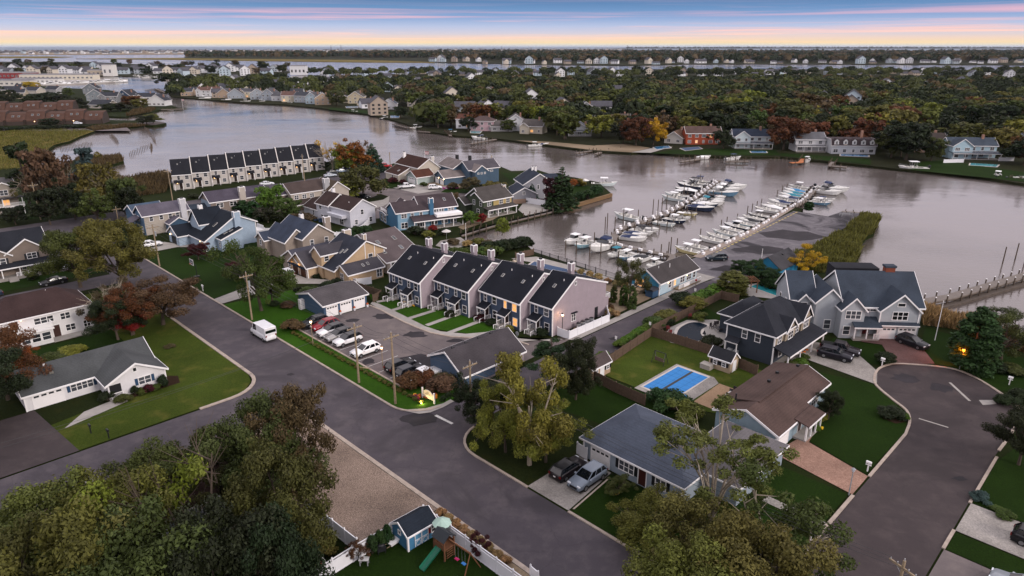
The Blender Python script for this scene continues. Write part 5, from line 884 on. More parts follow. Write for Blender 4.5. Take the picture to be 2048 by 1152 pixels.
for a, kind, hull, top, L in ((155.6, 'cc', 'c9d4d6', 'd8d8d8', 9), (186.6, 'cc', 'c9d4d6', 'd8d8d8', 8.2), (190.5, 'pilot', 'c9d4d6', 'd8d8d8', 8.6), (200, 'bow', '23282f', 'd8d8d8', 8), (207, 'express', '16243c', '1c1d22', 9.4), (212.5, 'cc', '16243c', '1c1d22', 9), (217.5, 'cc', '23282f', '16264a', 8)):
    b0 = interp(D1, a); sl = math.atan((interp(D1, a+2)-interp(D1, a-2))/4); moor(kind, XY(a, b0+2+L/2), DB+sl*.7, L, hull, top, 2 if L > 8 else 1, where='on the open side of the long dock')
for a, kind, hull, top, L in ((138.5, 'bow', 'd6d6d4', '16264a', 7), (142, 'bow', 'd6d6d4', '16264a', 6.6), (145.4, 'cc', 'd6d6d4', '1c1d22', 7), (149, 'bow', 'd6d6d4', '1c1d22', 6.4), (157, 'skiff', 'c9d4d6', 'd8d8d8', 6.6), (162, 'cc', '16243c', 'd8d8d8', 7), (166.6, 'cc', 'd6d6d4', 'd8d8d8', 6), (172, 'skiff', 'c9bd8a', 'd8d8d8', 6), (180, 'bow', '16243c', '16264a', 8.6), (185, 'bow', '16243c', 'd8d8d8', 8), (189, 'express', 'd6d6d4', '1f6f80', 8.6), (193, 'pilot', 'd6d6d4', '1c1d22', 7.6), (197.5, 'bow', 'd6d6d4', '4a1a26', 7), (204.5, 'express', '5c7f98', 'd8d8d8', 9.6), (211, 'express', 'd6d6d4', 'd8d8d8', 9), (216.5, 'express', 'd6d6d4', '16264a', 10)):
    b0 = interp(D1, a); sl = math.atan((interp(D1, a+2)-interp(D1, a-2))/4); moor(kind, XY(a, b0-1.7-L/2), DB+PI+sl*.7, L, hull, top, 1 if kind != 'express' else 0, where='on the slip side of the long dock')
moor('pilot', XY(126.2, 104.6), DA+PI, 7.6, 'd6d6d4', 'd8d8d8', 2, where='bow out at the dock head'); moor('cc', XY(125.6, 100.6), DA+PI-.08, 7.6, '8fb3bf', 'd8d8d8', 2, where='bow out at the dock head'); moor('express', XY(126.3, 96.2), DA+PI, 9.6, 'd6d6d4', '16264a', 0, where='bow out at the dock head')
for b, k, h_, t, L in ((90.6, 'cc', 'd6d6d4', '1f6f80', 6.6), (87.6, 'cc', '5c7f98', 'd8d8d8', 6.6), (84.2, 'bow', 'd6d6d4', '1c1d22', 7.6), (79.6, 'cc', 'd6d6d4', 'd8d8d8', 6)): moor(k, XY(124.6-(.8 if b < 85 else 0), b), DA+PI, L, h_, t, 1, where='behind the blue marina shop')
for px, py, hd, k, L, h_, t, wh in ((1207, 372, -.1, 'cc', 9, 'c9d4d6', 'd8d8d8', 'at the point'), (1612, 324, .9, 'cc', 7, 'd6d6d4', 'd8d8d8', 'at the orange timber dock'), (1823, 341, PI-.15, 'cc', 11, 'd6d6d4', 'd8d8d8', 'along the far bulkhead'), (1992, 356, .9, 'cc', 8, 'd6d6d4', 'd8d8d8', 'below the light blue house'), (2030, 361, .2, 'skiff', 8, 'd6d6d4', 'd8d8d8', 'below the light blue house'),
   (1068, 293, .3, 'cc', 7, 'd6d6d4', 'd8d8d8', 'at the far lawn dock'), (1085, 292, .5, 'bow', 6.5, 'd6d6d4', '16264a', 'at the far lawn dock'), (956, 280, 2.6, 'express', 9, 'd6d6d4', '16264a', 'at the pink house dock'), (900, 267, .2, 'cc', 7, 'd6d6d4', '2f6f9a', 'at the pink house dock'), (768, 238, 1, 'cc', 7, '23282f', 'd8d8d8', 'along the far houses'), (705, 226, .2, 'cc', 7, 'd6d6d4', 'd8d8d8', 'along the far houses'), (830, 258, .3, 'cc', 8, 'd6d6d4', 'd8d8d8', 'along the far houses'),
   (1405, 318, .2, 'bow', 7, 'd6d6d4', 'd8d8d8', 'on the far timber lift'), (1465, 320, .4, 'cc', 8, 'd6d6d4', '16264a', 'on the far timber lift'), (520, 205, .2, 'cc', 8, 'd6d6d4', 'd8d8d8', 'along the far houses'), (576, 208, .1, 'cc', 7, 'd6d6d4', '1f6f80', 'along the far houses'), (410, 199, .1, 'express', 11, 'd6d6d4', 'd8d8d8', 'along the far houses'), (452, 202, .1, 'bow', 9, 'd6d6d4', '1c1d22', 'along the far houses'), (490, 205, .1, 'cc', 9, 'd6d6d4', 'd8d8d8', 'along the far houses')):
    moor(k, P(px, py, WZ), hd, L, h_, t, 1, where=wh)
for i in range(46):      # the distant marina
    t = i/46; px = 55+t*195+rb.uniform(-4, 4); py = 172.5-t*9+rb.uniform(-.6, .8); moor(rb.choice(('cc', 'express', 'bow', 'pilot')), P(px, py, WZ), rb.uniform(0, 6), rb.uniform(9, 14), 'd6d6d4', 'd8d8d8', 0, where='at the distant marina')
for i in range(40): moor(rb.choice(('cc', 'express', 'bow')), P(270+i*5.2+rb.uniform(-3, 3), 155.5+rb.uniform(-2, 1.2), WZ), rb.uniform(0, 6), rb.uniform(9, 13), 'd6d6d4', 'd8d8d8', 0, where='at the distant island marina')
# ================================================================= docks, piles, dock boxes
DOCKW = M('6d655f', .9, .2, 2, bump=.2, name='dock_planks')
def strip(pts, w, z0, z1):
    mb = MB(); secs = []; pts = [Vector((p[0], p[1], 0)) for p in pts]
    for i, p in enumerate(pts):
        d = (pts[min(i+1, len(pts)-1)]-pts[max(i-1, 0)]).normalized(); n = Vector((-d.y, d.x, 0))*w/2; secs.append([(p-n)[:2]+(z0,), (p+n)[:2]+(z0,), (p+n)[:2]+(z1,), (p-n)[:2]+(z1,)])
    return mb.loft(secs)
def dock(pts, w, label, name='dock', z=0, mat=None, posts=3.2, ph=.5, cap=False):
    r = empty(name, Vector((pts[0][0], pts[0][1], z)), 0, label=label, cat='dock'); o = r.location
    loc = [Vector((p[0]-o.x, p[1]-o.y, 0)) for p in pts]; strip(loc, w, -.22, 0).build('deck', mat or DOCKW, r); strip(loc, w*.9, -.5, -.23).build('stringer', WOODD, r)
    if posts:
        for p, q in zip(loc, loc[1:]):
            L_ = (q-p).length; d = (q-p).normalized(); n = Vector((-d.y, d.x, 0))*(w/2+.12)
            for k in range(max(1, int(L_/posts))):
                for s in (-1, 1):
                    c = p+d*(k+.5)*posts+n*s; m = MB(); m.cyl(c.x, c.y, -2.6, ph, .13, 7); pl = m.build('pile', WOODD, r)
                    if cap: MB().cyl(c.x, c.y, ph, ph+.14, .16, 7, .06).build('pile_cap', WHITE, pl)
    return r
dock([XY(*q) for q in D1], 2.0, 'long timber dock lined with slips and white boxes')
dock([XY(128.5, 95.8), XY(131.6, 80), XY(127, 77.6)], 1.8, 'short timber dock joining the long dock to the marina shop')
dock([XY(198, 82.2), XY(212.3, 83.9), XY(238, 90.5)], 2.2, 'timber finger pier beyond the asphalt pier lot')
strip([XY(134, 75.1), XY(163.8, 77.2), XY(199, 82.2)], 2.0, .03, .07).build('boardwalk', M('86796f', .9, .15, 1, name='promenade_paving'), kind='structure')
dock([XY(204, 69.4), XY(206, 65)], 2.4, 'low dock at the boat ramp', posts=2); dock([XY(205.4, 64.2), XY(197, 61.6)], 1.4, 'timber edge dock beside the reeds', posts=2)
dock([P(1822, 606, .3), P(1900, 592, .3), P(2060, 546, .3)], 2.0, 'timber walkway with white capped piles out over the bay', z=.3, posts=3.1, ph=.8, cap=True)
strip([P(1826, 616), P(1902, 601), P(2060, 556)], 1.6, -1.3, -.6).build('stone_toe', M('4f463f', .95, .3, 1, bump=.6, name='rubble'), kind='structure')
dock([P(919, 470), P(982, 451), P(1044, 436), P(1122, 417)], 1.6, 'timber bulkhead walk in front of the waterside houses', posts=2.6, ph=1.1)
strip([P(1122, 417), P(1222, 388)], .7, -.9, .25).build('timber_bulkhead', M('6b543a', .8, .2, 2, name='new_timber'), label='pale timber bulkhead along the point', cat='bulkhead')
for pts, w, lab in (([(940, 287), (990, 278)], 1.6, 'dock before the pink house'), ([(900, 271), (890, 262)], 1.4, 'dock near the willow'), ([(1150, 306), (1195, 299)], 1.5, 'far dock with several piles'), ([(1190, 308), (1200, 304)], 1.5, 'short dock beside the far beach'), ([(1360, 323), (1395, 318), (1392, 312)], 1.8, 'far timber boat lift dock'), ([(1450, 322), (1495, 322)], 1.8, 'far dock beside the white sunroom house'), ([(1580, 325), (1600, 324), (1611, 311)], 2, 'orange timber dock on the far shore'), ([(1655, 331), (1692, 334)], 2.2, 'grey floating dock on the far shore'), ([(1660, 330), (1670, 318)], 1.8, 'grey gangway on the far shore'), ([(2010, 354), (2060, 360)], 1.8, 'timber dock below the light blue house'), ([(785, 248), (812, 255), (825, 257)], 1.5, 'concrete landing near the big willow'), ([(835, 262), (858, 264)], 1.5, 'dock before the hedge of the pink house'), ([(290, 180), (310, 178), (330, 186)], 3, 'pale dock at the peninsula tip'), ([(320, 219), (364, 217.6)], 3, 'dock before the white waterside house')):
    dock([P(*q) for q in pts], w, lab, mat=M('a3643c', .85, .15, 2, name='orange_timber') if 'orange' in lab else DOCKW, posts=3, ph=1.0)
PM = {}
def pile(loc, h=2.2, lab='weathered timber mooring pile by the slips', grp='mooring piles by the slips', r=.14):
    if h not in PM: m = MB(); m.cyl(0, 0, -2, h, r, 7, r*.85); PM[h] = m.mesh('mooring_pile', WOODD)
    return link('mooring_pile', PM[h], None, Vector((loc[0], loc[1], WZ)), label=lab, cat='pile', group=grp)
rp = random.Random(5)
for a in [144+i*3.9 for i in range(20)]:
    for s, d in ((1, 5.2), (-1, 6.4), (-1, 3.5)):
        if rp.random() < .8: pile(XY(a+rp.uniform(-.4, .4), interp(D1, a)+s*d), rp.choice((2.4, 3.2, 4.0)) if s > 0 else 1.7)
for i in range(24):
    if rp.random() < .5: pile(XY(136.5+i*4.1, interp(PROM, 136.5+i*4.1)+8.2), rp.choice((1.7, 2.4)))
for q in ((1130, 500), (1151, 508), (1178, 514), (1200, 512), (1226, 506), (1235, 530), (1209, 457), (1187, 490), (1320, 515), (1340, 500)): pile(P(*q, WZ), rp.choice((2.4, 3.2)))
for q in ((2003, 528), (2028, 520), (2046, 530)): pile(P(*q, WZ), 4.0, 'tall lone pile standing off the bay walkway', 'tall piles off the bay walkway', .18)
for px0, py0, px1, py1, n in ((300, 301, 303, 292, 9), (258, 311, 300, 292, 14), (120, 301, 182, 289, 22), (218, 273, 232, 286, 8), (222, 271, 235, 285, 8), (288, 258, 298, 265, 5), (296, 268, 308, 277, 6), (304, 280, 310, 286, 5), (1346, 318, 1500, 322, 16), (930, 283, 1000, 280, 10), (1200, 306, 1240, 300, 6), (1540, 322, 1580, 322, 6), (1618, 322, 1640, 324, 6)):
    for k in range(n): t = k/max(n-1, 1); pile(P(px0+(px1-px0)*t, py0+(py1-py0)*t, WZ), rp.choice((1.2, 1.7)), 'old low timber pile standing in the open water', 'old timber piles in the open water')
m = MB(); m.box(-.46, .46, -.24, .24, 0, .4); BOXM = m.mesh('dock_box', VINYL); m = MB(); m.loft([[(-.49, -.27, .4), (.49, -.27, .4), (.49, .27, .4), (-.49, .27, .4)], [(-.45, -.22, .5), (.45, -.22, .5), (.45, .22, .5), (-.45, .22, .5)]]); LIDM = m.mesh('lid', WHITE)
def dock_box(loc, rz, lab, grp):
    r = empty('dock_box', loc, rz, label=lab, cat='dock box', group=grp); link('box', BOXM, r); link('lid', LIDM, r)
for i in range(24):
    a = 137+i*4.1; s_ = math.atan((interp(PROM, a+2)-interp(PROM, a-2))/4); dock_box(XY(a, interp(PROM, a)-.7, .07), DA+s_+PI/2*0, 'white lidded dock box along the pier lot edge', 'dock boxes along the pier lot')
    if i % 2: dock_box(XY(a+1.6, interp(PROM, a)-.6, .07), DA+s_, 'white lidded dock box along the pier lot edge', 'dock boxes along the pier lot')
for i in range(21):
    a = 139+i*4.0; s_ = math.atan((interp(D1, a+2)-interp(D1, a-2))/4)
    for s in (-1, 1): dock_box(XY(a+.8*s, interp(D1, a)+s*.7, .01), DA+s_, 'white lidded dock box on the long dock', 'dock boxes on the long dock')
for i in range(5): dock_box(XY(129.6, 93-i*2.8, .01), DB, 'white lidded dock box on the short dock', 'dock boxes on the short dock')
m = MB(); m.box(-.11, .11, -.11, .11, 0, 1.1); m.box(-.13, .13, -.13, .13, 1.1, 1.22); PED = m.mesh('power_pedestal', WHITE)
for i in range(10): a = 146+i*8; link('power_pedestal', PED, None, XY(a, interp(D1, a)+.85, .01), DA, label='white power pedestal on the long dock', cat='pedestal', group='power pedestals on the long dock')
# ================================================================= trees and shrubs
def leaf_mat():
    m, nt, N, L, p = node_mat('foliage'); oi = N.new('ShaderNodeObjectInfo'); at = N.new('ShaderNodeAttribute'); at.attribute_name = 'tint'; at2 = N.new('ShaderNodeAttribute'); at2.attribute_name = 'warm'
    mr = N.new('ShaderNodeMapRange'); mr.inputs[3].default_value = .42; mr.inputs[4].default_value = 1.42; L(at.outputs['Fac'], mr.inputs[0])
    wm = N.new('ShaderNodeMapRange'); wm.inputs[1].default_value = .55; wm.inputs[2].default_value = 1; wm.inputs[3].default_value = 0; wm.inputs[4].default_value = .4; L(at2.outputs['Fac'], wm.inputs[0])
    hs = N.new('ShaderNodeHueSaturation'); hs.inputs['Hue'].default_value = .475; hs.inputs['Saturation'].default_value = .85; hs.inputs['Value'].default_value = 1.4; L(oi.outputs['Color'], hs.inputs['Color'])
    c0 = mixcol(N, L, wm.outputs[0], oi.outputs['Color'], hs.outputs[0])
    vm = N.new('ShaderNodeVectorMath'); vm.operation = 'SCALE'; L(c0, vm.inputs[0]); L(mr.outputs[0], vm.inputs['Scale'])
    L(vm.outputs[0], p.inputs['Base Color']); p.inputs['Roughness'].default_value = .6; p.inputs['Specular IOR Level'].default_value = .1
    tr = N.new('ShaderNodeBsdfTranslucent'); L(vm.outputs[0], tr.inputs[0]); mx = N.new('ShaderNodeMixShader'); mx.inputs[0].default_value = .2; L(p.outputs[0], mx.inputs[1]); L(tr.outputs[0], mx.inputs[2]); L(mx.outputs[0], N['Material Output'].inputs[0]); return m
LEAF = leaf_mat(); BARK = M('4a4038', .95, .25, 3, bump=.5, name='bark'); BARKP = M('8a8072', .95, .25, 3, bump=.5, name='pale_bark')
def leafcloud(rg, centers, radii, n, size, squash=.8, shell=.55, droop=0, warmth=None):
    """n leaf faces spread through clumps; returns verts, faces, tint, warm"""
    centers = np.array(centers); radii = np.array(radii); pr = radii**2; pr = pr/pr.sum(); idx = rg.choice(len(centers), n, p=pr)
    d = rg.normal(size=(n, 3)); d /= np.linalg.norm(d, axis=1)[:, None]; rr = shell+(1-shell)*rg.random(n)**.7; rr *= 1+.25*rg.normal(size=n)*.5
    c = centers[idx]+d*(radii[idx]*rr)[:, None]*np.array([1, 1, squash]); c[:, 2] -= droop*radii[idx]*rg.random(n)
    nrm = d*.95+rg.normal(size=(n, 3))*.5+np.array([0, 0, .35]); nrm /= np.linalg.norm(nrm, axis=1)[:, None]
    t = rg.normal(size=(n, 3)); u = np.cross(nrm, t); u /= np.linalg.norm(u, axis=1)[:, None]; v = np.cross(nrm, u); s = size*(.55+.9*rg.random(n))[:, None]
    V = np.stack([c-u*s, c-v*s*.55, c+u*s, c+v*s*.55], 1).reshape(-1, 3); cl = rg.random(len(centers)); tint = np.clip(.5+.28*rg.normal(size=n)*.7+(cl[idx]-.5)*.4, 0, 1); warm = np.clip(cl[(idx*7+3) % len(centers)]*.7+.5*rg.random(n)-.1, 0, 1)
    return V, tint, warm
def mesh_np(name, V, nq, tint, warm, mats, extra=None):
    me = D.meshes.new(name); F = np.arange(nq*4); ev, ef = ([], []) if extra is None else (extra.v, extra.f); n0 = len(V)
    allV = np.vstack([V, np.array(ev).reshape(-1, 3)]) if ev else V
    loops = list(F); starts = list(range(0, nq*4, 4)); tot = [4]*nq; mi = [0]*nq
    for f in ef: starts.append(len(loops)); loops.extend(i+n0 for i in f); tot.append(len(f)); mi.append(1)
    me.vertices.add(len(allV)); me.vertices.foreach_set('co', allV.astype(np.float32).ravel()); me.loops.add(len(loops)); me.loops.foreach_set('vertex_index', np.array(loops, dtype=np.int32)); me.polygons.add(len(starts)); me.polygons.foreach_set('loop_start', np.array(starts, dtype=np.int32))
    for m in mats: me.materials.append(m)
    me.polygons.foreach_set('material_index', np.array(mi, dtype=np.int32)); ne = len(ef)
    for nm, arr in (('tint', tint), ('warm', warm)): at = me.attributes.new(nm, 'FLOAT', 'FACE'); at.data.foreach_set('value', np.concatenate([arr, np.full(ne, .5)]).astype(np.float32))
    me.update(calc_edges=True); me.validate(); return me
def tree_meshes(kind, seed, n, size, joined=False, pale=False):
    """unit tree: height 1, standing on z=0"""
    rg = np.random.default_rng(seed); r = random.Random(seed); tr = MB(); C = []; Rr = []
    if kind in ('broad', 'sparse', 'fan', 'bare'):
        th = {'broad': .2, 'sparse': .22, 'fan': .12, 'bare': .2}[kind]; lean = Vector((r.uniform(-.03, .03), r.uniform(-.03, .03), 0)); fork = Vector((0, 0, th))+lean
        if kind != 'fan': tr.tube([(0, 0, -.02), fork*.5, fork, fork*1.0+Vector((0, 0, .3))], [.028, .022, .018, .008], 7)
        nl = {'broad': 9, 'sparse': 9, 'fan': 10, 'bare': 9}[kind]
        for i in range(nl):
            az = 2*PI*i/nl+r.uniform(-.3, .3); up = r.uniform(.1, 1.0) if kind != 'fan' else r.uniform(.75, 1.0); rad = (.36 if kind != 'fan' else .5)*math.sqrt(max(.05, 1-(up-.35)**2*1.3))*r.uniform(.75, 1.1)
            tip = Vector((math.cos(az)*rad, math.sin(az)*rad, .26+.6*up)) if kind != 'fan' else Vector((math.cos(az)*rad*r.uniform(.3, 1), math.sin(az)*rad*r.uniform(.3, 1), r.uniform(.78, .95)))
            st = Vector((0, 0, 0)) if kind == 'fan' else fork*r.uniform(.8, 1.4); mid = st.lerp(tip, .5)+Vector((r.uniform(-.05, .05), r.uniform(-.05, .05), r.uniform(-.02, .06)))
            if kind == 'fan': mid = Vector((tip.x*.3, tip.y*.3, tip.z*.5))
            tr.tube([st, mid, tip], [.013, .009, .003], 6)
            for k in range({'bare': 7, 'fan': 6}.get(kind, 5)):
                q = tip+Vector((r.gauss(0, .1), r.gauss(0, .1), r.gauss(0, .07))); tr.tube([mid.lerp(tip, r.uniform(.2, .9)), q], [.005, .0015], 4)
                if kind == 'bare':
                    for _ in range(3): tr.tube([mid.lerp(q, .7), q+Vector((r.gauss(0, .07), r.gauss(0, .07), r.uniform(.0, .1)))], [.003, .001], 3)
                if kind == 'sparse' and r.random() < .35: continue
                if kind == 'bare' and r.random() < .8: continue
                C.append(q); Rr.append(r.uniform(.06, .115)*(1 if kind != 'fan' else .62))
        if kind == 'broad':
            for k in range(30): az = r.uniform(0, 2*PI); ph = r.uniform(-.8, 1); rr_ = .34*math.sqrt(max(0, 1-ph*ph))*r.uniform(.6, 1.15); C.append(Vector((math.cos(az)*rr_, math.sin(az)*rr_, .55+.38*ph))); Rr.append(r.uniform(.07, .115))
        sq = .62 if kind == 'fan' else .8; dr = 0; sh = .5
    elif kind == 'willow':
        tr.tube([(0, 0, 0), (0, 0, .35), (0, 0, .6)], [.03, .02, .01], 7)
        for k in range(34): az = r.uniform(0, 2*PI); ph = r.uniform(-.5, 1); rr_ = .42*math.sqrt(max(0.05, 1-ph*ph))*r.uniform(.6, 1.1); C.append(Vector((math.cos(az)*rr_, math.sin(az)*rr_, .58+.33*ph))); Rr.append(r.uniform(.09, .14)); tr.tube([(0, 0, .4), C[-1]], [.008, .002], 4)
        sq = 1.1; dr = 1.6; sh = .5
    elif kind == 'conifer':
        tr.tube([(0, 0, 0), (0, 0, .95)], [.025, .004], 6)
        for k in range(70):
            t = (k+.5)/70; z = .06+.92*t; rad = .24*(1-t)**.85+.012
            for j in range(3 if t < .8 else 1): az = k*2.4+j*2.1+r.uniform(-.3, .3); q = rad*r.uniform(.6, 1.05); C.append(Vector((math.cos(az)*q, math.sin(az)*q, z-q*.25))); Rr.append(.05*(1-t)+.02)
        sq = .7; dr = .5; sh = .3
    elif kind == 'pine':
        tr.tube([(0, 0, 0), (.02, 0, .5), (0, .01, .95)], [.022, .016, .005], 7)
        for k in range(30): t = r.uniform(.35, 1); az = r.uniform(0, 2*PI); q = .3*(1.15-t)*r.uniform(.5, 1.1)+.04; c = Vector((math.cos(az)*q, math.sin(az)*q, t*.95)); C.append(c); Rr.append(r.uniform(.05, .09)); tr.tube([(0, 0, c.z-.06), c], [.006, .002], 4)
        sq = .55; dr = 0; sh = .4
    elif kind == 'column':
        tr.tube([(0, 0, 0), (0, 0, .6)], [.03, .01], 5)
        for k in range(46): t = r.uniform(.04, 1); rad = .2*min(1, 2.6*(1-t)**.7, .75+t*1.5); az = r.uniform(0, 2*PI); C.append(Vector((math.cos(az)*rad*.7, math.sin(az)*rad*.7, t*.94))); Rr.append(.1*(1-t*.5))
        sq = 1; dr = 0; sh = .55
    elif kind == 'bush':
        for k in range(26): az = r.uniform(0, 2*PI); ph = r.uniform(-.2, 1); q = .42*math.sqrt(max(0, 1-ph*ph))*r.uniform(.6, 1.1); C.append(Vector((math.cos(az)*q, math.sin(az)*q, .38+.45*ph))); Rr.append(r.uniform(.14, .24)); tr.tube([(0, 0, 0), C[-1]], [.015, .004], 4)
        sq = .9; dr = 0; sh = .5
    V, t, w = leafcloud(rg, [tuple(c) for c in C], Rr, n, size, sq, sh, dr); V[:, 2] = np.maximum(V[:, 2], .01); V[:, 2] /= max(1, np.percentile(V[:, 2], 99.7))
    bk = BARKP if pale else BARK
    if joined: return (mesh_np('tree', V, n, t, w, [LEAF, bk], tr),)
    return (mesh_np('crown', V, n, t, w, [LEAF]), tr.mesh('trunk', bk))
TM = {}
LOD = {'near': {'broad': (30000, .0115), 'sparse': (12000, .012), 'fan': (11000, .011), 'bare': (3500, .013), 'willow': (14000, .016), 'conifer': (12000, .014), 'pine': (9000, .013), 'column': (12000, .02), 'bush': (5000, .045)},
       'mid': {'broad': (4200, .034), 'sparse': (2200, .03), 'fan': (3000, .03), 'bare': (400, .028), 'willow': (3800, .035), 'conifer': (3600, .028), 'pine': (2400, .03), 'column': (2600, .045), 'bush': (900, .1)},
       'far': {'broad': (1300, .062), 'conifer': (700, .06), 'willow': (1300, .06), 'pine': (700, .06), 'bush': (300, .15), 'sparse': (600, .06)}}
def get_tree(kind, lod, var, pale=False):
    k = (kind, lod, var, pale)
    if k not in TM: n, s = LOD[lod][kind]; TM[k] = tree_meshes(kind, sum(map(ord, kind))*13+var, n, s, lod == 'far', pale)
    return TM[k]
rt = random.Random(21)
GREENS = {'oak': '444a26', 'dark': '272f1d', 'yellow': '6a6c2a', 'gold': 'a8861f', 'orange': '7a4820', 'red': '7a2420', 'rust': '553a24', 'bright': '4c6624', 'olive': '59592a', 'cedar': '2a3f22', 'spruce': '34483a', 'maroon': '3d1c1e', 'brown': '524630', 'tan': '8f7650', 'moss': '424e24', 'blue': '3a4f4c'}
KNAME = {'broad': 'broadleaf_tree', 'sparse': 'open_crowned_tree', 'fan': 'spreading_tree', 'bare': 'bare_tree', 'willow': 'willow_tree', 'conifer': 'spruce_tree', 'pine': 'pine_tree', 'column': 'cedar_tree', 'bush': 'shrub'}
def tree(kind, base, h, rad, col, label, lod='mid', group=None, var=None, pale=False, cat=None, name=None):
    var = rt.randrange(3) if var is None else var; ms = get_tree(kind, lod, var, pale); R0 = {'broad': .45, 'sparse': .42, 'fan': .52, 'bare': .42, 'willow': .5, 'conifer': .25, 'pine': .3, 'column': .24, 'bush': .55}[kind]
    c = Vector(lin(GREENS[col])); c = tuple(v*rt.uniform(.88, 1.12) for v in c); sx = rad/R0; base = Vector((base[0], base[1], base[2] if len(base) > 2 else 0)); cat = cat or ('shrub' if kind == 'bush' else 'tree'); name = name or KNAME[kind]; sc = (sx*rt.uniform(.94, 1.06), sx*rt.uniform(.94, 1.06), h)
    if lod == 'far': return link(name, ms[0], None, base, rt.uniform(0, 6.28), c, sc, label=label, cat=cat, group=group)
    r = empty(name, base, rt.uniform(0, 6.28), label=label, cat=cat, group=group); r.scale = sc
    link('crown' if kind != 'bush' else 'foliage', ms[0], r, color=c); link('trunk' if kind != 'bush' else 'stems', ms[1], r); return r
CW = {'oak': 'dull green', 'dark': 'dark green', 'yellow': 'yellow green', 'gold': 'golden', 'orange': 'orange', 'red': 'red', 'rust': 'rusty brown', 'bright': 'bright green', 'olive': 'olive', 'cedar': 'deep green', 'spruce': 'blue green', 'maroon': 'maroon', 'brown': 'brown', 'tan': 'tan', 'moss': 'mossy green', 'blue': 'blue green'}
# near trees: base picture point, picture row of the top, crown radius in metres
NEAR = [('broad', 600, 1015, 772, 3.6, 'brown', 'rusty topped tree overhanging the gravel lot edge'), ('broad', 540, 1040, 800, 4.6, 'oak', 'dull green oak next to the rusty topped tree'), ('broad', 575, 1180, 900, 4.2, 'oak', 'full oak leaning over the white fence corner'), ('broad', 450, 1010, 838, 4.6, 'oak', 'oak beside the side road mouth'),
 ('bare', 400, 1210, 885, 5.4, 'yellow', 'half bare tree with pale forked limbs'), ('broad', 250, 1200, 950, 5.0, 'olive', 'olive green oak shading the hidden roof'), ('broad', 100, 1230, 990, 5.2, 'olive', 'olive oak along the side road verge'), ('broad', 330, 1420, 1040, 5.6, 'oak', 'low dark oak behind the yard fence'), ('broad', 170, 1450, 1060, 5.4, 'olive', 'broad olive oak under the half bare tree'), ('broad', 10, 1400, 1035, 4.6, 'oak', 'oak at the lower end of the side road'), ('broad', 490, 1400, 1010, 4.4, 'dark', 'dark oak by the raised planter'), ('broad', 340, 1050, 890, 4.2, 'oak', 'oak rising over the side road bend'), ('broad', 590, 1420, 1050, 3.6, 'dark', 'dark tree behind the white yard fence'),
 ('sparse', 1058, 930, 692, 4.4, 'yellow', 'yellow green tree with tall pale stems at the corner'), ('broad', 1010, 905, 742, 3.2, 'yellow', 'yellow tree leaning over the junction'), ('pine', 985, 880, 770, 3.6, 'dark', 'dark pine behind the corner utility pole'), ('broad', 1090, 925, 800, 3.6, 'yellow', 'low yellow green tree near the maroon SUV'), ('pine', 1100, 770, 672, 3.6, 'cedar', 'deep green pine beside the marina road'), ('broad', 1150, 800, 678, 3.2, 'dark', 'dark full tree beside the small tan shed'), ('broad', 945, 845, 748, 2.8, 'dark', 'dark shrubby tree below the utility building'),
 ('fan', 1420, 1045, 850, 6.8, 'olive', 'spreading tree with pale forked trunks before the grey ranch'), ('broad', 1295, 1090, 985, 3.4, 'olive', 'olive tree beside the kerb lawn'), ('broad', 1400, 1190, 1010, 4.6, 'olive', 'olive green tree under the spreading tree'), ('sparse', 1540, 1190, 960, 5.0, 'oak', 'loose crowned oak by the brick driveway lawn'), ('broad', 1480, 1300, 1040, 4.8, 'olive', 'full olive tree near the court kerb'), ('broad', 1360, 1320, 1075, 4.2, 'olive', 'low olive tree at the street bend')]
for k, bx, by, ty, rad, col, lab in NEAR:
    b = P(bx, by); h = max(4.5, height_at(b, ty)); tree(k, b, h, rad, col, lab, 'near', pale=k in ('fan', 'sparse'))
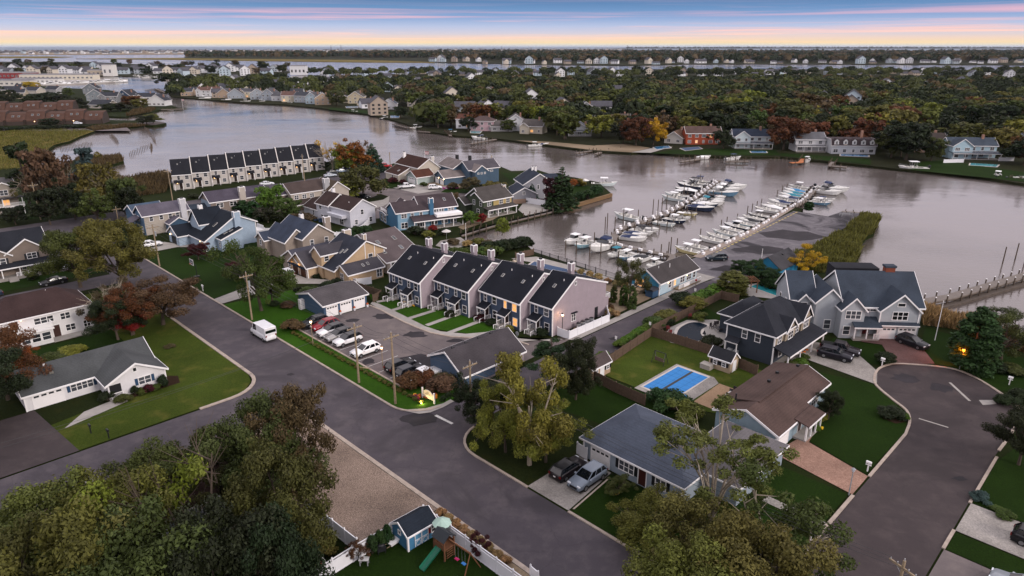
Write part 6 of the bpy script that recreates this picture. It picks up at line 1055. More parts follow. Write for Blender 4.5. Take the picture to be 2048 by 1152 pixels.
MID = [('broad', 160, 575, 448, 6.4, 'oak', 'big oak over the street bend'), ('broad', 245, 580, 432, 6.2, 'olive', 'golden tipped oak over the street bend'), ('broad', 325, 650, 545, 6.4, 'brown', 'brown oak on the corner lawn'), ('broad', 265, 670, 560, 4.6, 'rust', 'rusty maple behind the white ranch'), ('broad', 262, 672, 596, 2.4, 'red', 'small red maple behind the white ranch'), ('broad', 235, 680, 590, 4.0, 'dark', 'dark tree beside the balcony house'), ('bare', 225, 660, 545, 3.2, 'brown', 'bare pale tree beside the balcony house'), ('sparse', 522, 622, 466, 5.0, 'moss', 'tall open tree beside the white pole'), ('broad', 545, 610, 500, 3.6, 'moss', 'full green tree beside the tall open tree'),
 ('broad', 15, 800, 660, 4.5, 'rust', 'rusty tree beside the white ranch end wall'), ('broad', -20, 860, 700, 5, 'dark', 'dark tree beside the white ranch garage'), ('broad', 30, 745, 690, 2.6, 'orange', 'small orange tree near the sunroom'), ('broad', 30, 450, 412, 3.2, 'dark', 'dark small tree before the tall beige house'),
 ('broad', 396, 520, 485, 2.6, 'maroon', 'maroon japanese style maple on the round mulch bed'), ('broad', 475, 560, 522, 2.4, 'maroon', 'maroon small tree beside the concrete drive'), ('column', 463, 493, 464, 1.0, 'bright', 'slim clipped evergreen against the tall chimney'),
 ('bare', 95, 425, 305, 6, 'brown', 'tall leafless tree in the marsh wood'), ('pine', 60, 420, 285, 5.5, 'dark', 'tall dark pine in the marsh wood'), ('broad', 110, 430, 292, 6, 'brown', 'brown crowned tree in the marsh wood'), ('bare', 150, 420, 318, 5, 'brown', 'leaning leafless tree in the marsh wood'), ('broad', 205, 425, 310, 5.5, 'olive', 'olive vine clad tree in the marsh wood'), ('pine', 185, 410, 295, 4.5, 'blue', 'blue green pine in the marsh wood'), ('bare', 225, 425, 330, 4, 'brown', 'thin leafless tree in the marsh wood'), ('broad', 150, 440, 355, 5, 'dark', 'dark low tree in the marsh wood'), ('broad', 250, 430, 350, 4.5, 'oak', 'green low tree in the marsh wood'), ('broad', 100, 450, 375, 4.5, 'dark', 'round dark tree at the marsh road'), ('broad', 195, 448, 375, 4.5, 'moss', 'ivy green tree at the marsh road'), ('broad', 265, 440, 372, 3.5, 'dark', 'dark tree at the reed edge'),
 ('broad', 545, 430, 368, 4.0, 'bright', 'bright green maple beside the taupe house'), ('broad', 575, 440, 395, 3.6, 'moss', 'mossy tree beside the bright green maple'), ('column', 470, 432, 398, 2.4, 'cedar', 'deep green cedar screening the taupe house'), ('column', 488, 436, 400, 2.6, 'cedar', 'second deep green cedar screening the taupe house'), ('column', 506, 440, 402, 2.6, 'cedar', 'third deep green cedar screening the taupe house'), ('broad', 535, 445, 412, 3.4, 'dark', 'dark tree behind the white fence'), ('broad', 605, 452, 425, 3.2, 'brown', 'brownish tree beside the white brown roof house'),
 ('willow', 726, 395, 328, 7.0, 'oak', 'large round willow in the cul de sac'), ('broad', 690, 400, 362, 4.2, 'yellow', 'yellow green tree below the willow'), ('broad', 708, 345, 276, 6.4, 'orange', 'bright orange maple on the waterfront'), ('broad', 690, 345, 290, 5, 'yellow', 'yellow green maple beside the orange maple'), ('conifer', 745, 343, 285, 4.5, 'spruce', 'blue spruce beside the orange maple'), ('bare', 664, 340, 272, 5, 'gold', 'nearly bare golden tree by the terrace end'), ('bare', 726, 335, 268, 4.5, 'brown', 'leafless tree behind the orange maple'), ('broad', 648, 338, 322, 2.6, 'dark', 'dark round tree at the terrace end'),
 ('conifer', 1122, 416, 332, 5.0, 'cedar', 'big dark spruce on the point'), ('broad', 1104, 412, 352, 3.2, 'maroon', 'dark purple tree beside the big spruce'), ('conifer', 1062, 400, 366, 2.2, 'spruce', 'small blue spruce at the grey point house'), ('broad', 985, 398, 360, 3.8, 'olive', 'olive tree behind the blue gabled house'), ('broad', 1003, 470, 436, 0.1+1.8, 'yellow', 'small yellow tree at the bulkhead walk'), ('broad', 940, 450, 420, 2.4, 'bright', 'bright yellow green tree beside the olive house'), ('broad', 962, 448, 426, 1.6, 'red', 'small crimson tree beside the olive house'), ('broad', 940, 385, 355, 4, 'brown', 'brown tree behind the blue gabled house'), ('broad', 960, 395, 368, 3.5, 'dark', 'dark tree between the waterside houses'), ('broad', 905, 420, 385, 2.6, 'brown', 'brown tree behind the blue balcony house'),
 ('sparse', 1258, 604, 502, 3.0, 'oak', 'dull green tree before the blue marina shop'), ('column', 1245, 612, 568, .9, 'moss', 'slim green tree before the marina shop'), ('column', 1225, 604, 572, .9, 'moss', 'slim green tree beside the apartment pool path'), ('column', 1262, 618, 570, 1.0, 'moss', 'slender green tree at the marina shop steps'), ('column', 1203, 600, 572, .9, 'olive', 'slim olive tree behind the mauve townhouse'),
 ('sparse', 1608, 548, 490, 3.4, 'gold', 'golden leaved small tree behind the blue shed'), ('column', 1462, 585, 540, 3.4, 'olive', 'round clipped tree at the marina lane end'), ('column', 1616, 420, 402, 1.6, 'cedar', 'clipped dark evergreen on the pier lot'),
 ('column', 1938, 738, 612, 3.9, 'cedar', 'tall dense evergreen behind the lit street lamp'), ('sparse', 2000, 720, 612, 4, 'oak', 'loose leaved tree beside the tall evergreen'), ('sparse', 2035, 700, 620, 4, 'oak', 'open tree near the bay shore'), ('broad', 2035, 930, 815, 3.4, 'dark', 'dark round tree at the court edge'), ('broad', 1655, 838, 780, 1.6, 'dark', 'small dark tree by the brown ranch corner'), ('sparse', 960, 1110, 1068, 1.2, 'maroon', 'small purple tree by the vinyl fence'), ('sparse', 718, 1122, 1075, 1.0, 'rust', 'small rusty tree in a round bed'), ('broad', 1235, 990, 950, 1.4, 'moss', 'small young tree beside the paver driveway'), ('broad', 1505, 560, 520, 2.6, 'cedar', 'dark cedar before the blue shed'), ('broad', 1530, 572, 535, 2.6, 'cedar', 'deep green cedar next to the grey gabled house'), ('broad', 1480, 548, 520, 2.2, 'cedar', 'deep green cedar beside the turquoise pool'), ('broad', 1555, 575, 545, 2.4, 'cedar', 'low cedar beside the grey gabled house')]
for k, bx, by, ty, rad, col, lab in MID:
    b = P(bx, by); h = max(1.8, height_at(b, ty)); tree(k, b, h, rad, col, lab, 'mid' if by < 500 else 'near', pale=k == 'bare')
# shrubs: picture point, height, radius
SHR = [(585, 660, 1.8, 2.2, 'brown', 'feathery brown shrub by the black car'), (820, 770, 1.8, 2.4, 'rust', 'rust brown shrub by the white pickup'), (850, 765, 2.0, 2.2, 'rust', 'rusty shrub beside the utility building'), (884, 782, 2.2, 2.2, 'brown', 'rounded brown shrub behind the lit sign'), (885, 775, 2.0, 2.0, 'brown', 'brown shrub under the blue gable'), (1017, 665, 1.3, .9, 'yellow', 'round yellow green shrub by the townhouse steps'), (1080, 672, 1.4, 1.2, 'dark', 'dark shrub at the end townhouse'), (960, 640, 1, 1.4, 'maroon', 'maroon shrub before the middle townhouse'), (985, 650, 1.2, 1.3, 'dark', 'dark shrub before the lit townhouse'), (900, 632, 1, 1.2, 'dark', 'dark shrub between townhouse doors'), (766, 598, 1.6, .9, 'dark', 'dark shrub at the upper townhouse end'),
 (1345, 820, 2.6, 2.4, 'cedar', 'large clipped hedge shrub beside the blue covered pool'), (1318, 810, 2.4, 2.0, 'cedar', 'clipped hedge shrub at the wooden fence end'), (1372, 835, 2.4, 2.0, 'olive', 'browning hedge shrub beside the pool deck'), (1780, 832, 1.3, 1.8, 'dark', 'dark mounded shrub on the court lawn'), (1805, 838, .9, .8, 'bright', 'pale green shrub beside the dark mound'), (1770, 725, 1.6, 1.7, 'dark', 'dark shrub by the white mailbox'), (1620, 660, 1.2, 1.2, 'dark', 'dark shrub by the charcoal house porch'), (1580, 735, 1.0, 1.2, 'moss', 'round green shrub before the charcoal porch'), (1600, 730, 1.1, 1.2, 'bright', 'bright round shrub before the charcoal porch'), (1605, 718, .9, .9, 'moss', 'small round shrub beside the pumpkins'), (1625, 848, 1, .9, 'bright', 'round lime shrub at the brown ranch'), (1640, 838, 1, .9, 'yellow', 'round yellow shrub at the brown ranch'), (1628, 860, .8, .7, 'bright', 'small lime shrub at the ranch walk'), (1655, 820, 1.0, .9, 'moss', 'green shrub on the curved bed'),
 (215, 802, 1.4, 1.2, 'dark', 'dark shrub by the white ranch porch'), (245, 803, .9, 1.2, 'moss', 'low shrub by the white ranch steps'), (270, 790, 1.4, .6, 'dark', 'cone shrub under the shuttered window'), (283, 788, .9, .8, 'moss', 'low green shrub in the mulch bed'), (297, 784, 1.1, .9, 'maroon', 'purple shrub in the mulch bed'), (312, 780, .9, .8, 'moss', 'round green shrub in the mulch bed'), (326, 775, 2.0, .8, 'dark', 'cone evergreen at the white ranch corner'), (338, 695, .5, .9, 'brown', 'low brown shrub on the lawn island'), (110, 720, 1.2, 2, 'oak', 'hedge shrub behind the white ranch'), (140, 708, 1.2, 2.2, 'yellow', 'yellow hedge behind the white ranch'), (65, 560, 1.6, 1.2, 'dark', 'dark shrub at the porch house steps'),
 (620, 590, 1.6, 2.2, 'moss', 'bushy green shrub behind the garage row'), (655, 580, 1.8, 1.6, 'dark', 'dark shrub at the tan house wing'), (672, 572, 1.6, 1.4, 'dark', 'dark shrub by the tan house bay'), (630, 556, .8, .8, 'dark', 'clipped dark shrub by the brown garage doors'), (640, 553, .8, .7, 'dark', 'small clipped shrub beside the tan garage'), (575, 615, 1.2, 1.4, 'brown', 'brown shrub near the corner lawn'), (545, 612, 1, 1.2, 'dark', 'dark low shrub near the tall open tree'),
 (1308, 652, 1.6, 2, 'moss', 'green hedge shrub beside the kidney pool'), (1330, 640, 1.8, 2.2, 'olive', 'olive shrub along the marina road fence'), (1385, 618, 2.4, 2.6, 'olive', 'grey green shrub along the marina road'), (1360, 610, 2.6, 2.4, 'dark', 'dark shrub along the marina road'), (1420, 694, 2.0, 1.8, 'dark', 'dark shrub beside the kidney pool'), (1400, 640, 1.4, 1.5, 'olive', 'tawny shrub behind the kidney pool'), (1335, 650, 1.2, 1.2, 'dark', 'dark low shrub by the red chairs'), (1205, 720, 1.3, 1.3, 'bright', 'bright hedge shrub at the marina road mouth'), (1190, 725, 1.1, 1.3, 'moss', 'green hedge shrub at the marina road mouth'),
 (1126, 1, 1, 1, 'dark', ''), (1960, 1000, .9, 1.1, 'blue', 'blue green low juniper at the court kerb'), (2000, 1030, .7, 1.2, 'moss', 'low green shrub by the mottled driveway'), (2020, 745, 1.2, 2.2, 'moss', 'low green shrub along the bay lot'), (1990, 740, 1.2, 2.2, 'dark', 'dark low shrub beside the pale court apron'), (2012, 810, 1.4, 1.6, 'dark', 'dark shrub at the court edge'), (2035, 800, 1.6, 1.6, 'dark', 'second dark shrub at the court edge'), (610, 1110, 1.4, 1.6, 'olive', 'brown green shrub beside the raised planter'), (650, 1105, 1.2, 1.2, 'olive', 'tawny shrub behind the white fence'),
 (330, 450, 1.6, 1.4, 'dark', 'round dark shrub by the taupe road'), (430, 405, 1.4, 1.4, 'dark', 'round shrub beside the road pad'), (385, 396, 1.4, 2, 'dark', 'clipped hedge shrub by the terrace road'), (410, 398, 1.4, 2, 'dark', 'second clipped hedge shrub by the terrace road'), (830, 470, 2.4, 2.4, 'dark', 'dark shrub in the waterside garden'), (855, 475, 1.8, 2, 'olive', 'olive shrub in the waterside garden'), (888, 470, 2, 1.6, 'dark', 'dark round shrub in the waterside garden'), (905, 490, 1.6, 1.8, 'brown', 'tawny shrub at the canal end'), (955, 490, 1.8, 1.7, 'olive', 'olive round shrub at the canal end'), (975, 492, 1.6, 1.2, 'brown', 'brown shrub at the canal end'), (935, 492, 1.3, 1.6, 'tan', 'tan grass shrub at the canal end'), (865, 462, 1.6, 1.2, 'red', 'red leaved shrub beside the garden umbrella'),
 (1060, 405, 1.8, 1.8, 'dark', 'dark shrub at the grey point house'), (1085, 408, 1.6, 1.8, 'maroon', 'maroon shrub at the grey point house'), (1140, 405, 2, 1.8, 'brown', 'brown shrub on the point'), (1158, 400, 2.6, 1.8, 'cedar', 'deep green shrub on the point'), (1175, 398, 3.0, 2.2, 'cedar', 'round deep green shrub on the point'), (1192, 388, 3.0, 2.4, 'cedar', 'spreading deep green shrub at the point end'), (1145, 372, 2.6, 1.8, 'orange', 'orange shrub by the point terrace'), (1160, 372, 2.6, 2.2, 'yellow', 'yellow shrub by the point terrace'),
 (785, 366, 2, 2, 'maroon', 'maroon shrub beside the pale green garage'), (805, 368, 1.6, 1.6, 'maroon', 'second maroon shrub beside the pale green garage'), (846, 373, 1.6, 1.4, 'moss', 'square green shrub between the driveways'), (905, 378, 2.2, 2, 'brown', 'brown shrub by the pink flowers'), (520, 345, 1, 1, 'dark', '')]
for px, py, h, r, col, lab in SHR:
    if lab: tree('bush', P(px, py), h, r, col, lab, 'mid' if py < 560 else 'near')
# hedges: rows of clipped shrubs
def hedge_row(p, q, n, h, r, col, lab, grp, lod='mid'):
    A, B = P(*p), P(*q)
    for i in range(n): tree('bush', A.lerp(B, i/max(n-1, 1)), h*rt.uniform(.92, 1.08), r, col, lab, lod, grp, cat='hedge', name='hedge_shrub')
hedge_row((1236, 694), (1296, 658), 9, 1.1, 1.0, 'bright', 'clipped green hedge shrub along the marina road', 'hedge along the marina road', 'near'); hedge_row((1300, 652), (1340, 632), 6, 1.1, 1.0, 'bright', 'clipped green hedge shrub along the marina road', 'hedge along the marina road'); hedge_row((1370, 612), (1432, 582), 9, 1.5, 1.6, 'bright', 'clipped green hedge shrub along the marina road', 'hedge along the marina road')
hedge_row((640, 486), (735, 474), 8, 1.6, .8, 'cedar', 'small evergreen in the row behind the curved white fence', 'evergreens behind the curved white fence'); hedge_row((690, 474), (732, 470), 5, 2.4, 1.6, 'cedar', 'dense evergreen along the curved white fence', 'dense evergreens along the curved fence')
hedge_row((975, 505), (1052, 494), 8, 2.6, 2.0, 'dark', 'dark hedge shrub between the apartments and the canal', 'dark hedge by the canal'); hedge_row((895, 516), (990, 512), 8, 2.4, 2.0, 'moss', 'tall green hedge shrub behind the townhouses', 'green hedge behind the townhouses')
hedge_row((586, 668), (840, 806), 30, .5, .42, 'olive', 'low tufted plant along the car park edge', 'tufted plants along the car park edge', 'mid'); hedge_row((592, 583), (655, 575), 8, .8, .7, 'dark', 'low clipped shrub along the tan house walk', 'clipped shrubs along the tan house walk')
hedge_row((1178, 560), (1250, 577), 5, 1.3, 1.0, 'tan', 'tan plumed grass clump by the apartment pool', 'plumed grasses by the pool'); hedge_row((1145, 545), (1195, 558), 4, 1.3, .9, 'tan', 'tan plumed grass clump by the apartment pool', 'plumed grasses by the pool'); hedge_row((1195, 590), (1218, 620), 4, 1.1, .9, 'rust', 'rusty grass clump beside the end townhouse', 'rusty grasses beside the end townhouse'); hedge_row((1218, 628), (1228, 632), 2, 1.1, 1.0, 'tan', 'pale grass clump by the white vinyl fence', 'pale grasses by the vinyl fence')
hedge_row((882, 1033), (1010, 1130), 9, .95, .62, 'tan', 'tawny grass clump along the street side of the vinyl fence', 'tawny grasses along the vinyl fence', 'near'); hedge_row((744, 1108), (775, 1090), 3, 2.2, .62, 'cedar', 'slim evergreen against the vinyl fence', 'slim evergreens by the blue shed', 'near')
hedge_row((1510, 560), (1570, 590), 6, 2.4, 1.6, 'cedar', 'dark evergreen behind the turquoise pool', 'evergreens behind the turquoise pool'); hedge_row((0, 262), (180, 256), 16, 2.2, 3, 'dark', 'dark low shrub along the condominium lane', 'shrubs along the condominium lane')
# reed beds and marsh grass
def reeds(name, label, poly, n, h, col, seed, lean=.25):
    rg = random.Random(seed); pts = [tuple(pt(q))[:2] for q in poly]; xs = [p[0] for p in pts]; ys = [p[1] for p in pts]; V = []; T = []; k = 0
    def inside(x, y):
        c = False; j = len(pts)-1
        for i in range(len(pts)):
            (xi, yi), (xj, yj) = pts[i], pts[j]
            if (yi > y) != (yj > y) and x < (xj-xi)*(y-yi)/(yj-yi)+xi: c = not c
            j = i
        return c
    while k < n:
        x, y = rg.uniform(min(xs), max(xs)), rg.uniform(min(ys), max(ys))
        if not inside(x, y): continue
        hh = h*rg.uniform(.4, 1.0)*(.55+.9*mnoise.noise((x*.16, y*.16, seed))+.35); a = rg.uniform(0, 6.28); w = h*.07; dx, dy = math.cos(a)*w, math.sin(a)*w; lx, ly = rg.gauss(.12, lean)*hh, rg.gauss(0, lean)*hh
        V += [(x-dx, y-dy, 0), (x+dx, y+dy, 0), (x+lx*.6+dx*1.3, y+ly*.6+dy*1.3, hh*.65), (x+lx, y+ly, hh)]; T.append(rg.random()); k += 1
    c = lin(GREENS[col]); o = link(name, mesh_np(name, np.array(V), n, np.array(T), np.array([rg.random() for _ in T]), [LEAF]), None, color=c, label=label, cat='reeds', kind='stuff'); return o
reeds('reed_bed', 'tall golden green reeds between the pier lot and the bay', [a_(203, 64), a_(196, 62), a_(176, 60.4), a_(150, 60), a_(140, 56), (1640, 545), (1702, 545), (1700, 533), (1716, 515), (1718, 500), (1720, 487), (1733, 472), (1747, 466), (1745, 458), (1757, 443), (1757, 436)], 15000, 2.1, 'olive', 3)
reeds('reed_bed', 'brown reeds along the bay behind the flagpole', [(1838, 625), (1862, 624), (1908, 636), (1960, 655), (2048, 696), (2048, 706), (1950, 668), (1890, 655), (1845, 650)], 4000, 2.2, 'tan', 4)
reeds('reed_bed', 'tan marsh reeds beside the waterfront terrace', [(205, 348), (262, 358), (330, 345), (345, 352), (330, 385), (262, 395), (250, 380)], 5000, 2.0, 'brown', 5); reeds('reed_bed', 'tan marsh reeds in front of the marsh wood', [(150, 318), (240, 312), (246, 322), (215, 332), (150, 335)], 3000, 2.0, 'brown', 6)
reeds('marsh_grass', 'golden marsh grass along the condominium shore', [(-20, 262), (130, 259), (188, 262), (158, 273), (138, 282), (106, 290), (68, 317), (46, 336), (-20, 342)], 14000, 1.2, 'olive', 7); reeds('reed_bed', 'tan reeds around the far canal mouth', [(250, 233), (300, 224), (310, 219), (262, 224)], 1500, 3, 'brown', 8); reeds('reed_bed', 'tan reeds along the lane at the water', [(188, 262), (285, 252), (300, 250), (240, 251), (170, 258)], 2500, 2.2, 'brown', 9)
# ================================================================= far shore
FARH = []      # (x, y, width) of houses, so that trees stay clear of them
def fh(px, py, w, d, st, wall, roof, label, style='g', rot=0, group=None, lit=0, cat='house', nwin=None, dormers=0, porch=False):
    b = P(px, py); FARH.append((b.x, b.y, w)); h = 2.7*st
    g = Bld('house', label, 0, 0, rot=-45+rot, xy=Vector((b.x, b.y, 0)), wall=wall, roof=roof, group=group, cat=cat); x0, x1 = -w/2, w/2
    if style == 'g': g.vol(x0, x1, 0, d, [(x0, h), (0, h+w*.33), (x1, h)], 'y', ov=.5, oe=.4)
    elif style == 'r': g.vol(x0, x1, 0, d, [(0, h), (d/2, h+d*.3), (d, h)], 'x', ov=.4, oe=.4)
    elif style == 'h': g.hip(x0, x1, 0, d, h, h+min(w, d)*.28, 'x' if w > d else 'y')
    elif style == 'L': g.vol(x0, x1, 2, d, [(2, h), (d/2+1, h+d*.28), (d, h)], 'x', ov=.4, oe=.4); k = w*.42; g.vol(x0, x0+k, -1, d*.6, [(x0, h), (x0+k/2, h+k*.36), (x0+k, h)], 'y', ov=.4)
    elif style == 'm': g.vol(x0, x1, 0, d, [(0, h-1.4), (1.2, h+.8), (d-1.2, h+.8), (d, h-1.4)], 'x', ov=.3)
    y = 0 if style != 'L' else 2; n = nwin or max(2, int(w/3.4))
    for s_ in range(max(1, int(st))):
        for i in range(n):
            u = x0+w*(i+.5)/n; yy = (-1 if (style == 'L' and u < x0+w*.42) else y); g.win('B', yy, u, 1.4+2.7*s_, rt.choice((1.0, 1.5, 1.8)), 1.25, lit=(rt.random() < lit), st=rt.choice(('s', 'd', 't')))
    if style == 'g' and st >= 2: g.win('B', 0, 0, h+w*.1, 1.2, 1.0, st='d')
    for k in range(dormers): u = x0+w*(k+.5)/dormers; g.vol(u-.9, u+.9, -.1, 3, [(u-.9, h+.3), (u, h+1.2), (u+.9, h+.3)], 'y', z0=h-1.2, wall='c9c9c9', ov=.2, oe=.15, trim=False); g.win('B', -.1, u, h-.4, .8, 1.0)
    if porch: g.porch(x0, x1, -2.4, y, .3, 2.9, 2.5, 'B', 5).rail([(x0, -2.3), (x1, -2.3)], 2.9 if st > 1 else .3, .9, gap=.4)
    g.chim(x1*.5, d*.55, .9, .9, h, h+d*.3+1.2, '8a6a5c', False); g.done(); return g
LST = [(710, 207, 13, 12, 2, 'a89e88', '4a4844', 'tall cream gabled house behind the far lawn', 'g', 0), (730, 211, 14, 9, 1, 'a49a8c', '6a665f', 'low beige hip roofed house beside the cream gable', 'h', 0), (776, 219, 11, 10, 1.5, 'b8b8ba', '4a4e56', 'white gabled cottage with blue pool shed', 'g', 0), (752, 222, 10, 8, 1, 'a8aaae', '55585c', 'grey cottage beside the white gabled cottage', 'r', 0), (828, 213, 11, 10, 1, 'b9b2a6', '6b5a50', 'brown roofed white cottage under the dark trees', 'L', 0), (848, 208, 11, 9, 1.5, 'b6b6b8', '4c4e52', 'white cottage with grey roof under the dark trees', 'r', 10), (822, 196, 12, 9, 1, 'a9a9ab', '5c5650', 'low house with grey roof deep in the trees', 'r', -10), (800, 188, 13, 10, 2, 'a9a6a2', '55504c', 'pale two storey house deep in the trees', 'L', 0),
 (963, 262, 13, 9, 2, 'a68c92', '4d4140', 'pink two storey house with hip roof on the shore', 'h', -8), (926, 257, 9, 8, 2, 'b9bbc0', '5a3c34', 'white house with rusty roof beside the pink house', 'r', -8), (1002, 263, 12, 9, 1, 'a8a6a4', '54504e', 'low white house beside the pink house', 'r', -5), (1060, 268, 12, 11, 1.5, 'aaa294', '4c4846', 'cream double gabled house by the hedge', 'L', -20), (1158, 272, 12, 10, 1, 'b4b6b8', '50545a', 'white sunroom cottage with grey roof on the lawn', 'g', -5), (1030, 262, 11, 10, 2, 'b2b4b8', '4c4a4a', 'white gabled house behind the round hedge', 'g', 0), (1345, 287, 9, 12, 1, 'b2afaa', '6b5648', 'white end gabled house with brown roof', 'g', -25), (1405, 289, 17, 9, 2, '8d3f26', '50403c', 'brick orange two storey house on the far shore', 'r', 0), (1503, 297, 17, 10, 2, 'b4c0c4', '2c3340', 'white house with arched gable and long sunroom', 'L', -4),
 (1617, 303, 13, 9, 2, 'b8b8bb', '5a5a5e', 'white house with brick chimney and lit sunroom', 'r', -4), (1650, 268, 12, 9, 2, 'bcbcc0', '262a33', 'white house with black roof behind the far shore houses', 'r', 0), (1648, 248, 16, 9, 1, '7a5c50', '45474c', 'low brick house with grey roof among the trees', 'r', 0), (1718, 272, 14, 10, 2.5, '8a8e90', '3a3a3e', 'grey house with white gables and brick base', 'L', 0), (1704, 308, 19, 10, 2, 'b6b8bc', '40383a', 'long white house with a row of dormers', 'm', -4), (1945, 318, 19, 10, 2, '9fb8c4', '3c444e', 'light blue house with white deck on the far lawn', 'L', -6), (2036, 305, 13, 9, 2, '7f8c94', '4c5056', 'blue grey house next to the light blue one', 'L', -8), (1915, 280, 15, 11, 1, '8a929a', '5a6068', 'grey hip roofed house in the trees', 'h', -10), (1852, 285, 10, 9, 1.5, 'a8a8aa', '4a4a4e', 'small white gabled house in the trees', 'g', -15), (1856, 305, 14, 9, 2, '8a7060', '4c4440', 'brown house behind the dark shore trees', 'r', -5), (1170, 232, 12, 9, 2, '8d8f93', '3a3c42', 'grey house with lit porch in the woods', 'g', 0), (1215, 250, 13, 9, 1, 'a9a9a9', '5a4a44', 'low white house in the woods', 'r', 10), (1240, 247, 12, 9, 1, '9a9a9c', '4c4440', 'brown roofed house in the woods', 'r', 0), (1355, 252, 11, 9, 1.5, 'aab8c4', '6c7880', 'pale blue house in the woods', 'g', 0), (975, 195, 12, 9, 2, 'a09a90', '4a4440', 'tan gabled house in the far woods', 'g', -15), (985, 200, 11, 9, 1.5, 'a29c94', '4a4440', 'beige gabled house in the far woods', 'g', 0)]
for q in LST: fh(*q[:8], style=q[8], rot=q[9], dormers=5 if q[8] == 'm' else 0, lit=.05, porch='deck' in q[7] or 'sunroom' in q[7])
# row of houses on the left part of the far shore
r6 = random.Random(33); WALLS = [('b9babd', 'white'), ('b0a896', 'cream'), ('8d949c', 'grey'), ('9fb0ba', 'pale blue'), ('a08c78', 'tan'), ('b9babd', 'white')]; ROOFS = ['4a4a4e', '55504c', '3a3c42', '5a4640']
for i, (px, py) in enumerate([(372, 192), (388, 190), (405, 193), (425, 192), (447, 196), (470, 197), (492, 196), (514, 199), (535, 201), (556, 202), (578, 204), (600, 205), (622, 208), (645, 210), (660, 206), (590, 197), (545, 194), (500, 190), (450, 188), (410, 184), (620, 200), (680, 206)]):
    w, n = r6.choice(WALLS); fh(px, py, r6.uniform(10, 14), 10, r6.choice((1.5, 2, 2)), w, r6.choice(ROOFS), '%s waterfront house along the long far shore' % n, r6.choice('ggLr'), r6.uniform(-20, 20), '%s houses on the long far shore' % n, .08)
for i, (px, py, st, wl, lab) in enumerate([(190, 203, 2, '6f777c', 'grey shingled house with white gables at the canal'), (215, 206, 2, '77797c', 'grey house with small balcony at the canal'), (247, 204, 2, '33465c', 'navy gabled house by the canal'), (290, 208, 2, 'c2bfba', 'white waterside house with dark roof'), (312, 212, 1.5, 'c4c4c4', 'white gabled boathouse with glazed front'), (30, 198, 2, 'a09684', 'cream house beside the dark trees'), (180, 188, 2, '6a7076', 'grey gabled house under blue tarpaulin'), (60, 190, 1.5, 'a6a096', 'tan house with dark roof behind the trees'), (100, 188, 1.5, '8f8f90', 'grey house with long dark roof behind the trees'), (195, 217, 1, '9a938a', 'low house with long brown roof'), (20, 185, 1, 'b4b0a8', 'pale flat house on the channel shore'), (45, 180, 1, 'b4aea4', 'beige flat house on the channel shore')]): fh(px, py, 14 if st > 1 else 18, 11, st, wl, '33353b', lab, 'gLgLgLgrrrrr'[i], r6.uniform(-15, 15))
# brown stepped condominiums
for row, (p, q, n) in enumerate((((-70, 253), (206, 247), 7), ((-60, 230), (146, 226), 6))):
    A, B = P(*p), P(*q); d = (B-A)/n; an = math.atan2(d.y, d.x); L_ = d.length
    for i in range(n):
        b = A+d*i; FARH.append((b.x+L_/2, b.y, L_)); g = Bld('condominium', 'brown shingled condominium with stepped mansard roof, lane row' if row == 0 else 'brown shingled condominium with stepped mansard roof, rear row', 0, 0, rot=math.degrees(an)-45, xy=b, wall='3a302b', roof='4c3830', cat='condominium', group='brown condominiums in the %s row' % ('lane' if row == 0 else 'rear'))
        up = i % 2; h = 7.4 if up else 6.2; g.vol(.1, L_-.1, 0, 12, [(-.6, 3.0), (0, 3.2), (3.5, h), (9, h+.8), (12, 3.4)], 'x', oe=.2, ov=0, ends=(0, 0), trim=False)
        g.vol(L_*.1, L_*.9, -.9, 4, [(-1.4, 2.3), (.6, 3.6), (4, 3.7)], 'x', oe=.1, ov=.1, trim=False)
        g.win('B', -.92, (L_*.3, L_*.7), 1.2, 1.5, 1.6, st='d', lit=False).sky([(0, 3.2), (3.5, h)], 'x', 2.0, L_*.35, 1.2, 1.4).sky([(0, 3.2), (3.5, h)], 'x', 2.0, L_*.65, 1.2, 1.4)
        if i in (3, 5) and row == 0: g.lamp(L_*.5, -1.2, 2.2, .3)
        g.done()
# distant simple houses, each one mesh
FWALL = tinted('far_wall', .8); FROOF = M('45444a', .9, .2, .3, name='far_roof'); FWIN = M('1c2128', .3, .1, 1, name='far_window')
def far_house_mesh(k):
    m = MB(); w, d, h = ((10, 11, 6), (14, 9, 5.4), (12, 11, 8), (18, 10, 3.4))[k]
    if k in (0, 2): m.prism([(-w/2, -.2), (-w/2, h), (0, h+w*.36), (w/2, h), (w/2, -.2)], 0, d, 'y')
    else: m.prism([(0, -.2), (0, h), (d/2, h+d*.32), (d, h), (d, -.2)], -w/2, w/2, 'x')
    m.cur = 1
    if k in (0, 2): [m.prism([(0, h+w*.36+.05), (s*(w/2+.5), h-.36), (s*(w/2+.5), h-.06), (0, h+w*.36+.4)], -.5, d+.5, 'y') for s in (-1, 1)]
    else: [m.prism([(d/2, h+d*.32+.05), (d/2+s*(d/2+.5), h-.36), (d/2+s*(d/2+.5), h-.06), (d/2, h+d*.32+.4)], -w/2-.5, w/2+.5, 'x') for s in (-1, 1)]
    m.cur = 2
    for st in range(int(h/2.6)):
        for i in range(3): u = -w/2+w*(i+.5)/3; m.box(u-.8, u+.8, -.06, .02, .9+2.6*st, 2.2+2.6*st)
    return m.mesh('far_house', [FWALL, FROOF, FWIN])
FHM = [far_house_mesh(k) for k in range(4)]
FHC = [('cccdd0', 'white'), ('cccdd0', 'white'), ('cccdd0', 'white'), ('bdb4a6', 'cream'), ('8f979f', 'grey'), ('a5b4be', 'pale blue'), ('94877a', 'tan')]
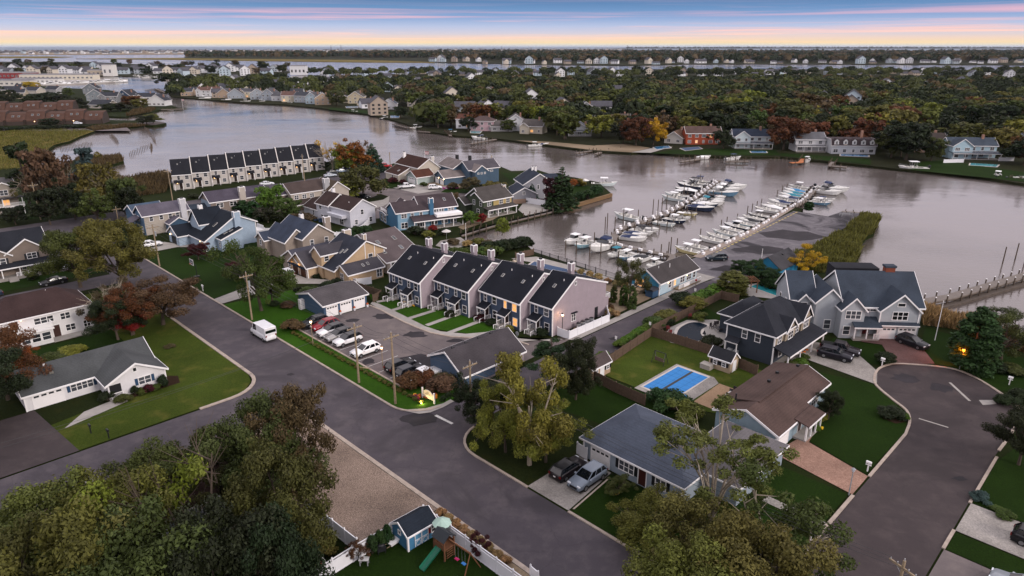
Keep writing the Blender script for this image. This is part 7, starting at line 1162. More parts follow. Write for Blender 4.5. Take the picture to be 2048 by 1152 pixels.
def far_house(loc, where, s=1.0, rot=None, c=None):
    col, n = c or r6.choice(FHC); return link('far_house', r6.choice(FHM), None, Vector((loc[0], loc[1], .3)), r6.uniform(-.5, .5) if rot is None else rot, lin(col), (s, s, s), label='%s distant house %s' % (n, where), cat='house', group='%s distant houses %s' % (n, where))
for i in range(64): b = P(610+i*22.5+r6.uniform(-14, 14), 150.5+r6.uniform(-3, 7)-(2 if i > 40 else 0)); FARH.append((b.x, b.y, 13)); far_house(b, 'at the back of the wooded peninsula', r6.uniform(.7, 1.1))
for i in range(24): b = P(r6.uniform(350, 690), r6.uniform(166, 196)); FARH.append((b.x, b.y, 12)); far_house(b, 'crowded on the long far shore', .9)
for i in range(26): b = P(r6.uniform(700, 2040), r6.uniform(166, 235)); FARH.append((b.x, b.y, 13, .13)); far_house(b, 'glimpsed among the peninsula trees', 1.0)
for i in range(44): b = P(-5+i*13+r6.uniform(-5, 5), r6.uniform(139, 152)+(0 if i < 30 else 1)); FARH.append((b.x, b.y, 14)); far_house(b, 'on the island across the channel', 1.25)
for i in range(78): b = P(852+i*15.5+r6.uniform(-13, 13), (124.5 if i < 8 else 128.5 if i < 30 else 126.5 if i < 40 else 127.5)+r6.uniform(-2.2, .6)); (r6.random() < .8) and far_house(b, 'along the shore below the dark woods', r6.uniform(.8, 1.7))
for i in range(86): b = P(i*11.4+r6.uniform(-4, 4), 108.5-i*.045+r6.uniform(-1.6, .3)); far_house(b, 'on the barrier island', 1.7)
m = MB()
for i in range(700):
    px = r6.uniform(-60, 1240); b = P(px, (107.5-max(px, 0)*.0062)+r6.uniform(-4.2, 1)); w, d, h = r6.uniform(9, 18), r6.uniform(9, 14), r6.uniform(5, 11); m.cur = r6.choice((0, 0, 1)); m.box(b.x-w, b.x+w, b.y, b.y+d, .2, h); m.cur = 2; m.add([(b.x-w-1, b.y-1, h), (b.x+w+1, b.y-1, h), (b.x+w+1, b.y+d+1, h), (b.x-w-1, b.y+d+1, h), (b.x, b.y-1, h+5), (b.x, b.y+d+1, h+5)], [(0, 4, 5, 3), (1, 2, 5, 4), (0, 1, 4), (2, 3, 5)])
m.build('beach_houses', [M('b4b2b2', .8, name='beach_white'), M('8a8782', .8, name='beach_tan'), FROOF], label='dense mass of beach houses on the barrier island', cat='houses', kind='stuff')
# distant marina sheds
for px, py, w, d, h, wl, lab in ((112, 160, 105, 16, 7, 'c0b9aa', 'long cream boat shed on the marina pier'), (20, 157, 60, 20, 8, '7a2a2c', 'dark red boat shed on the marina pier'), (70, 166, 60, 12, 5, 'c4c2be', 'low white marina building'), (215, 152.5, 16, 14, 17, 'c6c4c0', 'white tower building across the channel'), (195, 151, 34, 14, 8, 'a89c8c', 'tan building beside the white tower'), (595, 150, 26, 14, 14, 'c4c4c6', 'white flat roofed block on the canal'), (18, 172, 50, 14, 6, 'c0bcb4', 'cream boat store on the channel shore')):
    b = P(px, py); g = Bld('marina_shed' if h < 10 else 'block', lab, 0, 0, rot=-45, xy=b, wall=wl, roof='6a686a', cat='building'); g.hip(-w/2, w/2, 0, d, h, h+1.6, 'x', 1.5, oe=.3); n = int(w/6); g.win('B', 0, [-w/2+w*(i+.5)/n for i in range(n)], h*.45, 3.0, h*.3, st='d').done(); FARH.append((b.x, b.y, w))
# ---- woods
def clear(x, y, near=26):
    for hx, hy, w, *f in FARH:
        if abs(x-hx) < w/2+3 and -(f[0]*hy if f else near) < y-hy < 12: return False
    return True
def in_poly(x, y, pts):
    c = False; j = len(pts)-1
    for i in range(len(pts)):
        (xi, yi), (xj, yj) = pts[i], pts[j]
        if (yi > y) != (yj > y) and x < (xj-xi)*(y-yi)/(yj-yi)+xi: c = not c
        j = i
    return c
WOODS = [tuple(P(*q))[:2] for q in [(660, 205), (800, 225), (860, 258), (930, 262), (1000, 262), (1100, 278), (1200, 283), (1300, 285), (1450, 292), (1560, 298), (1700, 305), (1850, 320), (1960, 318), (2080, 330), (2400, 240), (2500, 150), (2048, 143), (1400, 141), (860, 150), (740, 152), (670, 165)]]
rw = random.Random(77); n = 0; tries = 0; LBL = {'oak': 'dull green', 'dark': 'dark green', 'olive': 'olive', 'moss': 'mossy green', 'rust': 'rusty', 'yellow': 'yellow green', 'brown': 'brown'}
PTS = []
while n < 235 and tries < 20000:      # the nearer wood, tree by tree
    tries += 1; y = 250+300*rw.random()**1.3; x = rw.uniform(-130, .78*y)
    if not in_poly(x, y, WOODS) or not clear(x, y) or any((x-a)**2+(y-b)**2 < 42 for a, b in PTS[-400:]): continue
    PTS.append((x, y)); col = rw.choice(('oak', 'oak', 'dark', 'dark', 'dark', 'olive', 'moss', 'rust', 'brown', 'olive', 'oak', 'yellow')); h = rw.uniform(11, 16); k = 'broad' if rw.random() < .82 else rw.choice(('pine', 'willow', 'sparse'))
    tree(k, (x, y, 0), h, h*rw.uniform(.46, .64), col, '%s %s in the wooded far shore' % (LBL[col], 'crowned tree' if k != 'pine' else 'pine'), 'far', '%s trees of the wooded far shore' % LBL[col]); n += 1
for q in ((672, 212, 9, 'oak', 12), (875, 256, 7.5, 'oak', 15), (935, 262, 5, 'dark', 9), (1030, 255, 7, 'oak', 14), (1122, 262, 8, 'oak', 15), (1130, 278, 6, 'oak', 12), (1270, 292, 7, 'rust', 14), (1305, 290, 6, 'gold', 13), (1245, 288, 6, 'dark', 12), (1445, 298, 5.5, 'dark', 10), (1565, 300, 9, 'rust', 16), (1810, 320, 10, 'dark', 16), (1780, 315, 7, 'oak', 13), (1860, 322, 5, 'oak', 10), (1990, 300, 7, 'dark', 13), (2045, 330, 8, 'dark', 12), (1015, 264, 4, 'moss', 7), (845, 250, 5, 'moss', 9), (800, 236, 4.5, 'dark', 8), (1690, 270, 7, 'oak', 15), (340, 172, 14, 'dark', 16), (355, 180, 9, 'oak', 11), (350, 188, 8, 'dark', 8)):
    tree('broad', P(q[0], q[1]), q[4], q[2], q[3], '%s shore tree standing out before the far houses' % CW[q[3]], 'mid', '%s shore trees before the far houses' % CW[q[3]])
def woods_mass(name, label, col, pts, size, nleaf, hmin, hmax, seed):
    """a far wood that reads as one mass"""
    rg = np.random.default_rng(seed); n = len(pts); P_ = np.array(pts); h = rg.uniform(hmin, hmax, n); r = h*rg.uniform(.48, .7, n); tot = n*nleaf; idx = np.repeat(np.arange(n), nleaf)
    d = rg.normal(size=(tot, 3)); d /= np.linalg.norm(d, axis=1)[:, None]; d[:, 2] = np.abs(d[:, 2])*1.1-.25; rr = rg.uniform(.7, 1.05, tot)
    c = np.zeros((tot, 3)); c[:, 0] = P_[idx, 0]+d[:, 0]*r[idx]*rr; c[:, 1] = P_[idx, 1]+d[:, 1]*r[idx]*rr; c[:, 2] = h[idx]*.55+d[:, 2]*h[idx]*.45*rr
    nr = d+rg.normal(size=(tot, 3))*.45; nr /= np.linalg.norm(nr, axis=1)[:, None]; u = np.cross(nr, rg.normal(size=(tot, 3))); u /= np.linalg.norm(u, axis=1)[:, None]; v = np.cross(nr, u); s = (size*rg.uniform(.6, 1.3, tot)*r[idx])[:, None]
    V = np.stack([c-u*s, c-v*s*.8, c+u*s, c+v*s*.8], 1).reshape(-1, 3); tr_ = rg.random(n); tint = np.clip(.25+tr_[idx]*.35+.25*rg.random(tot), 0, 1); warm = np.clip(rg.random(n)[idx]*.75+.2*rg.random(tot), 0, 1)
    return link(name, mesh_np(name, V, tot, tint, warm, [LEAF]), None, color=lin(GREENS[col]), label=label, cat='woods', kind='stuff')
groups = {'oak': [], 'dark': [], 'brown': []}
tries = 0; cnt = 0
while cnt < 2100 and tries < 40000:
    tries += 1; y = 400+470*rw.random()**.8; x = rw.uniform(-330, .82*y)
    if not in_poly(x, y, WOODS) or not clear(x, y, 40) or (y < 560 and any((x-a)**2+(y-b)**2 < 30 for a, b in PTS)): continue
    groups[rw.choice(('oak', 'oak', 'oak', 'dark', 'dark', 'dark', 'dark', 'brown'))].append((x, y)); cnt += 1
for i in range(420):
    b = P(rw.uniform(345, 690), rw.uniform(164, 201)) if i < 170 else P(rw.uniform(610, 2060), rw.uniform(146, 158)); 
    if clear(b.x, b.y, 30 if i < 170 else 8): groups[rw.choice(('oak', 'dark'))].append((b.x, b.y))
for c, l in groups.items(): woods_mass('woodland', '%s tree canopy filling the back of the wooded peninsula' % CW[c], c, l, .18, 150, 9, 15, 5+len(l))
far2 = {'dark': [], 'brown': []}
for i in range(5200):
    px = rw.uniform(700, 2150) if i > 700 else rw.uniform(370, 860); py = (rw.uniform(102.4, 125) if px > 860 else rw.uniform(106.5, 116)); b = P(px, py)
    if py > 121 and px < 1000: continue
    far2[rw.choice(('dark', 'dark', 'brown'))].append((b.x, b.y))
for c, l in far2.items(): woods_mass('woodland', '%s distant woods behind the far shore houses' % CW[c], c, l, .6, 16, 14, 22, 9+len(l))
l = []
for i in range(700): b = P(rw.uniform(1250, 2200), rw.uniform(95.6, 97)); l.append((b.x, b.y))
woods_mass('woodland', 'faint line of woods on the farthest coast', 'dark', l, .9, 8, 20, 34, 3)
for i in range(60):
    b = P(rw.uniform(-20, 575), rw.uniform(126, 151))
    if clear(b.x, b.y, 45): tree('broad', b, rw.uniform(10, 15), rw.uniform(6, 10), rw.choice(('dark', 'oak', 'dark', 'brown')), 'dark tree on the island across the channel', 'far', 'trees on the island across the channel')
for px, py, h, r, c in ((20, 205, 12, 9, 'dark'), (95, 212, 11, 11, 'dark'), (120, 214, 11, 9, 'dark'), (65, 214, 9, 8, 'dark'), (150, 216, 9, 8, 'dark'), (62, 180, 9, 8, 'gold'), (135, 195, 9, 5, 'oak'), (262, 216, 10, 8, 'rust'), (240, 222, 7, 8, 'dark'), (220, 223, 6, 7, 'dark'), (292, 250, 6, 5, 'dark'), (305, 247, 6, 5, 'olive'), (280, 218, 8, 6, 'olive'), (0, 214, 10, 9, 'dark'), (160, 222, 5, 6, 'dark'), (100, 253, 5, 6, 'dark')):
    tree('broad', P(px, py), h, r, c, '%s tree around the canal houses' % CW[c], 'mid', '%s trees around the canal houses' % CW[c])
for px, hgt in ((661, 60), (681, 62), (918+84, 45), (1253, 60)):
    b = P(px, 100.5); m = MB(); [m.tube([(dx, dy, 0), (dx*.1, dy*.1, hgt)], 1.2, 4) for dx, dy in ((3, 0), (-2, 2.5), (-2, -2.5))]; [m.tube([(3*(1-t), 0, hgt*t), (-2*(1-t), 2.5*(1-t), hgt*t), (-2*(1-t), -2.5*(1-t), hgt*t), (3*(1-t), 0, hgt*t)], .5, 3) for t in (.2, .4, .6, .8)]; m.build('radio_mast', DARKM, loc=(b.x, b.y, 0), label='thin lattice radio mast on the skyline', cat='mast', group='radio masts on the skyline')
# ================================================================= poles, wires, lamps
def top_of(px, py, ty): b = P(px, py); return b, height_at(b, ty)
def upole(px, py, ty, label, arm_dir=DA, arm=2.4, xf=False, h=None):
    b = P(px, py); h = h or height_at(b, ty); r = empty('utility_pole', b, arm_dir, label=label, cat='utility pole')
    MB().tube([(0, 0, -.3), (0, 0, h)], [.17, .11], 8).build('pole', WOOD, r); ar = MB().box(-arm/2, arm/2, -.06, .06, h-.75, h-.6).build('crossarm', WOOD, r)
    m = MB(); [m.tube([(x, 0, h-.62), (0, 0, h-1.25)], .02, 4) for x in (-.7, .7)]; m.build('brace', GREYM, ar)
    for x in (-arm/2+.1, -.45, .45, arm/2-.1): MB().cyl(x, 0, h-.6, h-.42, .045, 6).build('insulator', M('9a9a9c', .3, name='porcelain'), ar)
    MB().cyl(0, 0, h, h+.2, .045, 6).build('insulator', M('9a9a9c', .3, name='porcelain'), r)
    if xf: MB().cyl(.3, 0, h-2.6, h-1.6, .22, 10).build('transformer', GREYM, r)
    r['h'] = h; return r
p1 = upole(717, 766, 647, 'weathered utility pole beside the lone white SUV'); p2 = upole(790, 808, 665, 'weathered utility pole near the lit sign'); p3 = upole(941, 830, 722, 'utility pole at the junction with the yellow tree'); pc = upole(503, 640, 545, 'utility pole beside the tall open tree', xf=True); pa = upole(318, 533, 449, 'utility pole on the wide green lawn', xf=True); pb = upole(80, 440, 366, 'utility pole before the marsh wood'); pd = upole(236, 446, 414, 'utility pole behind the big oak'); pe = upole(344, 402, 338, 'utility pole at the end of the waterfront terrace'); pf_ = upole(780, 345, 304, 'leaning utility pole on the far waterfront', arm=.6); pg = upole(608, 362, 309, 'utility pole on the terrace road', arm=.4)
b = P(1790, 1190); pz = upole(1790, 1190, 1120, 'utility pole beside the court kerb', DB-.35, 2.2, h=9.5)
pz.location = P(1808, 1121, 9.5).xy.to_3d()
for q, t in (((1480, 255), 232), ((1253, 252), 226), ((1864, 246), 220), ((750, 199), 178), ((800, 205), 190), ((1408, 262), 240), ((982, 345), 310)): upole(q[0], q[1], t, 'slender utility pole among the far shore houses', arm=1.4)['group'] = 'utility poles among the far shore houses'
WIRE = M('3a3a3c', .6, name='wire')
def wire(A, B, sag, label, r=.016, grp='overhead wires along the street'):
    pts = [A.lerp(B, t/14)-Vector((0, 0, sag*4*(t/14)*(1-t/14))) for t in range(15)]; MB().tube(pts, r, 4).build('overhead_wire', WIRE, label=label, cat='wire', group=grp)
def arm_pt(p, x, dz=-.4):
    a = p.rotation_euler.z; return Vector((p.location.x+math.cos(a)*x, p.location.y+math.sin(a)*x, p['h']+dz))
for A, B in ((pd, pa), (pa, pc), (pc, p1), (p1, p2), (p2, p3), (p3, pz)):
    for x in (-1.05, .0, 1.05): wire(arm_pt(A, x), arm_pt(B, x*.9), .6 if B is not pz else 1.4, 'thin dark overhead wire along the street')
lf = XY(8, 78.5, 9)
for x in (-1, .6): wire(XY(-20, 77.5+x, 9.6), arm_pt(p1, x, -.3), 1.6, 'thin pale overhead wire crossing the corner lawn', grp='overhead wires crossing the corner lawn')
wire(arm_pt(p3, 0, -2), XY(54.5, 40, 3.6), .5, 'service wire down to the grey ranch', grp='service wires'); wire(arm_pt(p1, 0, -1.5), XY(55.5, 103, 3), .5, 'service wire down to the garage row', grp='service wires')
def lamp_post(px, py, ty, label, col='ffcf9a', on=True, head='lantern', mat=None, energy=60):
    b = P(px, py); h = height_at(b, ty); r = empty('street_lamp', b, DA, label=label, cat='street lamp'); MB().tube([(0, 0, 0), (0, 0, h-.3)], [.07, .05], 7).build('post', mat or DARKM, r)
    m = MB(); m.loft([[(.12*math.cos(a), .12*math.sin(a), h-.3) for a in [i*PI/3 for i in range(6)]], [(.2*math.cos(a), .2*math.sin(a), h) for a in [i*PI/3 for i in range(6)]]]); hd = m.build('lantern', emit(col, 12) if on else M('b8bcc4', .2, name='lamp_glass'), r); MB().tube([(0, 0, h), (0, 0, h+.18)], [.24, .03], 6).build('lamp_cap', mat or DARKM, hd)
    if on:
        l = D.lights.new('lamp_light', 'POINT'); l.energy = energy; l.color = lin(col); l.shadow_soft_size = .2; o = D.objects.new('lamp_light', l); COL.objects.link(o); o.parent = r; o.location = (0, 0, h-.5)
lamp_post(1917, 738, 698, 'orange glowing street lamp before the tall evergreen', 'ff7a1c', energy=900, mat=GREYM); lamp_post(625, 690, 642, 'lit lamp post beside the red SUV', energy=60, mat=WOOD); lamp_post(1123, 672, 628, 'lit lamp post at the mauve townhouse wall', energy=60); lamp_post(765, 740, 694, 'slim lamp post beside the lone white SUV', 'ffb070', energy=30, mat=WOOD); lamp_post(1696, 990, 938, 'unlit white lantern post on the brick driveway', on=False, mat=GREYM)
for px, py, ty, lab in ((1098, 408, 366, 'white light mast on the point lawn'), (605, 357, 331, 'pale light mast by the terrace car park'), (1522, 515, 498, 'short mast beside the blue shed'), (931, 490, 447, 'white mast at the canal end'), (1868, 681, 602, 'white flagpole on the lawn by the reeds'), (365, 219, 198, 'white flagpole on the canal dock'), (1410, 262, 225, 'pale mast in the far woods'), (850, 345, 302, 'small flag staff on the maroon roofed house')):
    b, h = top_of(px, py, ty); r = empty('flagpole' if 'flag' in lab else 'mast', b, 0, label=lab, cat='pole'); MB().tube([(0, 0, 0), (0, 0, h)], [.07, .04], 7).build('pole', WHITE, r); MB().ball((0, 0, h), .09, 6, 4).build('finial', WHITE, r)
    if 'staff' in lab or 'canal dock' in lab:
        for i in range(5): MB().box(.05, 1.5, -.02, .02, h-.2-i*.2-.19, h-.2-i*.2).build('flag_stripe', M('8a2830' if i % 2 == 0 else 'c8c4c4', .8), r)
# ================================================================= fences
def fence(pts, h, label, kind='vinyl', step=2.3, lattice=False, name=None, close_z=0):
    r = empty(name or ('vinyl_fence' if kind == 'vinyl' else 'wooden_fence' if kind == 'wood' else 'rail_fence'), pts[0], 0, label=label, cat='fence'); o = pts[0]
    pm = {'vinyl': VINYL, 'wood': M('57473b', .9, .3, 2.5, bump=.5, name='fence_boards'), 'rail': DARKM}[kind]
    for A, B in zip(pts, pts[1:]):
        L_ = (B-A).length; n = max(1, round(L_/step)); d = (B-A)/n; an = math.atan2(d.y, d.x); w = d.length
        for i in range(n+1):
            c = A+d*i-o
            if i or A is pts[0]: q = MB().box(-.065, .065, -.065, .065, 0, h+.06).build('post', pm, r, loc=(c.x, c.y, 0), rz=an); MB().tube([(0, 0, h+.06), (0, 0, h+.18)], [.1, .02], 4).build('post_cap', pm, q)
            if i == n: continue
            m = MB(); top = h-.32 if lattice else h-.04
            if kind == 'rail':
                m.box(.05, w-.05, -.02, .02, h-.08, h-.03).box(.05, w-.05, -.02, .02, .1, .15); [m.box(w*k/14-.012, w*k/14+.012, -.012, .012, .1, h-.05) for k in range(1, 14)]
            elif kind == 'wood':
                nb = max(3, int(w/.19)); [m.box(.06+(w-.12)*k/nb+.006, .06+(w-.12)*(k+1)/nb-.006, -.02-.012*(k % 2), .015, .04, top+rt.uniform(-.04, .03)) for k in range(nb)]
            else:
                m.box(.065, w-.065, -.02, .02, .12, top-.1); m.box(.065, w-.065, -.045, .045, .05, .16).box(.065, w-.065, -.045, .045, top-.12, top)
            q = m.build('panel', pm, r, loc=(c.x, c.y, 0), rz=an)
            if lattice:
                m = MB(); m.box(.065, w-.065, -.04, .04, h-.09, h-.02); [m.box(w*k/16-.022, w*k/16+.022, -.012, .012, top, h-.05) for k in range(1, 16)]; m.build('picket_top', pm, q)
    return r
def tops(l, z): return [Vector(P(x, y, z).xy.to_3d()) for x, y in l]
fence(tops([(560, 1180), (620, 1143), (703, 1092), (845, 1011)], 1.8), 1.75, 'white vinyl fence with picket top behind the blue shed', lattice=True); fence(tops([(846, 1011), (960, 1092), (1060, 1164)], 1.8), 1.75, 'white vinyl fence with picket top along the street', lattice=True); fence(tops([(606, 998), (640, 1020), (712, 1076)], 1.8), 1.75, 'white vinyl fence along the gravel lot under the oaks')
G0 = lambda l: [P(*q) for q in l]
fence(G0([(1114, 671), (1137, 679), (1217, 644), (1212, 628)]), 1.5, 'white vinyl fence round the end townhouse air units'); fence(G0([(612, 468), (640, 480), (690, 476), (725, 462), (740, 446)]), 1.7, 'curved white fence behind the slate roof house'); fence(G0([(1020, 402), (1088, 412), (1122, 412)]), 1.8, 'white fence across the point lawn'); fence(G0([(92, 548), (155, 538)]), 1.7, 'beige fence beside the porch house'); fence(G0([(86, 505), (155, 530)]), 1.7, 'white fence behind the porch house'); fence(G0([(1153, 908), (1172, 920)]), 1.6, 'white gate beside the grey ranch garage', step=1.2); fence(G0([(498, 470), (545, 470)]), 1.8, 'white fence between the pale blue and slate roof houses'); fence(G0([(350, 455), (372, 470)]), 1.6, 'white fence beside the open garage'); fence(G0([(1885, 326), (1925, 325)]), 1.5, 'white fence beside the light blue house wing', step=3); fence(G0([(1995, 322), (2025, 322)]), 1.5, 'white fence beside the light blue house deck', step=3); fence(G0([(1060, 1152), (1075, 1165)]), 1.2, 'white fence stub at the street end')
fence(G0([(684, 562), (712, 572), (742, 568)]), 1.5, 'short white fence at the tan house wing'); fence(G0([(745, 606), (762, 596), (700, 575)]), 1.6, 'brown wooden screen beside the upper townhouse', 'wood')
fence(G0([(1196, 744), (1301, 673), (1345, 686), (1425, 712)]), 1.7, 'brown wooden fence round the covered pool yard', 'wood'); fence(G0([(1186, 762), (1230, 786), (1288, 812)]), 1.7, 'brown wooden fence below the covered pool yard', 'wood'); fence(G0([(1476, 736), (1512, 752)]), 1.7, 'brown wooden fence between the tan shed and the ranch', 'wood'); fence(G0([(1303, 668), (1375, 632), (1440, 598), (1475, 606)]), 1.7, 'grey wooden fence along the marina road', 'wood'); fence(G0([(1505, 900), (1540, 915)]), 1.4, 'low wooden fence at the brown ranch corner', 'wood'); fence(G0([(1066, 508), (1150, 534), (1232, 560)]), 1.3, 'dark rail fence along the apartment pool', 'rail', 2.6); fence(G0([(1030, 518), (1066, 510)]), 1.5, 'brown fence at the apartment pool end', 'wood'); fence(G0([(870, 345), (905, 340), (930, 338)]), 1.6, 'pale timber fence behind the maroon roofed house', 'wood', 3)
# ================================================================= pools
POOLW = M('2a6f9c', .08, .1, .5, spec=.7, name='pool_water'); POOLD = M('101c28', .25, .1, .5, spec=.03, name='dark_pool_water'); TURQ = M('2f8c94', .08, .1, .5, spec=.7, name='turquoise_water'); COVER = M('1f6fae', .6, .1, 1.2, name='pool_cover'); COVERD = M('1d3a5c', .6, .12, .6, name='dark_pool_cover')
def pool(label, pts, mat, cop=.5, z=.1, name='swimming_pool'):
    pts = sgn_poly([tuple(pt(q))[:2] for q in pts]); c = Vector((sum(p[0] for p in pts)/len(pts), sum(p[1] for p in pts)/len(pts), 0)); r = empty(name, c, 0, label=label, cat='pool'); l = [(p[0]-c.x, p[1]-c.y) for p in pts]
    out = [((x*(1+cop/max(.1, math.hypot(x, y)))), (y*(1+cop/max(.1, math.hypot(x, y))))) for x, y in l]; MB().slab(out, 0, z+.02).build('coping', M('b0a8a0', .8, .12, 1, name='pool_coping'), r); MB().slab(l, z, z+.045).build('water' if mat not in (COVER, COVERD) else 'cover', mat, r); return r
r = pool('rectangular pool under a bright blue cover with a dark band', [a_(73.4, 47.5), a_(82.3, 47.5), a_(82.3, 42.6), a_(75.4, 42.6), a_(75.4, 41.6), a_(73.4, 41.6)], COVER, .5)
def on_grid(r, a0, a1, b0, b1, z0, z1, name, mat, parent=None): o = r.location; q = [XY(a0, b0), XY(a1, b0), XY(a1, b1), XY(a0, b1)]; MB().slab([(v.x-o.x, v.y-o.y) for v in q], z0, z1).build(name, mat, r)
on_grid(r, 73.4, 82.3, 44.9, 45.3, .147, .152, 'dark_band', DARKM)
for i in range(1, 8): on_grid(r, 73.4+i*1.12, 73.44+i*1.12, 42.6, 47.5, .146, .149, 'strap', M('17507e', .7, name='cover_strap'))
for i in range(1, 5):
    if i != 2: on_grid(r, 73.4, 82.3, 42.6+i*1.0, 42.64+i*1.0, .146, .149, 'strap', M('17507e', .7, name='cover_strap'))
kp = smooth_line([P(*q) for q in [(1352, 670), (1358, 658), (1375, 648), (1392, 646), (1408, 650), (1413, 654), (1402, 660), (1400, 668), (1404, 676), (1396, 683), (1378, 684), (1360, 679), (1352, 670)]], 3)[:-1]
pool('kidney shaped dark water pool beside the charcoal house', [w_(v.x, v.y) for v in kp], POOLD, .6, .12); pool('long apartment pool under a dark blue cover', [a_(105.4, 98.6), a_(107.4, 82), a_(101.5, 84), a_(101, 97)], COVERD, .5, .12); pool('turquoise pool with timber pergola beside the grey gabled house', [(1500, 574), (1515, 569), (1565, 584), (1550, 592)], TURQ, .6, .12)
for q, m_, lab in (([(1306, 295), (1335, 292), (1340, 296), (1312, 299)], POOLW, 'bright blue pool on the far shore patio'), ([(1360, 297), (1395, 294), (1402, 298), (1370, 302)], COVERD, 'dark blue covered pool on the far lawn'), ([(1500, 303), (1530, 303), (1532, 306), (1502, 306)], POOLW, 'pale blue pool before the white sunroom house'), ([(1680, 309), (1735, 311), (1735, 314), (1680, 312)], POOLW, 'narrow pool before the dormer house'), ([(1940, 327), (1995, 330), (1990, 334), (1938, 331)], TURQ, 'green pool below the light blue house'), ([(690, 213), (715, 213), (714, 216), (692, 216)], POOLW, 'small blue pool behind the far lawn'), ([(780, 232), (797, 232), (797, 236), (780, 236)], POOLW, 'small blue pool by the white cottage'), ([(940, 262), (962, 263), (958, 267), (940, 266)], TURQ, 'oval pool at the pink house')): pool(lab, q, m_, .6, .15)
# ================================================================= small things
b = P(856, 802); r = empty('community_sign', b, DA+.2, label='lit arched white sign among pumpkins and mums', cat='sign')
m = MB(); arcp = [(-1.15, .45)]+[(1.15*math.cos(t), .75+.85*math.sin(t)) for t in [PI-i*PI/10 for i in range(11)]]+[(1.15, .45)]; m.prism(arcp, -.05, .05, 'x'); m.build('arched_board', M('c8c0ac', .6, name='sign_board'), r); r.rotation_euler[2] = DA+.0
[MB().box(-.09, .09, y-.09, y+.09, 0, 1.6).build('post', WHITE, r) for y in (-1.25, 1.25)]; m = MB(); [m.box(-.065, -.052, -w, w, z-.03, z+.03) for w, z in ((.62, .95), (.45, 1.12), (.22, 1.28))]; m.build('lettering', DARKM, r)
l = D.lights.new('sign_light', 'POINT'); l.energy = 130; l.color = (1, .72, .32); l.shadow_soft_size = .1; o = D.objects.new('sign_light', l); COL.objects.link(o); o.parent = r; o.location = (-1.2, 0, .35); MB().box(-1.28, -1.16, -.08, .08, 0, .14).build('floodlight', emit('ffe0a0', 1.5), r)
FLW = {}
def flower(loc, rad, col, label, group, name='potted_mum'):
    k = (rad, col)
    if k not in FLW: rg = random.Random(len(FLW)); m = MB(); [m.ball((rg.gauss(0, rad*.4), rg.gauss(0, rad*.4), rad*rg.uniform(.5, 1.0)), rad*rg.uniform(.25, .45), 6, 4) for _ in range(9)]; FLW[k] = m.mesh(name, M(col, .8, .25, 8))
    return link(name, FLW[k], None, loc, rt.uniform(0, 6), label=label, cat='flowers', group=group)
def pumpkin(loc, rad, label, group):
    k = ('pk', rad)
    if k not in FLW:
        m = MB(); secs = []
        for i in range(1, 6): t = PI*i/6; secs.append([(rad*math.sin(t)*(1-.1*abs(math.sin(j*PI/2)))*math.cos(j*PI/6), rad*math.sin(t)*(1-.1*abs(math.sin(j*PI/2)))*math.sin(j*PI/6), rad*.8-rad*.8*math.cos(t)) for j in range(12)])
        m.loft(secs); m.cur = 1; m.tube([(0, 0, rad*1.5), (rad*.1, 0, rad*1.95)], [rad*.14, rad*.09], 5); FLW[k] = m.mesh('pumpkin', [M('c9661c', .6, .15, 5, name='pumpkin_skin'), M('5a5230', .8, name='pumpkin_stem')], True)
    return link('pumpkin', FLW[k], None, loc, rt.uniform(0, 6), label=label, cat='pumpkin', group=group)
for i in range(26):
    q = P(826+rt.uniform(0, 46), 795+rt.uniform(-4, 4)-(.0)); c = rt.choice(('b8691c', '6a1c3c', 'c9951c', '8a2a1c'))
    if rt.random() < .3: pumpkin(q, .22, 'orange pumpkin round the lit sign', 'pumpkins round the lit sign')
    else: flower(q, .32, c, 'autumn mum in bloom round the lit sign', 'mums round the lit sign')
for px, py in ((860, 601), (815, 612), (826, 613), (808, 606)): flower(P(px, py), .28, 'b8891c', 'yellow mum by the upper townhouse steps', 'mums by the townhouses')
for px, py in ((1607, 706), (1612, 702), (1600, 708), (1590, 704), (1598, 700)): pumpkin(P(px, py), .25, 'pumpkin stacked at the charcoal house porch', 'pumpkins at the charcoal house porch')
for px, py in ((425, 498), (440, 498), (455, 497), (462, 495), (435, 499)): flower(P(px, py), .4, 'b3511c', 'orange mum along the pale blue house', 'orange mums along the pale blue house')
for i in range(10): flower(P(875+i*4.4, 377+rt.uniform(-1, 2)), .55, '9a3c7c', 'magenta flower clump by the blue gabled house', 'magenta flowers by the blue gabled house')
for px, py in ((1660, 810), (1641, 858), (1232, 988)): flower(P(px, py), .3, 'c9a51c', 'yellow mum in the front bed', 'yellow mums in front beds')
for q in ((680, 629), (708, 621), (734, 614)): o = empty('planter_pot', P(*q), 0, label='white planter pot between the garage doors', cat='planter', group='planters between the garage doors'); MB().tube([(0, 0, 0), (0, 0, .5)], [.16, .24], 8).build('pot', VINYL, o); MB().ball((0, 0, .6), .24, 7, 5).build('blooms', M('a3502c', .8, .2, 8, name='rust_bloom'), o)
def mailbox(px, py, label, col=None):
    r = empty('mailbox', P(px, py), DA, label=label, cat='mailbox'); MB().box(-.06, .06, -.06, .06, 0, 1.1).build('post', col or WHITE, r); MB().box(-.05, .05, -.3, .3, .85, .93).build('bracket', col or WHITE, r); m = MB(); m.prism([(-.12, 1.1), (.12, 1.1), (.12, 1.28), (.06, 1.36), (-.06, 1.36), (-.12, 1.28)], -.28, .28, 'y'); m.build('box', col or WHITE, r)
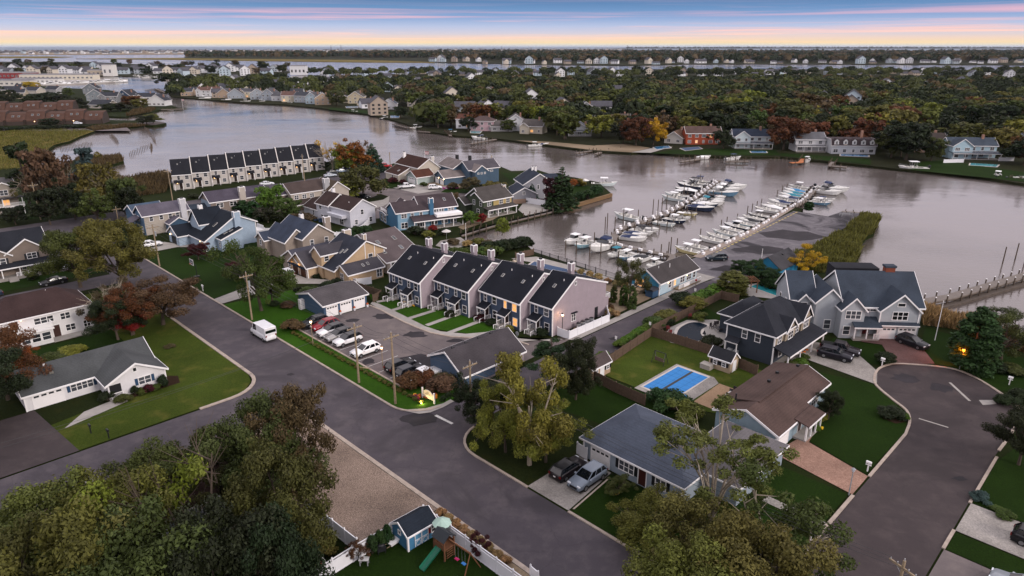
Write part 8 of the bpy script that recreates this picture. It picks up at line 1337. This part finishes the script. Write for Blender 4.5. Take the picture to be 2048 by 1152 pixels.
mailbox(1762, 732, 'white mailbox post at the court shrub'); mailbox(405, 583, 'white mailbox by the concrete drive'); mailbox(1619, 1081, 'white mailbox at the court kerb'); mailbox(1733, 943, 'small white sign board on the court lawn'); mailbox(217, 878, 'black mailbox on the corner verge', DARKM); mailbox(181, 868, 'black lamp like post on the corner lawn', DARKM); mailbox(2016, 770, 'white mailbox by the bay lot')
# basketball hoop, playset, bench swing, furniture
def hoop(px, py, label, s=1.0):
    r = empty('basketball_hoop', P(px, py), DA+PI, label=label, cat='basketball hoop'); r.scale = (s, s, s); MB().box(-.5, .5, -.4, .4, 0, .25).build('base', DARKM, r); MB().tube([(0, 0, .2), (0, 0, 2.6), (.6, 0, 3.1)], .07, 6).build('pole', DARKM, r); bd = MB().box(.6, .65, -.9, .9, 2.8, 3.9).build('backboard', M('6a7478', .2, name='backboard'), r)
    m = MB(); [m.box(.64, .68, y0, y1, z0, z1) for y0, y1, z0, z1 in ((-.95, .95, 3.85, 3.95), (-.95, .95, 2.75, 2.85), (-.95, -.85, 2.8, 3.9), (.85, .95, 2.8, 3.9), (-.3, .3, 3.3, 3.36))]; m.build('board_frame', WHITE, bd); MB().tube([(.9+.23*math.cos(t*PI/6), .23*math.sin(t*PI/6), 3.05) for t in range(13)], .025, 5).build('rim', M('b33c1c', .5, name='rim_orange'), r)
hoop(393, 554, 'basketball hoop with white framed board on the wide lawn'); hoop(655, 1152, 'small basketball hoop against the vinyl fence', .6)
b = P(888, 1110); r = empty('playset', b, math.radians(-42), label='wooden playset with green slide and swings', cat='playset')
for x, y in ((-.7, -.6), (.7, -.6), (-.7, .6), (.7, .6)): MB().box(x-.06, x+.06, y-.06, y+.06, 0, 2.3).build('post', CEDAR, r)
MB().box(-.75, .75, -.65, .65, 1.15, 1.25).build('platform', CEDAR, r); [MB().box(*q).build('rail_panel', CEDAR, r) for q in ((-.75, .75, -.68, -.64, 1.3, 1.8), (-.75, .75, .64, .68, 1.3, 1.8), (-.78, -.74, -.65, .65, 1.3, 1.8))]; m = MB(); m.prism([(-.8, 2.2), (0, 2.85), (.8, 2.2), (.75, 2.14), (0, 2.75), (-.75, 2.14)], -.85, .85, 'x'); m.build('roof', M('2a2e33', .7, name='play_roof'), r)
m = MB(); m.loft([[(-.3, y, 1.2-((-y-.6)/2.2)*1.15), (.3, y, 1.2-((-y-.6)/2.2)*1.15), (.34, y, 1.45-((-y-.6)/2.2)*1.15), (.28, y, 1.28-((-y-.6)/2.2)*1.15), (-.28, y, 1.28-((-y-.6)/2.2)*1.15), (-.34, y, 1.45-((-y-.6)/2.2)*1.15)] for y in (-.6, -1.3, -2.0, -2.8)]); m.build('slide', M('0f5a44', .35, .1, 2, name='green_slide'), r)
MB().box(.7, 3.6, -.06, .06, 2.1, 2.25).build('swing_beam', CEDAR, r); [MB().tube([(3.5, 0, 2.2), (3.7, s*1.1, 0)], .06, 5).build('swing_leg', CEDAR, r) for s in (-1, 1)]; m = MB()
for x, c in ((1.7, 'b31c5c'), (2.6, '2a6fb3')): sw = MB().box(x-.22, x+.22, -.14, .14, .5, .56).build('swing_seat', M(c, .5, name='swing_'+c), r); m = MB(); [m.tube([(x+s*.2, 0, .55), (x+s*.2, 0, 2.12)], .012, 4) for s in (-1, 1)]; m.build('chain', GREYM, sw)
m = MB(); [m.box(.72, .8, -.4, .4, .25*i, .25*i+.05) for i in range(1, 5)]; m.build('ladder', CEDAR, r)
r = empty('patio_umbrella', P(884, 1078), 0, label='pale green umbrella beside the playset', cat='umbrella'); MB().cyl(0, 0, 0, 2.3, .03).build('pole', GREYM, r); MB().tube([(0, 0, 1.9), (0, 0, 2.4)], [.95, .05], 8).build('canopy', M('9fb8ac', .8, name='umbrella_green'), r)
for px, py, c, lab, s in ((892, 478, 'b8b4b0', 'pale striped umbrella in the waterside garden', 1.2), (1168, 372, 'c8c6c2', 'white umbrella on the point terrace', 1.6), (1405, 690, '1c1d22', 'closed dark umbrella beside the kidney pool', .3), (990, 428, '22242c', 'dark umbrella on the olive house deck', 1.8)): r = empty('patio_umbrella', P(px, py), 0, label=lab, cat='umbrella'); MB().cyl(0, 0, 0, 2.4, .04).build('pole', GREYM, r); MB().tube([(0, 0, 1.95), (0, 0, 2.5)], [s, .05], 8).build('canopy', M(c, .8), r)
def chair(loc, rz, col, label, group):
    r = empty('garden_chair', loc, rz, label=label, cat='chair', group=group); mt = M(col, .7); s = MB(); [s.box(-.25, .25, -.25+k*.125, -.14+k*.125, .38, .42) for k in range(4)]; s.build('seat', mt, r); MB().box(-.3, -.25, -.25, .25, .42, .98).build('backrest', mt, r); [MB().box(x-.03, x+.03, y-.03, y+.03, 0, .4).build('leg', mt, r) for x in (-.22, .22) for y in (-.22, .22)]; [MB().box(-.25, .28, y-.04, y+.04, .6, .64).build('armrest', mt, r) for y in (-.27, .27)]
for px, py in ((1335, 662), (1338, 670), (1378, 637), (1398, 637)): chair(P(px, py)+Vector((0, 0, .1)), rt.uniform(0, 6), '6a2a2c', 'red adirondack chair round the kidney pool', 'red chairs round the kidney pool')
for px, py in ((1428, 655), (1432, 652), (1422, 658)): chair(P(px, py)+Vector((0, 0, .1)), rt.uniform(0, 6), '3a3436', 'dark chair at the poolside table', 'dark chairs at the poolside table')
for px, py in ((1462, 790), (1455, 798), (1470, 785), (1448, 806)): chair(P(px, py)+Vector((0, 0, .1)), DA, '2f2c2e', 'dark chair on the tan pool deck', 'dark chairs on the tan deck')
def table(loc, rz, w, d, col, label): r = empty('garden_table', loc, rz, label=label, cat='table'); MB().box(-w/2, w/2, -d/2, d/2, .68, .74).build('table_top', M(col, .6), r); [MB().box(x-.04, x+.04, y-.04, y+.04, 0, .68).build('leg', GREYM, r) for x in (-w/2+.1, w/2-.1) for y in (-d/2+.1, d/2-.1)]
table(P(1443, 663), .2, 2.4, 1.3, '2a2628', 'dark table by the kidney pool'); table(P(1460, 796), DA, 1.8, .9, 'c0bcb8', 'white table on the tan pool deck'); table(P(1325, 855), DA+.4, 2.2, .8, 'a9aeb4', 'long grey picnic table behind the grey ranch'); table(P(70, 655)+Vector((0, 0, 2.6)), DA, 1.2, .8, '2a2628', 'dark table on the balcony'); table(P(728, 1130), 0, .9, .6, 'b4b4b4', 'small grey grill table on the playset lawn')
for i in range(7): r = empty('sun_lounger', XY(99-i*1.3+4.2, 101.3-i*.2)+Vector((0, 0, .1)), DA, label='folded lounger stacked at the apartment pool end', cat='lounger', group='loungers at the apartment pool'); MB().box(-.9, .6, -.3, .3, .25, .32).build('seat', M('b9aa98', .7, name='lounger_fabric'), r); MB().box(.6, 1.0, -.3, .3, .3, .75).build('backrest', M('b9aa98', .7, name='lounger_fabric'), r); [MB().box(x-.03, x+.03, -.28, .28, 0, .25).build('leg', GREYM, r) for x in (-.8, .5)]
b = P(1318, 727); r = empty('bench_swing', b, DA+PI/2, label='garden bench swing in its frame on the pool lawn', cat='swing'); 
for s in (-1, 1): [MB().tube([(s*.95, 0, 1.9), (s*1.05, y, 0)], .045, 5).build('frame_leg', DARKM, r) for y in (-.7, .7)]
MB().box(-.95, .95, -.04, .04, 1.86, 1.94).build('top_beam', DARKM, r); MB().box(-.75, .75, -.25, .25, .5, .56).build('seat', M('5a4a42', .8, name='swing_fabric'), r); MB().box(-.75, .75, .22, .28, .56, 1.1).build('backrest', M('5a4a42', .8, name='swing_fabric'), r); MB().box(-.9, .9, -.5, .5, .01, .06).build('foot_pad', CONC, r); m = MB(); [m.tube([(s*.72, 0, .55), (s*.85, 0, 1.88)], .015, 4) for s in (-1, 1)]; m.build('chain', GREYM, r)
for i in range(4): o = empty('air_conditioner', XY(83+i*1.15, 67.3, .25), DA, label='grey air conditioner unit beside the mauve wall', cat='air conditioner', group='air conditioners beside the mauve wall'); MB().tube([(0, 0, 0), (0, 0, .85)], .42, 12).build('casing', GREYM, o); MB().tube([(0, 0, .85), (0, 0, .9)], [.4, .36], 12).build('fan_grille', DARKM, o)
MB().box(0, 5.2, -.5, .5, 0, .25).build('unit_platform', WOOD, loc=XY(82.3, 67.3), rz=DA, label='timber stand under the air conditioners', cat='platform')
o = empty('deck_box', P(1412, 737), DA, label='grey deck box beside the tan shed', cat='box'); MB().box(-.6, .6, -.8, .8, .05, .75).build('box', M('9a948c', .6, name='deck_box'), o); MB().box(-.65, .65, -.85, .85, .75, .83).build('lid', M('8a857e', .6, name='deck_lid'), o)
o = empty('bin_shelter', P(1303, 592), DA, label='navy bin shelter with grey roof beside the marina shop', cat='shelter'); MB().box(-1.1, 1.1, -.8, .8, 0, 1.4).build('walls', M('2f4a66', .7, name='shelter_navy'), o); m = MB(); m.prism([(-1, 1.4), (1, 1.4), (.8, 1.65), (0, 1.8), (-.8, 1.65)], -1.25, 1.25, 'x'); m.build('roof', shingle('3a3c42'), o)
o = empty('raised_planter', P(625, 1098), DA, label='timber raised planter box under the oaks', cat='planter'); [MB().box(*q).build('board', WOOD, o) for q in ((-1.2, 1.2, -.6, -.52, 0, .4), (-1.2, 1.2, .52, .6, 0, .4), (-1.2, -1.12, -.52, .52, 0, .4), (1.12, 1.2, -.52, .52, 0, .4))]; MB().box(-1.12, 1.12, -.52, .52, 0, .3).build('soil', MULCH, o)
o = empty('grill', P(762, 1106), .4, label='small covered grill by the blue shed', cat='grill'); MB().box(-.4, .4, -.3, .3, .35, .8).build('body', DARKM, o); MB().ball((0, 0, .85), (.4, .3, .22), 8, 5).build('lid', DARKM, o); [MB().box(x-.03, x+.03, y-.03, y+.03, 0, .36).build('leg', DARKM, o) for x in (-.33, .33) for y in (-.22, .22)]
o = empty('wheelbarrow', P(785, 1092), .9, label='tipped white wheelbarrow beside the blue shed', cat='wheelbarrow'); m = MB(); m.loft([[(-.4, -.3, .3), (.4, -.3, .3), (.4, .3, .3), (-.4, .3, .3)], [(-.55, -.4, .65), (.6, -.4, .65), (.6, .4, .65), (-.55, .4, .65)]]); m.build('tray', WHITE, o); MB().tube([(.6, -.06, .2), (.6, .06, .2)], .2, 10).build('wheel', TYRE, o); [MB().tube([(-1.0, s*.3, .55), (.6, s*.1, .2)], .03, 5).build('handle', WOOD, o) for s in (-1, 1)]
o = empty('pergola', P(1488, 582), .1, label='cedar pergola beside the turquoise pool', cat='pergola'); [MB().box(x-.08, x+.08, y-.08, y+.08, 0, 2.3).build('post', CEDAR, o) for x in (-1.8, 1.8) for y in (-1.3, 1.3)]; [MB().box(-2.2, 2.2, y-.06, y+.06, 2.3, 2.48).build('beam', CEDAR, o) for y in (-1.3, 1.3)]; [MB().box(-2+i*.5, -1.92+i*.5, -1.6, 1.6, 2.48, 2.6).build('rafter', CEDAR, o) for i in range(9)]
for px, py, c, lab in ((1390, 572, '8a1c1c', 'red hydrant like buoy stand at the marina shop'), (1447, 650, 'b01c1c', 'red life ring post at the pool')): o = empty('marker_post', P(px, py), 0, label=lab, cat='post'); MB().cyl(0, 0, 0, 1.1, .05).build('post', WOOD, o); MB().ball((0, 0, 1.25), .22, 8, 5).build('float', M(c, .5), o)
for px, py in ((1230, 692), (1298, 663), (1388, 594)): o = empty('road_sign', P(px, py), DA, label='small white sign along the marina road hedge', cat='sign', group='signs along the marina road'); MB().cyl(0, 0, 0, 1.7, .03, 5).build('post', GREYM, o); MB().box(-.03, -.01, -.2, .2, 1.2, 1.75).build('panel', WHITE, o)
o = empty('stop_sign', P(1033, 690), DA+PI, label='stop sign seen from behind at the car park exit', cat='sign'); MB().cyl(0, 0, 0, 2.1, .035, 5).build('post', GREYM, o); m = MB(); m.prism([(.38*math.cos(PI/8+i*PI/4), 2.0+.38*math.sin(PI/8+i*PI/4)) for i in range(8)], -.02, .0, 'x'); m.build('panel', GREYM, o)
MB().tube([(0, 0, .1), (2.6, 0, .1)], .1, 6).build('timber_beam', WOOD, loc=XY(49.6, 79.2), rz=DB+.5, label='loose timber beam lying at the car park edge', cat='timber')
o = empty('boat_trailer', P(1490, 548), .6, label='trailer with gear beside the blue boat shed', cat='trailer'); MB().box(-1.6, 1.6, -.8, .8, .5, .62).build('bed', GREYM, o); [MB().tube([(0, s*.95-.1, .32), (0, s*.95+.1, .32)], .32, 10).build('wheel', TYRE, o) for s in (-1, 1)]; MB().box(1.6, 3, -.06, .06, .5, .6).build('hitch', GREYM, o); MB().ball((-.3, 0, 1.0), (1.1, .6, .5), 8, 5).build('gear_cover', WHITE, o)
for px, py in ((690, 437), (678, 434), (700, 440)): o = empty('storage_bin', P(px-60, py+4), .3, label='blue storage bin behind the white brown roof house', cat='bin', group='blue bins behind the white house'); MB().box(-.5, .5, -.4, .4, 0, .9).build('bin', M('1f3450', .6, name='bin_blue'), o); MB().box(-.55, .55, -.45, .45, .9, 1.0).build('lid', M('1a2b42', .6, name='bin_lid'), o)
o = empty('floodlit_platform', P(1690, 432), .1, label='small metal rail platform at the boat ramp', cat='platform'); [MB().box(x-.04, x+.04, y-.04, y+.04, -1, 1.0).build('post', GREYM, o) for x in (-1.5, 1.5) for y in (-.6, .6)]; [MB().box(-1.5, 1.5, y-.03, y+.03, z, z+.06).build('rail', GREYM, o) for y in (-.6, .6) for z in (.5, .95)]
# ================================================================= air
m = D.materials.new('haze'); m.use_nodes = True; nt = m.node_tree; nt.nodes.remove(nt.nodes['Principled BSDF']); v = nt.nodes.new('ShaderNodeVolumePrincipled')
v.inputs['Color'].default_value = (.75, .82, .95, 1); v.inputs['Density'].default_value = 1.5e-5; v.inputs['Anisotropy'].default_value = .3; nt.links.new(v.outputs[0], nt.nodes['Material Output'].inputs['Volume'])
MB().box(-61000, 61000, -900, 61000, -4, 75).build('haze', m, kind='stuff', label='thin blue evening air over the bay', cat='haze')
